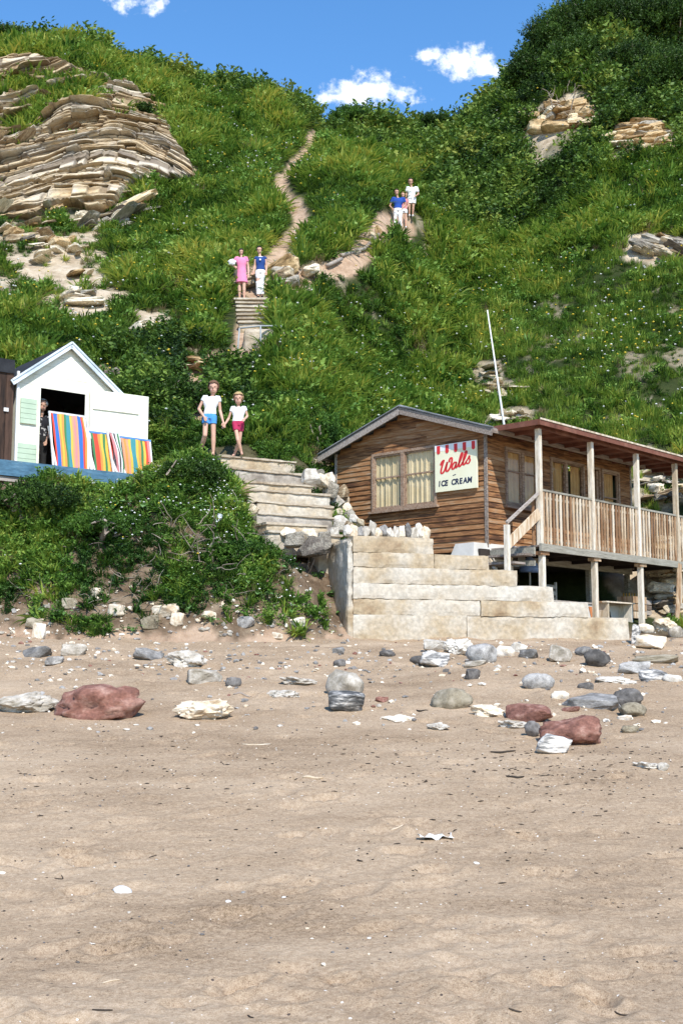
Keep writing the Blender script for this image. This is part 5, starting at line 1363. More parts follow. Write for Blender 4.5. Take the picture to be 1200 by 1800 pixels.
# earth bank, huts' surroundings
r, x, y = scatter(16000, 19.3, 27.5, -.36, .02, 102)
h, gx, gy = height_slope(x, y)
up_ = h - beach_h(x, y); big = fbm(x / 1.3, y / 1.3, seed=81, octaves=3); med = fbm(x / .5, y / .5, seed=82, octaves=2)
pr = sstep(-.22, .60, up_ + 1.5 * big) * .92
pr = np.where(in_stair(x, y) | in_hut(x, y) | in_cab(x, y), 0, pr)
pr = pr * (1 - .85 * bare_mask(x, y) * sstep(-.6, .2, med))
pr = pr * (1 - (seg_dist(x, y, trails[4][:2]) < .35)) * (1 - .82 * ((x > -1.15) & (y < 26)))
keep = (r.random(len(x)) < pr) & (up_ > .03)
idx = r.integers(0, 6, len(x)); q = r.random(len(x))
idx = np.where(q > .34, r.integers(6, 9, len(x)), idx); idx = np.where(q > .60, 15, idx); idx = np.where(q > .90, r.integers(13, 15, len(x)), idx); idx = np.where(q < .05, 12, idx)
scl = (.34 + .30 * r.random(len(x))) * (1 + .5 * big + .3 * med)
tint = .27 + .65 * big + .38 * med + r.normal(size=len(x)) * .15
rot = np.stack([gy * .28 + r.normal(size=len(x)) * .25, r.normal(size=len(x)) * .25, r.uniform(0, 6.28, len(x))], 1)
pos = np.stack([x, y, h - .03], 1)
g = instancer('bank_undergrowth', pos[keep], idx[keep], rot[keep], scl[keep], np.clip(tint[keep], 0, 1)); g['kind'] = 'stuff'
print('bank tufts', keep.sum())

# wild flowers (past counting)
M_FY = M('flower_yellow', [(.72,.50,.03),(.80,.62,.08)], 3, .7); M_FW = M('flower_white', [(.72,.72,.66),(.82,.82,.78)], 3, .7)
def flowers(name, n, y0, y1, u0, u1, seed, rad, hgt, pw, bank=False):
    r, x, y = scatter(n, y0, y1, u0, u1, seed); h, _, _ = height_slope(x, y)
    k = (trail_mask(x, y) < .2) & (bare_mask(x, y) < .6) & (cliff_mask(x, y) < .5) & ~in_cab(x, y, .1) & ~in_hut(x, y) & ~in_stair(x, y) & (h > beach_h(x, y) + (.4 if bank else 0))
    k &= fbm(x / 1.8, y / 1.8, seed=seed + 5) > (-.05 if not bank else .02)
    x, y, h = x[k], y[k], h[k]; m = len(x)
    V0 = np.array([[1,0,0],[-1,0,0],[0,1,0],[0,-1,0],[0,0,.6],[0,0,-.6]], float); F0 = np.array([[0,2,4],[2,1,4],[1,3,4],[3,0,4],[2,0,5],[1,2,5],[3,1,5],[0,3,5]])
    s = rad * r.uniform(.7, 1.6, m) * np.interp(y, [20, 30, 60], [.5, .8, 1.35]); th = r.uniform(0, 3, m)
    c_, s_ = np.cos(th), np.sin(th)
    V = np.stack([V0[None,:,0]*c_[:,None]-V0[None,:,1]*s_[:,None], V0[None,:,0]*s_[:,None]+V0[None,:,1]*c_[:,None], np.broadcast_to(V0[None,:,2], (m,6))], 2) * s[:,None,None]
    ctr = np.stack([x, y - .12, h + hgt * r.uniform(.6, 1.1, m)], 1); V = V + ctr[:, None]
    Fc = F0[None] + (np.arange(m) * 6)[:, None, None]; mi = np.repeat((r.random(m) < pw).astype(int), 8)
    o = link(name, mesh_np(name, V.reshape(-1, 3), Fc.reshape(-1, 3), 3, [M_FY, M_FW], mi)); o['kind'] = 'stuff'
flowers('wild_flowers', 4200, 27, 66, -.33, .33, 201, .036, .62, .5)
flowers('bank_flowers', 1500, 19.6, 24, -.33, .0, 202, .034, .2, .93, True)

# ---- bushes
def bush(px, py, Y, rx, rz, label, cat='bush', mat=L_SCRUB, seed=0, n=750, leaf=.17, group=None, bare_side=False, ry=None, name='bush', spike=.8, Pt=None):
    c = P(px, py, Y) if Pt is None else Vector(Pt); r = np.random.default_rng(seed); ry = ry or rx * .8
    g0 = float(hill_h(np.array([c.x]), np.array([c.y]))[0])
    e = empty(name, (c.x, c.y, g0), 0, label, cat, group); cz = c.z - g0
    n = n * 2 if n > 200 else n
    D_ = r.normal(size=(n, 3)); D_[:, 2] = np.abs(D_[:, 2]) * 1.0 - .25; D_ /= np.linalg.norm(D_, axis=1, keepdims=True)
    lump = 1 + .38 * fbm(D_[:,0]*1.9 + seed, D_[:,1]*1.9, D_[:,2]*1.9, octaves=3, seed=seed)
    base_ = D_ * np.array([rx, ry, rz]) * (lump * r.uniform(.45, .95, n))[:, None]
    dirn = D_ * .8 + np.array([0, 0, .55]) + r.normal(size=(n, 3)) * .35; dirn /= np.linalg.norm(dirn, axis=1, keepdims=True)
    ln = spike * r.uniform(.3, 1.0, n) * (rx / 2.6 if rx < 2 else 1)
    per = 14; t = (np.arange(per) + .5) / per
    p = base_[:, None] + dirn[:, None] * (ln[:, None] * t[None])[:, :, None]
    dd = dirn[:, None] * .6 + r.normal(size=(n, per, 3)) * .75; dd /= np.linalg.norm(dd, axis=2, keepdims=True)
    sd_ = np.cross(dd, r.normal(size=(n, per, 3))); sd_ /= np.linalg.norm(sd_, axis=2, keepdims=True)
    l = (leaf * r.uniform(.5, 1.1, (n, per)) * (1.1 - .5 * t)[None])[:, :, None]
    V = np.stack([p, p + dd*l*.5 + sd_*l*.24, p + dd*l, p + dd*l*.5 - sd_*l*.24], 2) + np.array([0, 0, cz])
    m = n * per; V = V.reshape(-1, 3); b = np.arange(m)[:, None] * 4
    Fc = np.stack([np.concatenate([b, b+1, b+2], 1), np.concatenate([b, b+2, b+3], 1)], 1).reshape(-1, 3)
    me = mesh_np('crown', V, Fc, 3, [mat])
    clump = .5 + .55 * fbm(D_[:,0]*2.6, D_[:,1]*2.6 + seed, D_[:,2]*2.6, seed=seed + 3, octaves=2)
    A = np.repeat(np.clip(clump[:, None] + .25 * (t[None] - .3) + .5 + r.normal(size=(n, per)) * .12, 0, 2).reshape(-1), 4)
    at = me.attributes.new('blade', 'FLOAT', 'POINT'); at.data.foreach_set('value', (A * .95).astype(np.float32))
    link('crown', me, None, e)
    mb = MB()
    for k in range(9):
        a = r.uniform(0, 6.28); q = [Vector((r.normal()*.1, r.normal()*.1, -.3))]; tip = Vector((math.cos(a) * rx * .75, math.sin(a) * ry * .75, cz + rz * r.uniform(.0, .7)))
        for j in range(1, 5): q.append(q[0].lerp(tip, j / 4) + Vector((r.normal(), r.normal(), r.normal())) * .12)
        mb.tube(q, [.07, .05, .035, .022, .01], 5)
    mb.build('branches', [M_TWIG], e)
    return e
G1 = 'scrub bushes on the hilltop at upper right'
bl = [(892,205,62,1.1,1.3,'low dark bush at the left foot of the hilltop scrub, just below the right cloud'),
      (935,140,61,1.6,2.0,'spiky dark bush leaning out over the sky left of the hilltop scrub'),
      (990,85,61,2.2,2.0,'tall dark bush second from the left on the right hilltop'),
      (1050,50,61,2.6,2.0,'broad bush crowning the middle of the right hilltop'),
      (1120,55,60,2.4,2.0,'broad green bush on the hilltop right of the crowning one'),
      (1190,50,59,2.4,2.2,'bush at the upper right corner of the photo'),
      (1020,118,59,2.0,1.3,'mid green bush above the tangle of bare branches'),
      (1110,128,58,2.1,1.3,'yellow flecked bush above the thin brown rock ledge'),
      (1180,150,56,2.0,1.5,'green bush at the right edge below the hilltop'),
      (900,238,60,1.1,.9,'dark bush left of the ochre rock face'),
      (1062,180,57,.9,.8,'small bush between the two patches of bare rock')]
for i, (px, py, Y, rx, rz, lab) in enumerate(bl):
    b = bush(px, py, Y, rx, rz, lab, seed=400 + i, group=G1, n=1000 if rx > 1.6 else 600)
bush(842,232,63,.8,.6,'small bush on the skyline left of the hilltop scrub', seed=420, n=350, group='bushes along the skyline')
bush(620,212,70,1.4,.7,'rounded bush on the skyline right of the sandy path', seed=421, n=400, group='bushes along the skyline', mat=L_HERB)
bush(497,190,68,1.1,.7,'bush on the skyline left of the sandy path', seed=422, n=350, group='bushes along the skyline', mat=L_HERB)
bush(430,170,67,1.3,.6,'bush on the left skyline above the middle of the slope', seed=423, n=350, group='bushes along the skyline', mat=L_HERB)
bush(770,222,69,1.3,.5,'low bush on the skyline below the left cloud', seed=424, n=350, group='bushes along the skyline')
bush(10,72,60,1.4,.7,'dark bush on the cliff top at the left edge', seed=425, n=350, group='bushes along the skyline')
bush(118,82,61.5,1.3,.5,'bush on the cliff top right of the dark corner bush', seed=426, n=350, group='bushes along the skyline')
bush(250,200,54.5,.7,.5,'dark green tuft clinging to the right part of the limestone face', seed=427, n=240, leaf=.12, spike=.5)
bush(150,262,51.5,.8,.3,'dark grass tuft on a ledge in the middle of the limestone face',seed=440,n=200,leaf=.12,spike=.5)
bush(215,300,50.2,.7,.25,'small green tuft low on the right of the limestone face',seed=442,n=160,leaf=.12,spike=.5)
bush(95,205,53,1.0,.25,'strip of grass growing across the upper limestone layers',seed=443,n=200,leaf=.13,spike=.6,mat=L_HERB)
bush(40,300,50.5,.9,.3,'grassy tuft on the lower left of the limestone face',seed=441,n=200,leaf=.12,spike=.5,mat=L_HERB)
bush(65,150,54.5,.9,.4,'dark grass tuft on the upper left of the limestone face', seed=428, n=240, leaf=.12, spike=.5)
bush(290,715,28.5,1.1,.8,'dark bramble bush left of the two girls', seed=430, n=500, leaf=.11, spike=.45)
bush(455,760,28.5,1.2,.7,'leafy bramble bush right behind the shorter girl', seed=431, n=500, leaf=.12, spike=.4, mat=L_HERB)
bush(565,790,27.6,.7,.8,'leafy bush squeezed against the left corner of the timber cabin', seed=432, n=400, leaf=.10, spike=.4, mat=L_HERB)
bush(1165,872,31,.7,.45,'dark green bush seen under the veranda roof at the right', seed=433, n=300, leaf=.10, spike=.35)
bush(330,850,22.6,.8,.42,'dense dark bush at the top of the bank beside the blue boardwalk', seed=434, n=520, leaf=.08, spike=.35)
bush(55,890,21.7,1.1,.4,'dense dark undergrowth bush on the left of the earth bank', seed=435, n=520, leaf=.075, spike=.3)
bush(180,935,21.2,.8,.35,'flowering low bush in the middle of the earth bank', seed=436, n=420, leaf=.07, spike=.3, mat=L_HERB)
bush(430,985,21.1,.7,.4,'bush overhanging the earth bank below the upper steps', seed=437, n=420, leaf=.075, spike=.3, mat=L_HERB)
# dead branches tangle
def tangle(name, label, px, py, rx, ry, n, L_, rad, seed, cat='dead branches', y0=19.0):
    r = np.random.default_rng(seed); h = hit(px, py, y0=y0); e = empty(name, tuple(h), 0, label, cat); made = 0
    while made < n:
        a = hits([px + rx * r.uniform(-1, 1)], [py + ry * r.uniform(-1, 1)], y0=y0)[0]
        if np.isnan(a[0]): continue
        d = Vector((r.normal(), -abs(r.normal()) * .5, r.normal() * .7 + .3)).normalized(); q = [Vector(a) - h]; ln = L_ * r.uniform(.4, 1)
        for j in range(5):
            d = (d + Vector((r.normal(), r.normal() * .5, r.normal() - .15)) * .33).normalized(); q.append(q[-1] + d * ln / 5)
        mb = MB(); mb.tube(q, [rad * v for v in (1, .9, .75, .6, .45, .25)], 5); mb.build('branch', [M_TWIG], e); made += 1
tangle('dead_branches', 'tangle of bare grey branches hanging under the hilltop scrub', 1000, 170, 60, 45, 70, 1.8, .035, 3)
tangle('dead_branches', 'bare twigs in the dark scrub at the middle right of the hillside', 940, 330, 60, 60, 26, 1.3, .026, 4)
tangle('dead_branches', 'pale dead bramble stems trailing down the bank below the grey pipe', 365, 960, 70, 50, 60, .8, .013, 5)
tangle('dead_branches', 'dry brown stems at the foot of the bank left of the stair wall', 470, 1010, 80, 55, 40, .6, .010, 6)
tangle('dead_branches', 'dry stems poking from the left half of the earth bank', 170, 1010, 150, 70, 60, .45, .008, 7)
# ---- broad leaved plants on the bank: every leaf a part
L_BROAD = M('broad_leaf', [(.07,.16,.03),(.13,.26,.07),(.20,.33,.12)], 3, .5, .1, 12, rand=.5, transl=.25)
def leaf_shape():
    V = []; Fs = []; n = 7
    for i in range(n + 1):
        t = i / n; w = .42 * math.sin(math.pi * min(1, t * 1.02) ** .75) + (.0 if i else .02)
        zc = .10 * math.sin(t * 2.6) - .10 * t * t
        V += [(t, -w, zc + .07 * w), (t, 0, zc - .03), (t, w, zc + .07 * w)]
    for i in range(n):
        a = i * 3; Fs += [(a, a+3, a+4, a+1), (a+1, a+4, a+5, a+2)]
    return mesh_py('leaf', V, Fs, [L_BROAD], smooth=True)
LEAF = leaf_shape()
def broad_plant(px, py, n, size, label, seed, group='broad leaved plants on the earth bank'):
    r = random.Random(seed); h = hit(px, py, y0=18.5); e = empty('leafy_plant', tuple(h), 0, label, 'plant', group)
    mb = MB()
    for k in range(n):
        a = r.uniform(0, 6.28); rad = size * r.uniform(.1, .95); z = size * r.uniform(.15, .75)
        p = Vector((math.cos(a) * rad * 1.2, -abs(math.sin(a)) * rad * .6 - .05, z + rad * .1)); s = size * r.uniform(.55, 1.0) * .8
        o = link('leaf', LEAF, None, e, p, (r.uniform(-.3, .5), r.uniform(-.1, .7), a + r.uniform(-.5, .5)), (s, s * r.uniform(.9, 1.2), s))
        mb.tube([Vector((0, 0, -.05)), p * .5 + Vector((0, 0, .03)), p], [.008, .006, .005], 5)
    mb.build('stems', [L_BROAD], e)
for i, a in enumerate([(208,895,15,.24,'cluster of large round light green leaves just below the blue boardwalk'),(172,905,9,.16,'small light green leaf cluster left of the large one under the boardwalk'),
    (262,902,9,.2,'light green leaves beside the dark bush under the end of the boardwalk'),(425,1030,14,.17,'bright round leaved plant low on the bank below the grey pipe'),(462,1050,10,.15,'round leaved plant right of the bright one low on the bank'),
    (592,1052,16,.21,'broad leaved plant growing against the end of the concrete stair wall'),(606,1084,8,.13,'low leaves at the foot of the rough end of the stair wall'),(250,985,10,.14,'leafy plant in the middle of the bank under white flowers'),
    (62,1080,12,.16,'drooping leafy plant at the bottom left of the bank'),(140,1000,8,.14,'leafy plant on bare earth at the left of the bank'),(372,1092,8,.13,'small leafy plant at the very foot of the bank'),
    (235,1108,8,.12,'small sprout on the sand at the foot of the bank'),(25,1040,9,.15,'leafy plant at the left edge of the earth bank'),(300,1020,9,.13,'leafy plant above the pale plank on the bank'),(560,1015,8,.14,'sprig of leaves on bare earth below the fallen boulder'),(95,980,10,.17,'spreading leafy plant at mid height on the left of the bank'),(330,1075,8,.15,'leafy plant right of the pale plank low on the bank'),(510,1075,9,.14,'low rosette of leaves near the right foot of the bank'),(120,1085,8,.14,'rosette of leaves on bare soil near the left foot of the bank'),(345,900,10,.18,'light green leaves on top of the bank left of the grey pipe'),(480,1000,10,.16,'round leaves in the dark undergrowth right of the bare stems'),(385,1035,9,.15,'round leaves left of the bright plant low on the bank')]):
    broad_plant(*a, seed=500 + i)
# grey pipe
p0, p1 = P(387, 906, 21.5), P(368, 952, 21.3)
mb = MB(); mb.tube([p0, p1, p1 + (p1 - p0) * .5], .045, 12); mb.tube([p0 + (p0-p1)*.0, p0 + (p0-p1)*.02], .05, 12)
tag(mb.build('pipe', [M('pipe_grey', [(.38,.42,.46),(.52,.56,.60)], 3, .5, .1)], smooth=True), 'pale blue grey pipe sticking out of the bank at a slant', 'pipe')
# handrail on the hill path
M_RAIL = M('rail_paint', [(.22,.24,.24),(.36,.38,.38)], 4, .5, .1)
q = [hit(x_, y_) for x_, y_ in ((415, 628), (459, 618), (496, 600))]
tp = [P(421, 577, q[0].y), P(458, 573, q[1].y), P(494, 573, q[2].y)]
e = empty('hand_rail', tuple(q[0]), 0, 'thin grey metal handrail at the bend of the hillside steps', 'handrail')
for a, b in zip(q, tp):
    mb = MB(); mb.tube([a - q[0] - Vector((0,0,.4)), b - q[0]], .022, 8); mb.build('post', [M_RAIL], e, True)
mb = MB(); mb.tube([t_ - q[0] for t_ in tp], .024, 8); mb.build('top_rail', [M_RAIL], e, True)
# hillside steps below the two women
e = empty('hill_steps', (0,0,0), 0, 'flight of shallow pale steps on the hillside under the two women', 'steps')
for k in range(7):
    py = 533 + k * 6.8; w = (468 - 410 + 3 * k); cx = 441 + k * 2.6; c = hit(cx, py); L_ = w * c.y / F
    link('step', rough_box_mesh('step', L_, .75, .34, .12, .03, .02, 600 + k), M_CONC, e, (c.x, c.y + .3, c.z - .26), (0, 0, .05 * math.sin(k)))
    link('tread', rough_box_mesh('tread', L_ + .05, .75, .07, .12, .015, .015, 640 + k), M_CONC_P, e, (c.x, c.y + .24, c.z + .075), (0, 0, .05 * math.sin(k)))
c = P(464, 588, 32.6); link('block', rough_box_mesh('block', 1.15, .6, 1.0, .12, .05, .04, 620), M_CONC_P, e, (c.x, c.y + .2, c.z - .85), (0, 0, .1))
e = empty('path_edging', (0,0,0), 0, 'weathered logs and stone edging the right hand path fork', 'path edging')
for (x0, y0, x1, y1) in [(575,470,600,458),(600,452,640,440),(640,440,668,412)]:
    a, b = hit(x0, y0), hit(x1, y1); mb = MB(); mb.tube([a + Vector((0,0,.06)), b + Vector((0,0,.06))], .07, 9); mb.build('log', [M_GREYW], e, True)
for i, (a, b, w, h_) in enumerate([(648,412,24,20),(665,405,12,22),(628,442,14,12)]):
    stone(a, b, w, h_, M_ROCKS[i % 3], ['squat pale boulder where the right hand path meets the scrub','upright brown stone right of the squat path boulder','small stone in the edge of the right hand path'][i], name='path_stone')

# ---------------------------------------------------------------- people
def blend_mesh(mb, voxel, smooth=4, name='body'):
    me0 = mesh_py('tmp', mb.V, mb.F); bm = bmesh.new(); bm.from_mesh(me0); bmesh.ops.recalc_face_normals(bm, faces=bm.faces); bm.to_mesh(me0); bm.free()
    o = bpy.data.objects.new('tmp', me0); COL.objects.link(o)
    md = o.modifiers.new('r', 'REMESH'); md.mode = 'VOXEL'; md.voxel_size = voxel; md.use_smooth_shade = True
    m2 = o.modifiers.new('s', 'SMOOTH'); m2.iterations = smooth; m2.factor = .5
    bpy.context.view_layer.update(); dg = bpy.context.evaluated_depsgraph_get()
    me = bpy.data.meshes.new_from_object(o.evaluated_get(dg)); me.name = name
    bpy.data.objects.remove(o); bpy.data.meshes.remove(me0)
    me.polygons.foreach_set('use_smooth', np.full(len(me.polygons), True)); return me
def rings(mb, pts, rx, ry, n=14):
    """stack of horizontal-ish ellipses"""
    V = []; Fs = []
    for i, p in enumerate(pts):
        for k in range(n):
            t = 2*math.pi*k/n; V.append((p[0] + rx[i]*math.cos(t), p[1] + ry[i]*math.sin(t), p[2]))
    for i in range(len(pts)-1):
        for k in range(n): k2 = (k+1) % n; Fs.append((i*n+k, i*n+k2, (i+1)*n+k2, (i+1)*n+k))
    Fs.append(tuple(range(n-1,-1,-1))); Fs.append(tuple((len(pts)-1)*n+k for k in range(n)))
    mb.add(V, Fs)
def ball(mb, c, r):
    V, Fs = ICO2; r = (r, r, r) if isinstance(r, (int, float)) else r
    mb.add([(c[0]+v[0]*r[0], c[1]+v[1]*r[1], c[2]+v[2]*r[2]) for v in V], [tuple(f) for f in Fs])
M_SKIN = M('skin', [(.52,.30,.21),(.60,.37,.27)], 6, .55, .05, 40); M_SKIN2 = M('tanned_skin', [(.42,.24,.16),(.50,.30,.21)], 6, .55, .05, 40)
M_LIP = M('lips', [(.40,.13,.11),(.45,.16,.14)], 6, .5); M_EYE = M('eyes', [(.03,.02,.015),(.05,.035,.03)], 6, .3)
def cloth(n, c): return M('cloth_' + n, [tuple(.88*v for v in c), c], 7, .9, .2, 30)
C_WHITE = cloth('white', (.78,.78,.78)); C_BLUE = cloth('blue', (.08,.30,.68)); C_CRIM = cloth('crimson', (.42,.03,.09)); C_PINK = cloth('pink', (.78,.24,.40)); C_NAVY = cloth('navy', (.02,.06,.22)); C_ROYAL = cloth('royal', (.02,.07,.33)); C_BLACK = cloth('black', (.02,.02,.02)); C_SAND = cloth('sandal', (.30,.12,.05)); C_ROSE = cloth('rose', (.6,.25,.25))
M_HBR = M('hair_brown', [(.09,.045,.022),(.17,.09,.045)], 8, .6, .3, 30); M_HBL = M('hair_blond', [(.34,.22,.09),(.50,.36,.18)], 8, .6, .3, 30); M_HDK = M('hair_dark', [(.015,.011,.009),(.04,.028,.02)], 8, .5, .3, 30)
M_PRINT = M('dark_print_shirt', [(.015,.015,.018),(.02,.02,.025),(.45,.44,.42)], 14, .9, 0, pos=(.4,.56,.6)); M_CAP = M('cap_grey', [(.16,.17,.16),(.24,.25,.24)], 6, .9)
def person(bx, by, Y, J, label, skin=M_SKIN, hair=M_HBR, hair_kind='bob', shirt=None, sleeve=.45, bottom=None, kind='shorts', shoes=None, girth=1.0, head=1.0, look=0.0, group=None, zfix=None, legcut=.35, cap=None, skirt=None, yaw=0.0, collar=None, origin=None):
    s = Y / F
    o0 = P(bx, by, Y) if origin is None else Vector(origin)
    e = empty('person', tuple(o0), yaw, label, 'person', group)
    def j(k):
        v = J[k]; return Vector(((v[0] - bx) * s, v[2] if len(v) > 2 else 0.0, (by - v[1]) * s))
    top, chin = j('top'), j('chin'); hh = (top - chin).length; hc = (top + chin) / 2; g = girth
    H = (top.z)
    sL, sR, hL, hR = j('sl'), j('sr'), j('hl'), j('hr'); neck = (sL + sR) / 2; neck.z += .01 * H; pel = (hL + hR) / 2
    sw = abs(sR.x - sL.x) / 2; hw = abs(hR.x - hL.x) / 2 + .055 * g
    b = MB()
    # torso
    def torso(m, k, z0=0.0, z1=1.0, extra=0.0):
        ts = [0, .18, .42, .66, .86, 1.0]; rx = [hw*1.0, hw*1.0, hw*.86, sw*.92, sw*.98, sw*.62]; ry = [.098*g, .095*g, .082*g, .092*g, .085*g, .05*g]
        T = np.linspace(z0, z1, 9); pp = [pel.lerp(neck, t) for t in T]
        rings(m, pp, [float(np.interp(t, ts, rx)) * k + extra for t in T], [float(np.interp(t, ts, ry)) * H/1.6 * k + extra for t in T])
    torso(b, 1.0, -.04, 1.0)
    ball(b, (pel.x, 0, pel.z - .02), (hw * .98, .09 * g * H/1.6, .09 * H/1.6))
    b.tube([neck - Vector((0,0,.03)), neck + (chin - neck) * .6 + Vector((0, .01, 0)), hc], [.052*H/1.6, .042*H/1.6, .045*H/1.6], 10)
    # head: skull, jaw, nose
    lx = math.sin(look)
    ball(b, (hc.x, hc.y + .008, hc.z + hh*.10), (hh*.36, hh*.41, hh*.40)); ball(b, (hc.x + lx*.02, hc.y - hh*.08, hc.z - hh*.22), (hh*.26, hh*.28, hh*.27))
    ball(b, (hc.x + lx*hh*.38, hc.y - hh*.40*math.cos(look), hc.z - hh*.05), (hh*.055, hh*.09, hh*.10))
    for sd_ in (-1, 1): ball(b, (hc.x + sd_*hh*.355, hc.y + .01, hc.z), (hh*.05, hh*.07, hh*.11))
    arms = []
    for sh_, el, wr in (('sl','el','wl'),('sr','er','wr')):
        A_, E_, W_ = j(sh_), j(el), j(wr); k = H/1.6
        ball(b, A_, .050*k*g); b.tube([A_, A_.lerp(E_, .5), E_], [.045*k*g, .042*k*g, .034*k], 10); ball(b, E_, .035*k); b.tube([E_, E_.lerp(W_, .35), W_], [.034*k, .035*k, .023*k], 10)
        d = (W_ - E_).normalized(); palm = W_ + d * .045*k; ball(b, palm, (.034*k, .022*k, .045*k)); arms.append((A_, E_, W_, d, k, sh_))
    legs = []
    for hp, kn, an, to in (('hl','kl','al','tl'),('hr','kr','ar','tr')):
        A_, K_, N_, T_ = j(hp), j(kn), j(an), j(to); k = H/1.6
        b.tube([A_ + Vector((0,0,.02)), A_.lerp(K_, .45), K_], [.082*k*g, .070*k*g, .050*k], 12); ball(b, K_, .051*k)
        b.tube([K_, K_.lerp(N_, .3), N_], [.049*k, .052*k, .031*k], 12); ball(b, N_, .034*k)
        heel = N_ + Vector((0, .03, -.03)); T2 = Vector((T_.x, T_.y if abs(T_.y) > 1e-6 else -.17*k, T_.z)); b.tube([heel, (heel + T2)/2 + Vector((0,0,.012)), T2], [.034*k, .036*k, .024*k], 8); legs.append((A_, K_, N_, T2, k))
    me = blend_mesh(b, .0085)
    # fingers, eyes and mouth joined on
    x = MB()
    for (A_, E_, W_, d, k, nm) in arms:
        sd_ = d.cross(Vector((0,1,0))).normalized(); 
        for q, (off, ln) in enumerate([(-.024,.060),(-.009,.070),(.006,.066),(.020,.052)]):
            r0 = W_ + d*.07*k + sd_*off*k; r1 = r0 + d*ln*.55*k; r2 = r1 + (d*.8 + Vector((0,-.5,0))).normalized()*ln*.45*k
            x.tube([r0 - d*.02*k, r1, r2], [.0090*k, .0085*k, .006*k], 6, 0)
        inn = 1 if nm == 'sl' else -1
        r0 = W_ + d*.02*k + sd_*(.022*inn)*k; x.tube([r0, r0 + d*.03*k + sd_*(.022*inn)*k, r0 + d*.058*k + sd_*(.024*inn)*k], [.011*k, .010*k, .007*k], 6, 0)
    for sd_ in (-1, 1): 
        c_ = (hc.x + lx*hh*.3 + sd_*hh*.14, hc.y - hh*.345, hc.z + hh*.02); V, Fs = ICO1; x.add([(c_[0]+v[0]*hh*.045, c_[1]+v[1]*hh*.03, c_[2]+v[2]*hh*.028) for v in V], [tuple(f) for f in Fs], 1)
    V, Fs = ICO1; x.add([(hc.x + lx*hh*.3 + v[0]*hh*.11, hc.y - hh*.345 + v[1]*.02*hh, hc.z - hh*.235 + v[2]*hh*.028) for v in V], [tuple(f) for f in Fs], 2)
    bm = bmesh.new(); bm.from_mesh(me); mx_ = mesh_py('x', x.V, x.F, [], x.M); bm.from_mesh(mx_); bm.to_mesh(me); bm.free()
    for m_ in (skin, M_EYE, M_LIP): me.materials.append(m_)
    link('body', me, None, e)
    # hair
    V, Fs = ICO4; r = 1.0; V = V.copy(); nn = 1 + .05 * fbm(V[:,0]*9, V[:,1]*9, V[:,2]*2.0, seed=int(bx), octaves=3)
    V = V * nn[:, None] * np.array([hh*.425, hh*.49, hh*.46]); low = {'bob': -.42, 'short': -.16, 'crop': -.08}[hair_kind] * hh
    face = (V[:,1] < -hh*.13) & (V[:,2] < hh*(.17 if hair_kind == 'bob' else .24)) & (np.abs(V[:,0]) < hh*.33)
    V[:,2] = np.maximum(V[:,2], low); c0 = np.array([hc.x, hc.y + hh*.02, hc.z + hh*.11])
    keepf = ~face[Fs].any(1); me = mesh_np('hair', V + c0, Fs[keepf], 3, [cap or hair], smooth=True); link('cap' if cap else 'hair', me, None, e)
    # shirt
    k = H/1.6
    if shirt is not None:
        m = MB(); torso(m, 1.10, .12 if kind != 'dress' else .0, 1.0, .006)
        for (A_, E_, W_, d, kk, nm) in arms:
            q = A_.lerp(E_, sleeve * 1.25); inn = A_.lerp(neck, .5)
            m.tube([inn, A_, A_.lerp(q, .5), q], [.055*k*g, .062*k*g, .060*k*g, .058*k*g], 12)
        me = blend_mesh(m, .010, 3, 'top'); me.materials.clear(); me.materials.append(shirt); o = link('dress' if kind == 'dress' else 'shirt', me, None, e)
    if collar is not None:
        m = MB(); m.tube([neck + Vector((math.cos(t)*.06*k, math.sin(t)*.05*k, .03*k - .02*k*max(0,-math.sin(t)))) for t in np.linspace(0, 2*math.pi, 13)], .015*k, 6); m.build('collar', [collar], e, True)
        m = MB(); V, Fs = ICO1; m.add([(neck.x + v[0]*.035*k, -.125*k + v[1]*.012, neck.z - .10*k + v[2]*.035*k) for v in V], [tuple(f) for f in Fs]); m.build('badge', [collar], e, True)
    if kind == 'dress':
        hem = j('hem'); m = MB(); pts = [pel + Vector((0,0,.10)), pel, pel.lerp(Vector((hem.x, 0, hem.z)), .5), Vector((hem.x, 0, hem.z))]
        rings(m, pts, [hw*1.1, hw*1.16, hw*1.28, hw*1.45], [.115*k*g, .12*k*g, .135*k*g, .15*k*g], 20); me = blend_mesh(m, .010, 2, 'skirt'); me.materials.append(shirt); link('skirt', me, None, e)
    elif bottom is not None:
        m = MB(); rings(m, [pel - Vector((0,0,.05)), pel + Vector((0,0,.03)), pel.lerp(neck, .2)], [hw*1.1, hw*1.12, hw*1.02], [.108*k*g, .112*k*g, .10*k*g], 16)
        for (A_, K_, N_, T2, kk) in legs:
            if kind == 'trousers': m.tube([A_ + Vector((0,0,.03)), A_.lerp(K_, .5), K_, K_.lerp(N_, .5), N_ + Vector((0,0,.01))], [.098*k*g, .088*k*g, .070*k, .064*k, .060*k], 12)
            else: q = A_.lerp(K_, legcut); m.tube([A_ + Vector((0,0,.03)), A_.lerp(q, .5), q], [.10*k*g, .100*k*g, .098*k*g], 12)
        me = blend_mesh(m, .010, 3, 'shorts'); me.materials.append(bottom); link(kind, me, None, e)
    if shoes is not None:
        for (A_, K_, N_, T2, kk) in legs:
            heel = N_ + Vector((0,.035,-.035)); m = MB(); m.tube([heel + Vector((0,.01,0)), (heel + T2)/2, T2 + Vector((0,-.02,0))], [.042*k, .044*k, .034*k], 9); me = blend_mesh(m, .009, 2, 'shoe'); me.materials.append(shoes); link('shoe', me, None, e)
    return e
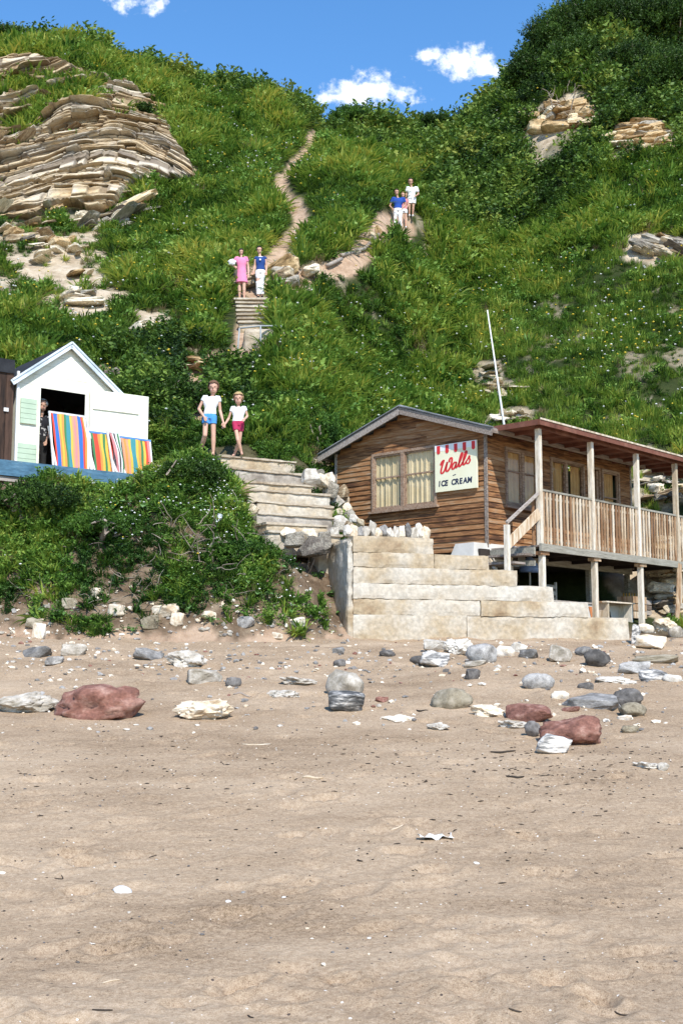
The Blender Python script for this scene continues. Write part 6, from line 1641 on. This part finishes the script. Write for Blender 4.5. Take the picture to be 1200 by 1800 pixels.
person(366, 801, 25.0, dict(top=(374,665), chin=(374,690), sl=(357.5,695), sr=(384,696), el=(348,716,.02), wl=(359,733,-.12), er=(386,719,.03), wr=(392.5,741,-.06), hl=(361,731), hr=(374,731), kl=(361,766,-.12), al=(350,794,.14), tl=(347,801,-.02), kr=(375,765,-.02), ar=(375,796,0), tr=(374,802,-.17)),
       'taller girl with brown bob, white top and blue shorts, walking hand in hand', hair=M_HBR, shirt=C_WHITE, bottom=C_BLUE, shoes=None, girth=.80, sleeve=.25, legcut=.38)
person(418, 800, 25.1, dict(top=(418,686), chin=(418,709), sl=(407,714), sr=(430,714), el=(401,733,.02), wl=(394.5,746,-.06), er=(434,729,.04), wr=(430,737,-.1), hl=(412,743), hr=(424,743), kl=(419,775,-.12), al=(425,796,-.05), tl=(427,801,-.2), kr=(420,776,.03), ar=(411,797,.12), tr=(409,801,-.02)),
       'smaller blond girl in white top and crimson shorts holding the taller girl\'s hand', hair=M_HBL, shirt=C_WHITE, bottom=C_CRIM, girth=.76, sleeve=.3, legcut=.42)
person(425, 530, 35.6, dict(top=(423,431), chin=(423,443), sl=(414.5,449), sr=(432.5,449), el=(406,461,.02), wl=(413,468,-.14), er=(436,464,.02), wr=(437,479,-.04), hl=(420,478), hr=(429,478), kl=(420.5,503,-.02), al=(421,523,0), tl=(421,530,-.15), kr=(429,503,-.05), ar=(429.5,523,-.05), tr=(430,531,-.2), hem=(425,495)),
       'dark haired woman in a pink knee length dress at the head of the hillside steps', hair=M_HDK, shirt=C_PINK, kind='dress', shoes=C_SAND, girth=.95, sleeve=.35)
w = bpy.data.objects.new('x', None); bpy.data.objects.remove(w)
c = P(408, 461, 35.45); V, Fs = ICO3; m = MB(); m.add([(v[0]*.12*(1+.2*math.sin(v[2]*6)), v[1]*.07, v[2]*.10*(1+.15*math.sin(v[0]*8))) for v in V], [tuple(f) for f in Fs]); tag(m.build('cardigan', [C_WHITE], None, True, loc=c), 'white cardigan draped over the arm of the woman in pink', 'cardigan')
person(457, 527, 35.9, dict(top=(455,427), chin=(455,441), sl=(448.5,449), sr=(466,449), el=(447,463,.02), wl=(445,475,-.06), er=(468,463,.02), wr=(468,475,-.04), hl=(453,475), hr=(462,475), kl=(453,496,-.04), al=(454,518,0), tl=(454,526,-.17), kr=(460,496,0), ar=(461,517,.04), tr=(461,523,-.1)),
       'dark haired woman in a navy sleeveless top with white collar and white trousers', hair=M_HDK, hair_kind='short', shirt=C_NAVY, sleeve=.1, bottom=C_WHITE, kind='trousers', shoes=C_BLACK, girth=.88, collar=C_WHITE)
person(699, 402, 46.2, dict(top=(697,327), chin=(697,339), sl=(690.5,344.5), sr=(710,345), el=(684.5,358,.05), wl=(689,366,-.1), er=(713,356,.05), wr=(707,364,-.05), hl=(695,367), hr=(703,367), kl=(694,383,-.05), al=(693,398,0), tl=(693,402,-.15), kr=(703,383,0), ar=(704,398,0), tr=(704,402,-.15)),
       'man in royal blue short sleeved shirt and white trousers with a hand on his hip', skin=M_SKIN2, hair=M_HDK, hair_kind='crop', shirt=C_ROYAL, sleeve=.45, bottom=C_WHITE, kind='trousers', shoes=C_BLACK, girth=1.1, look=-.2)
person(723, 381, 48.0, dict(top=(721,308), chin=(722,321), sl=(715,326), sr=(733,326), el=(714,336,.05), wl=(713,343,-.02), er=(736,337,.03), wr=(731,343,-.12), hl=(719,346), hr=(727,346), kl=(719,362,-.02), al=(719,376,0), tl=(719,381,-.15), kr=(726,363,-.05), ar=(725,377,-.03), tr=(725,382,-.18)),
       'man in an all white shirt and white shorts standing highest on the slope', skin=M_SKIN2, hair=M_HDK, hair_kind='crop', shirt=C_WHITE, sleeve=.55, bottom=C_WHITE, kind='shorts', shoes=C_WHITE, girth=1.02, legcut=.65)
person(710, 400, 47.2, dict(top=(708,333), chin=(708,343), sl=(704,347), sr=(716,347), el=(702,357), wl=(703,364), er=(718,357), wr=(714,364), hl=(706,368), hr=(713,368), kl=(706,383), al=(706,397), tl=(706,401,-.1), kr=(713,383), ar=(713,397), tr=(713,401,-.1)),
       'fair haired person in rose half hidden between the men in blue and white', hair=M_HBL, hair_kind='short', shirt=C_ROSE, bottom=C_WHITE, kind='shorts', shoes=C_WHITE, girth=.85)
c_, s_ = math.cos(HR), math.sin(HR); hx, hy = .62, .28; og = (HO.x + hx*c_ - hy*s_, HO.y + hx*s_ + hy*c_, HO.z)
person(80, 826, 23.6, dict(top=(82,697), chin=(83,720), sl=(69,731), sr=(94,731), el=(65,755,.02), wl=(68,776,-.1), er=(97,755,.02), wr=(94,775,-.1), hl=(76,770), hr=(87,770), kl=(76,797,-.04), al=(76,820,0), tl=(76,826,-.17), kr=(87,797,0), ar=(87,820,0), tr=(87,826,-.15)),
       'person in a grey cap and dark printed shirt standing in the hut doorway', skin=M_SKIN2, hair=M_HDK, hair_kind='crop', cap=M_CAP, shirt=M_PRINT, sleeve=.5, bottom=C_BLACK, kind='trousers', shoes=C_BLACK, girth=.95, look=.6, origin=og)

# ---------------------------------------------------------------- stones and litter on the beach
flat_ms = [hull_mesh('flat_stone', 700 + k, 16 + k, .06) for k in range(6)]
for m_ in flat_ms: m_.transform(Matrix.Diagonal((1, .8, .62, 1)))
smooth_ms = [stone_mesh('round_stone_%d' % k, 720 + k, ICO3, 1, .8, .62, angular=.35, rough=.24) for k in range(6)]
big_a = stone_mesh('boulder_a', 741, ICO4, 1, .8, .62, angular=.3, rough=.32); big_b = stone_mesh('boulder_b', 747, ICO4, 1, .8, .62, angular=.4, rough=.34)
crump = [stone_mesh('crumpled_%d' % k, 760 + k, ICO4, 1, .8, .62, angular=.9, rough=.45) for k in range(4)]
for m_ in flat_ms + smooth_ms + [big_a, big_b] + crump: m_.materials.append(M_ST_W)
BR = [
 (165,1237,142,60,'R',big_a,'large red sandstone boulder on the left of the sand',.34),
 (1004,1287,104,52,'R',big_b,'largest red sandstone boulder on the right of the beach',.32),
 (930,1256,82,30,'R',flat_ms[1],'low flat red rock left of the big red boulder on the right',.2),
 (936,1284,30,26,'D',smooth_ms[2],'dark red brown knob of rock against the left side of the right boulder',.2),
 (975,1311,62,34,'V',flat_ms[2],'black and white veined stone in front of the right red boulder',.18),
 (605,1206,66,40,'W',smooth_ms[0],'rounded pale grey boulder in the middle of the beach',.18),
 (606,1236,62,36,'V',flat_ms[4],'white stone with a dark underside in front of the pale central boulder',.15),
 (355,1250,92,36,'C',crump[0],'cream crumpled looking rock with ochre edges right of the red boulder',.2),
 (40,1238,92,34,'W',crump[1],'jagged white chalky rock at the left edge of the sand',.25),
 (792,1231,66,36,'O',smooth_ms[1],'olive brown speckled rock in the sand right of centre',.25),
 (262,1151,60,22,'G',flat_ms[0],'flat grey white slab below the middle of the bank',.3),
 (326,1160,64,30,'W',crump[2],'pale creased stone in the group below the bank',.25),
 (352,1189,68,28,'W',flat_ms[3],'white flat topped stone nearest us in the group below the bank',.25),
 (410,1200,26,18,'D',smooth_ms[3],'small round brown pebble right of the pale stone group',.2),
 (130,1142,46,24,'W',flat_ms[5],'pale angular stone near the left foot of the bank',.3),
 (62,1146,50,22,'G',flat_ms[1],'blue grey stone at the left foot of the bank',.3),
 (95,1160,34,16,'G',flat_ms[2],'slate grey flake beside the blue grey stone on the left',.3),
 (68,1110,26,30,'C',flat_ms[3],'tan wedge of rock leaning on the left foot of the bank',.2),
 (525,1197,60,14,'W',crump[3],'long white chalky fragment left of the central boulder',.3),
 (768,1160,60,28,'V',flat_ms[0],'white stone streaked with black beside a dark rock below the wall',.2),
 (738,1161,34,16,'D',smooth_ms[4],'dark flat rock touching the streaked stone below the wall',.25),
 (848,1152,50,32,'G',smooth_ms[5],'smooth dark grey boulder just below the concrete stair',.15),
 (765,1136,44,22,'W',flat_ms[4],'white block at the foot of the stair wall, left of its pair',.2),
 (806,1138,50,30,'W',crump[0],'knobbly white stone at the foot of the stair wall',.2),
 (888,1148,34,20,'C',smooth_ms[0],'small cream boulder right of the dark grey one',.2),
 (912,1140,30,20,'W',flat_ms[2],'white stone leaning at the stair foot, fifth from the left',.2),
 (932,1151,34,20,'G',flat_ms[5],'grey stone between two white ones at the stair foot',.25),
 (984,1150,44,28,'W',flat_ms[3],'tall white angular stone at the right part of the stair foot',.2),
 (1026,1145,30,14,'G',smooth_ms[1],'little blue grey stone beside a weed at the stair foot',.2),
 (1048,1160,46,30,'D',smooth_ms[2],'dark grey rounded rock below the last stair course',.2),
 (1120,1172,66,22,'G',flat_ms[0],'long low grey rock right of the dark rounded one',.3),
 (1150,1188,44,22,'V',flat_ms[1],'dark veined stone near the right edge below the stair end',.25),
 (1183,1194,30,16,'W',smooth_ms[3],'clean white stone at the right edge of the beach',.2),
 (946,1200,52,28,'G',smooth_ms[4],'smooth mid grey cobble lying alone on the sand right of centre',.2),
 (830,1187,26,22,'D',flat_ms[4],'dark wedge shaped stone on the sand below the grey boulder',.2),
 (838,1166,40,12,'W',flat_ms[5],'thin white flake behind the dark wedge stone',.3),
 (1030,1207,26,14,'D',smooth_ms[5],'small dark oval pebble above the long grey stone',.25),
 (1050,1234,104,26,'G',flat_ms[2],'long blue grey stone with a pale crest right of centre',.3),
 (985,1224,30,16,'C',smooth_ms[0],'small brown cream stone at the left tip of the long grey stone',.25),
 (1105,1228,52,28,'D',smooth_ms[1],'black rounded rock right of the long grey stone',.2),
 (1112,1250,50,24,'O',smooth_ms[2],'brown striped rock in front of the black one on the right',.2),
 (1108,1282,28,14,'O',smooth_ms[3],'small olive pebble right of the big red boulder',.25),
 (1080,1195,60,14,'W',crump[1],'low white rubble strip behind the long grey stone',.4),
 (860,1250,60,22,'C',crump[2],'cream broken rock left of the flat red rock',.35),
 (905,1272,50,16,'W',crump[3],'white fragments in front of the flat red rock',.4),
 (680,1150,26,12,'D',smooth_ms[4],'small dark brown pebble left of the streaked stone',.2),
 (594,1144,24,12,'G',flat_ms[3],'small slate chip on the sand below the bank end',.2),
 (672,1230,26,10,'R',flat_ms[0],'small red stone chip right of the central boulder',.2),
 (1003,1248,30,10,'R',flat_ms[4],'thin red chip left above the big right hand boulder',.2),
 (597,1166,20,12,'D',smooth_ms[5],'tiny dark round pebble above the pale central boulder',.2),
 (495,1218,54,18,'W',crump[0],'hollow white chalky frame of rock left of centre',.45),
 (768,1278,36,14,'W',crump[1],'white splintered chip below the olive rock',.3),
 (700,1262,60,12,'C',crump[2],'low cream crust of rock in the sand right of the central boulder',.5),
 (1140,1345,44,14,'W',crump[3],'white broken shell rock near the right edge',.4),
 (1166,1349,18,14,'W',flat_ms[1],'little white pyramid stone near the right edge',.2),
 (1100,1262,30,10,'C',flat_ms[2],'sandy flake in front of the brown striped rock',.3),
 (290,1075,56,22,'C',flat_ms[3],'pale plank like stone lying on the lower bank',.1),
 (262,1098,30,26,'O',flat_ms[4],'brown stone hanging at the foot of the bank',.1),
 (312,1092,24,24,'C',flat_ms[5],'cream stone beside the plank like one on the bank',.1),
 (372,1083,42,16,'C',flat_ms[0],'flat buff stone under leaves low on the bank',.2),
 (165,1042,28,18,'C',flat_ms[1],'pinkish cream stone in bare earth on the left bank',.2),
 (487,1118,22,12,'C',flat_ms[2],'buff stone at the foot of the bank right of centre',.2),
 (1117,1118,16,34,'V',flat_ms[3],'upright grey stone wedged against the end of the stair',.1),
 (205,1075,34,24,'C',flat_ms[2],'buff angular stone low on the bank under the leafy cluster',.15),
 (120,1062,30,20,'O',flat_ms[3],'brown stone set in bare soil on the left of the bank',.15),
 (430,1095,34,20,'G',flat_ms[1],'grey stone at the bank foot below the round leaved plant',.15),
 (60,1098,34,20,'O',flat_ms[0],'dull brown rock at the lower left of the bank',.15),
 (520,1096,30,18,'C',flat_ms[4],'cream stone at the right foot of the bank',.15),
 (1168,1100,36,22,'C',crump[1],'square cream block on the rubble at the right edge',.15),
 (1150,1130,64,26,'C',flat_ms[0],'tilted tan slab between the stair end and the right edge',.2),
 (1135,1106,30,16,'C',smooth_ms[4],'rounded cream cobble behind the tilted tan slab',.2),
 (1188,1112,26,20,'W',smooth_ms[5],'white cobble at the right edge above the sand',.2),
 (1160,1158,80,16,'O',flat_ms[5],'long low olive slab below the stair end at the right',.4),
]
MK = dict(R=M_ST_R, W=M_ST_W, G=M_ST_G, D=M_ST_D, C=M_ST_C, O=M_ST_O, V=M_ST_V)
for (a, b, w, h, m_, me_, lab, sk) in BR:
    if me_ in flat_ms and me_.name.endswith(('0','2')) and w > 30: pass
    stone(a, b, w, h, MK[m_], lab, mesh=me_, sink=sk * .8, y0=8.0, name='beach_rock')
# shells and scraps
def ground_at(px, py): return hit(px, py, beach_h)
M_SHELL = M('shell', [(.62,.60,.56),(.84,.83,.80)], 5, .5, .1, 20)
def shell(px, py, w, label, mat=M_SHELL, sq=.55):
    h = ground_at(px, py + 4); s = w * h.y / F / 2; n = 18; V = []; Fs = []
    for i in range(7):
        t = i / 6 * math.pi / 2
        for k in range(n):
            a = 2 * math.pi * k / n; rr_ = math.cos(t) * (1 + .06 * math.cos(a * 9)); V.append((rr_ * math.cos(a), rr_ * math.sin(a) * .8 + .15 * math.sin(t), math.sin(t) * sq))
    for i in range(6):
        for k in range(n): k2 = (k+1) % n; Fs.append((i*n+k, i*n+k2, (i+1)*n+k2, (i+1)*n+k))
    Fs.append(tuple(range(n))[::-1])
    me = mesh_py('shell', [(x*s, y*s, z*s) for x, y, z in V], Fs, [mat], smooth=True)
    return tag(link('shell', me, None, None, (h.x, h.y, sand_z(h.x, h.y) - .004), (.25, .15, .6)), label, 'shell')
shell(216, 1563, 34, 'white shell lying alone in the left foreground sand')
shell(402, 1580, 12, 'small amber and black shell in the foreground sand')
shell(429, 1562, 11, 'tiny blue grey shell in the foreground sand left of centre', M_ST_G)
shell(500, 1572, 10, 'tiny white and dark shell in the foreground near the centre')
shell(649, 1645, 9, 'lone tiny white shell in the lower foreground')
shell(572, 1692, 16, 'flat buff shell chip at the bottom centre', M_ST_C, .15)
shell(134, 1717, 12, 'white chip in the bottom left sand', M_SHELL, .2)
shell(6, 1532, 18, 'pale shell chip at the left edge of the foreground', M_ST_C, .3)
shell(840, 1514, 18, 'flat white chip right of centre in the foreground', M_SHELL, .15)
M_WEED = M('dried_seaweed', [(.015,.012,.01),(.06,.045,.03)], 6, .8)
def scrap(px, py, L_, label, mat, cat, rad=.006, curve=.4, ang=0.0, name='driftwood', z=.0):
    h = ground_at(px, py); s = L_ * h.y / F; pts_ = []
    for i in range(7):
        t = i / 6 - .5; x_ = h.x + s * t * math.cos(ang) - s * curve * (t*t) * math.sin(ang); y_ = h.y + s * t * math.sin(ang) + s * curve * (t * t)
        pts_.append(Vector((x_, y_, sand_z(x_, y_) + rad * .5 + z)))
    mb = MB(); mb.tube(pts_, [rad*.5, rad, rad*1.1, rad, rad*.9, rad*.8, rad*.4], 6); return tag(mb.build(name, [mat], smooth=True), label, cat)
scrap(550, 1368, 36, 'pale stick on the dark speckled band of sand near the centre', M_ST_C, 'driftwood', .012, .2)
scrap(110, 1545, 20, 'curled black seaweed thread in the left foreground', M_WEED, 'seaweed', .004, 2.2, 1.2, 'seaweed')
scrap(180, 1780, 34, 'black seaweed strand at the bottom left', M_WEED, 'seaweed', .006, .5, .1, 'seaweed')
scrap(440, 1786, 16, 'short black twig at the bottom near the centre', M_WEED, 'seaweed', .004, .2, -.8, 'seaweed')
scrap(1090, 1779, 24, 'short black twig at the bottom right', M_WEED, 'seaweed', .004, .2, -.7, 'seaweed')
scrap(905, 1780, 22, 'dark crumb of seaweed at the bottom, left of the right twig', M_WEED, 'seaweed', .005, .3, 0, 'seaweed')
scrap(195, 1725, 30, 'thin tan straw in the lower left foreground', M_ST_C, 'straw', .004, .1, .1, 'straw')
scrap(697, 1457, 22, 'thin pale straw left of the scrap of paper', M_ST_C, 'straw', .005, .1, 0, 'straw')
scrap(908, 1368, 26, 'black triangular seaweed scrap right of centre', M_WEED, 'seaweed', .012, .9, 0, 'seaweed')
scrap(885, 1322, 44, 'curved dark seaweed stalk left of the veined stone', M_WEED, 'seaweed', .012, .7, .1, 'seaweed')
scrap(740, 1250, 22, 'black curled seaweed below the olive rock', M_WEED, 'seaweed', .010, .8, -.5, 'seaweed')
scrap(425, 1222, 30, 'small weathered stick with an orange tip right of the cream rock', M_GREYW, 'driftwood', .014, .0)
scrap(433, 1245, 16, 'white bleached bit of wood upright in the sand', M_ST_C, 'driftwood', .02, .2, 1.2)
scrap(450, 1310, 50, 'white thread like scrap on the sand left of centre', M_ST_C, 'scrap', .006, .5, 0, 'scrap')
h = ground_at(765, 1474); V = []; Fs = []
for i in range(7):
    for j in range(4): x_ = (i/6 - .5)*.24; y_ = (j/3-.5)*.13; V.append((x_ + .01*math.sin(j*3), y_, .012 + .014*math.sin(i*1.7+j*1.1) + .008*math.cos(i*3.1)))
for i in range(6):
    for j in range(3): a = i*4+j; Fs.append((a, a+4, a+5, a+1))
o = link('paper', mesh_py('paper', V, Fs, [M_SHELL], smooth=False), None, None, (h.x, h.y, sand_z(h.x, h.y)), (0, 0, .1)); sm = o.modifiers.new('t', 'SOLIDIFY'); sm.thickness = .002; tag(o, 'crumpled white scrap of paper in the foreground right of centre', 'paper')

# gravel, grit and weed crumbs past counting
def pebbles(name, n, dens, seed, r0, r1, mats, probs, flatz=.6, fn=beach_h):
    r = np.random.default_rng(seed); V0, F0 = ICO1; xs_ = []; 
    while len(xs_) < n:
        px = r.uniform(-60, 1260); py = r.uniform(*dens[r.integers(len(dens))])
        h = hits([px], [py], fn, 5.0)[0]
        if np.isnan(h[0]) or h[1] > 26: continue
        xs_.append(h)
    X = np.array(xs_); m = len(X); s = np.exp(r.uniform(math.log(r0), math.log(r1), m)); ax = r.uniform(.55, 1.2, (m, 3)); ax[:, 2] *= flatz; th = r.uniform(0, 3.14, m)
    V = V0[None] * ax[:, None] * s[:, None, None] * (1 + .22 * r.normal(size=(m, len(V0), 1)))
    c_, s_ = np.cos(th)[:, None], np.sin(th)[:, None]; V = np.stack([V[...,0]*c_ - V[...,1]*s_, V[...,0]*s_ + V[...,1]*c_, V[...,2]], 2)
    zz = np.array([sand_z(a[0], a[1]) for a in X]) if fn is beach_h else X[:, 2]; X[:, 2] = zz + s * flatz * .3; V = V + X[:, None]
    Fc = F0[None] + (np.arange(m) * len(V0))[:, None, None]; mi = np.repeat(r.choice(len(mats), m, p=probs), len(F0))
    o = link(name, mesh_np(name, V.reshape(-1,3), Fc.reshape(-1,3), 3, mats, mi)); o['kind'] = 'stuff'
pebbles('shingle', 1100, [(1112,1180),(1115,1200),(1130,1290)], 801, .012, .05, [M_ST_W, M_ST_G, M_ST_C, M_ST_D, M_ST_R], [.14,.25,.32,.22,.07])
pebbles('grit', 1300, [(1225,1420),(1290,1400),(1300,1700)], 802, .004, .013, [M_ST_D, M_WEED, M_ST_C, M_ST_W], [.34,.36,.15,.15], .5)
pebbles('bank_stones', 700, [(1010,1118),(1060,1118)], 803, .012, .06, [M_ST_C, M_ROCKS[2], M_ST_G, M_ST_W], [.4,.3,.15,.15], .7, ground_h)
# crumbs of dry weed along the old tide line
r = np.random.default_rng(811); mb = MB()
for k in range(300):
    py = r.normal(1345, 22) if r.random() < .6 else r.uniform(1270, 1560); px = r.uniform(0, 1200) if r.random() < .5 else r.normal(930, 170); h = ground_at(px, py)
    L_ = .012 * math.exp(r.uniform(0, 1.5)); a = r.uniform(-.6, .6); x0, y0 = h.x, h.y; p = [Vector((x0 + L_*t*math.cos(a), y0 + L_*t*math.sin(a)+.3*L_*t*t, sand_z(x0 + L_*t, y0) + .004)) for t in (-.5, 0, .5)]
    mb.tube(p, [.002, r.uniform(.003, .007), .002], 4)
o = mb.build('weed_crumbs', [M_WEED]); o['kind'] = 'stuff'
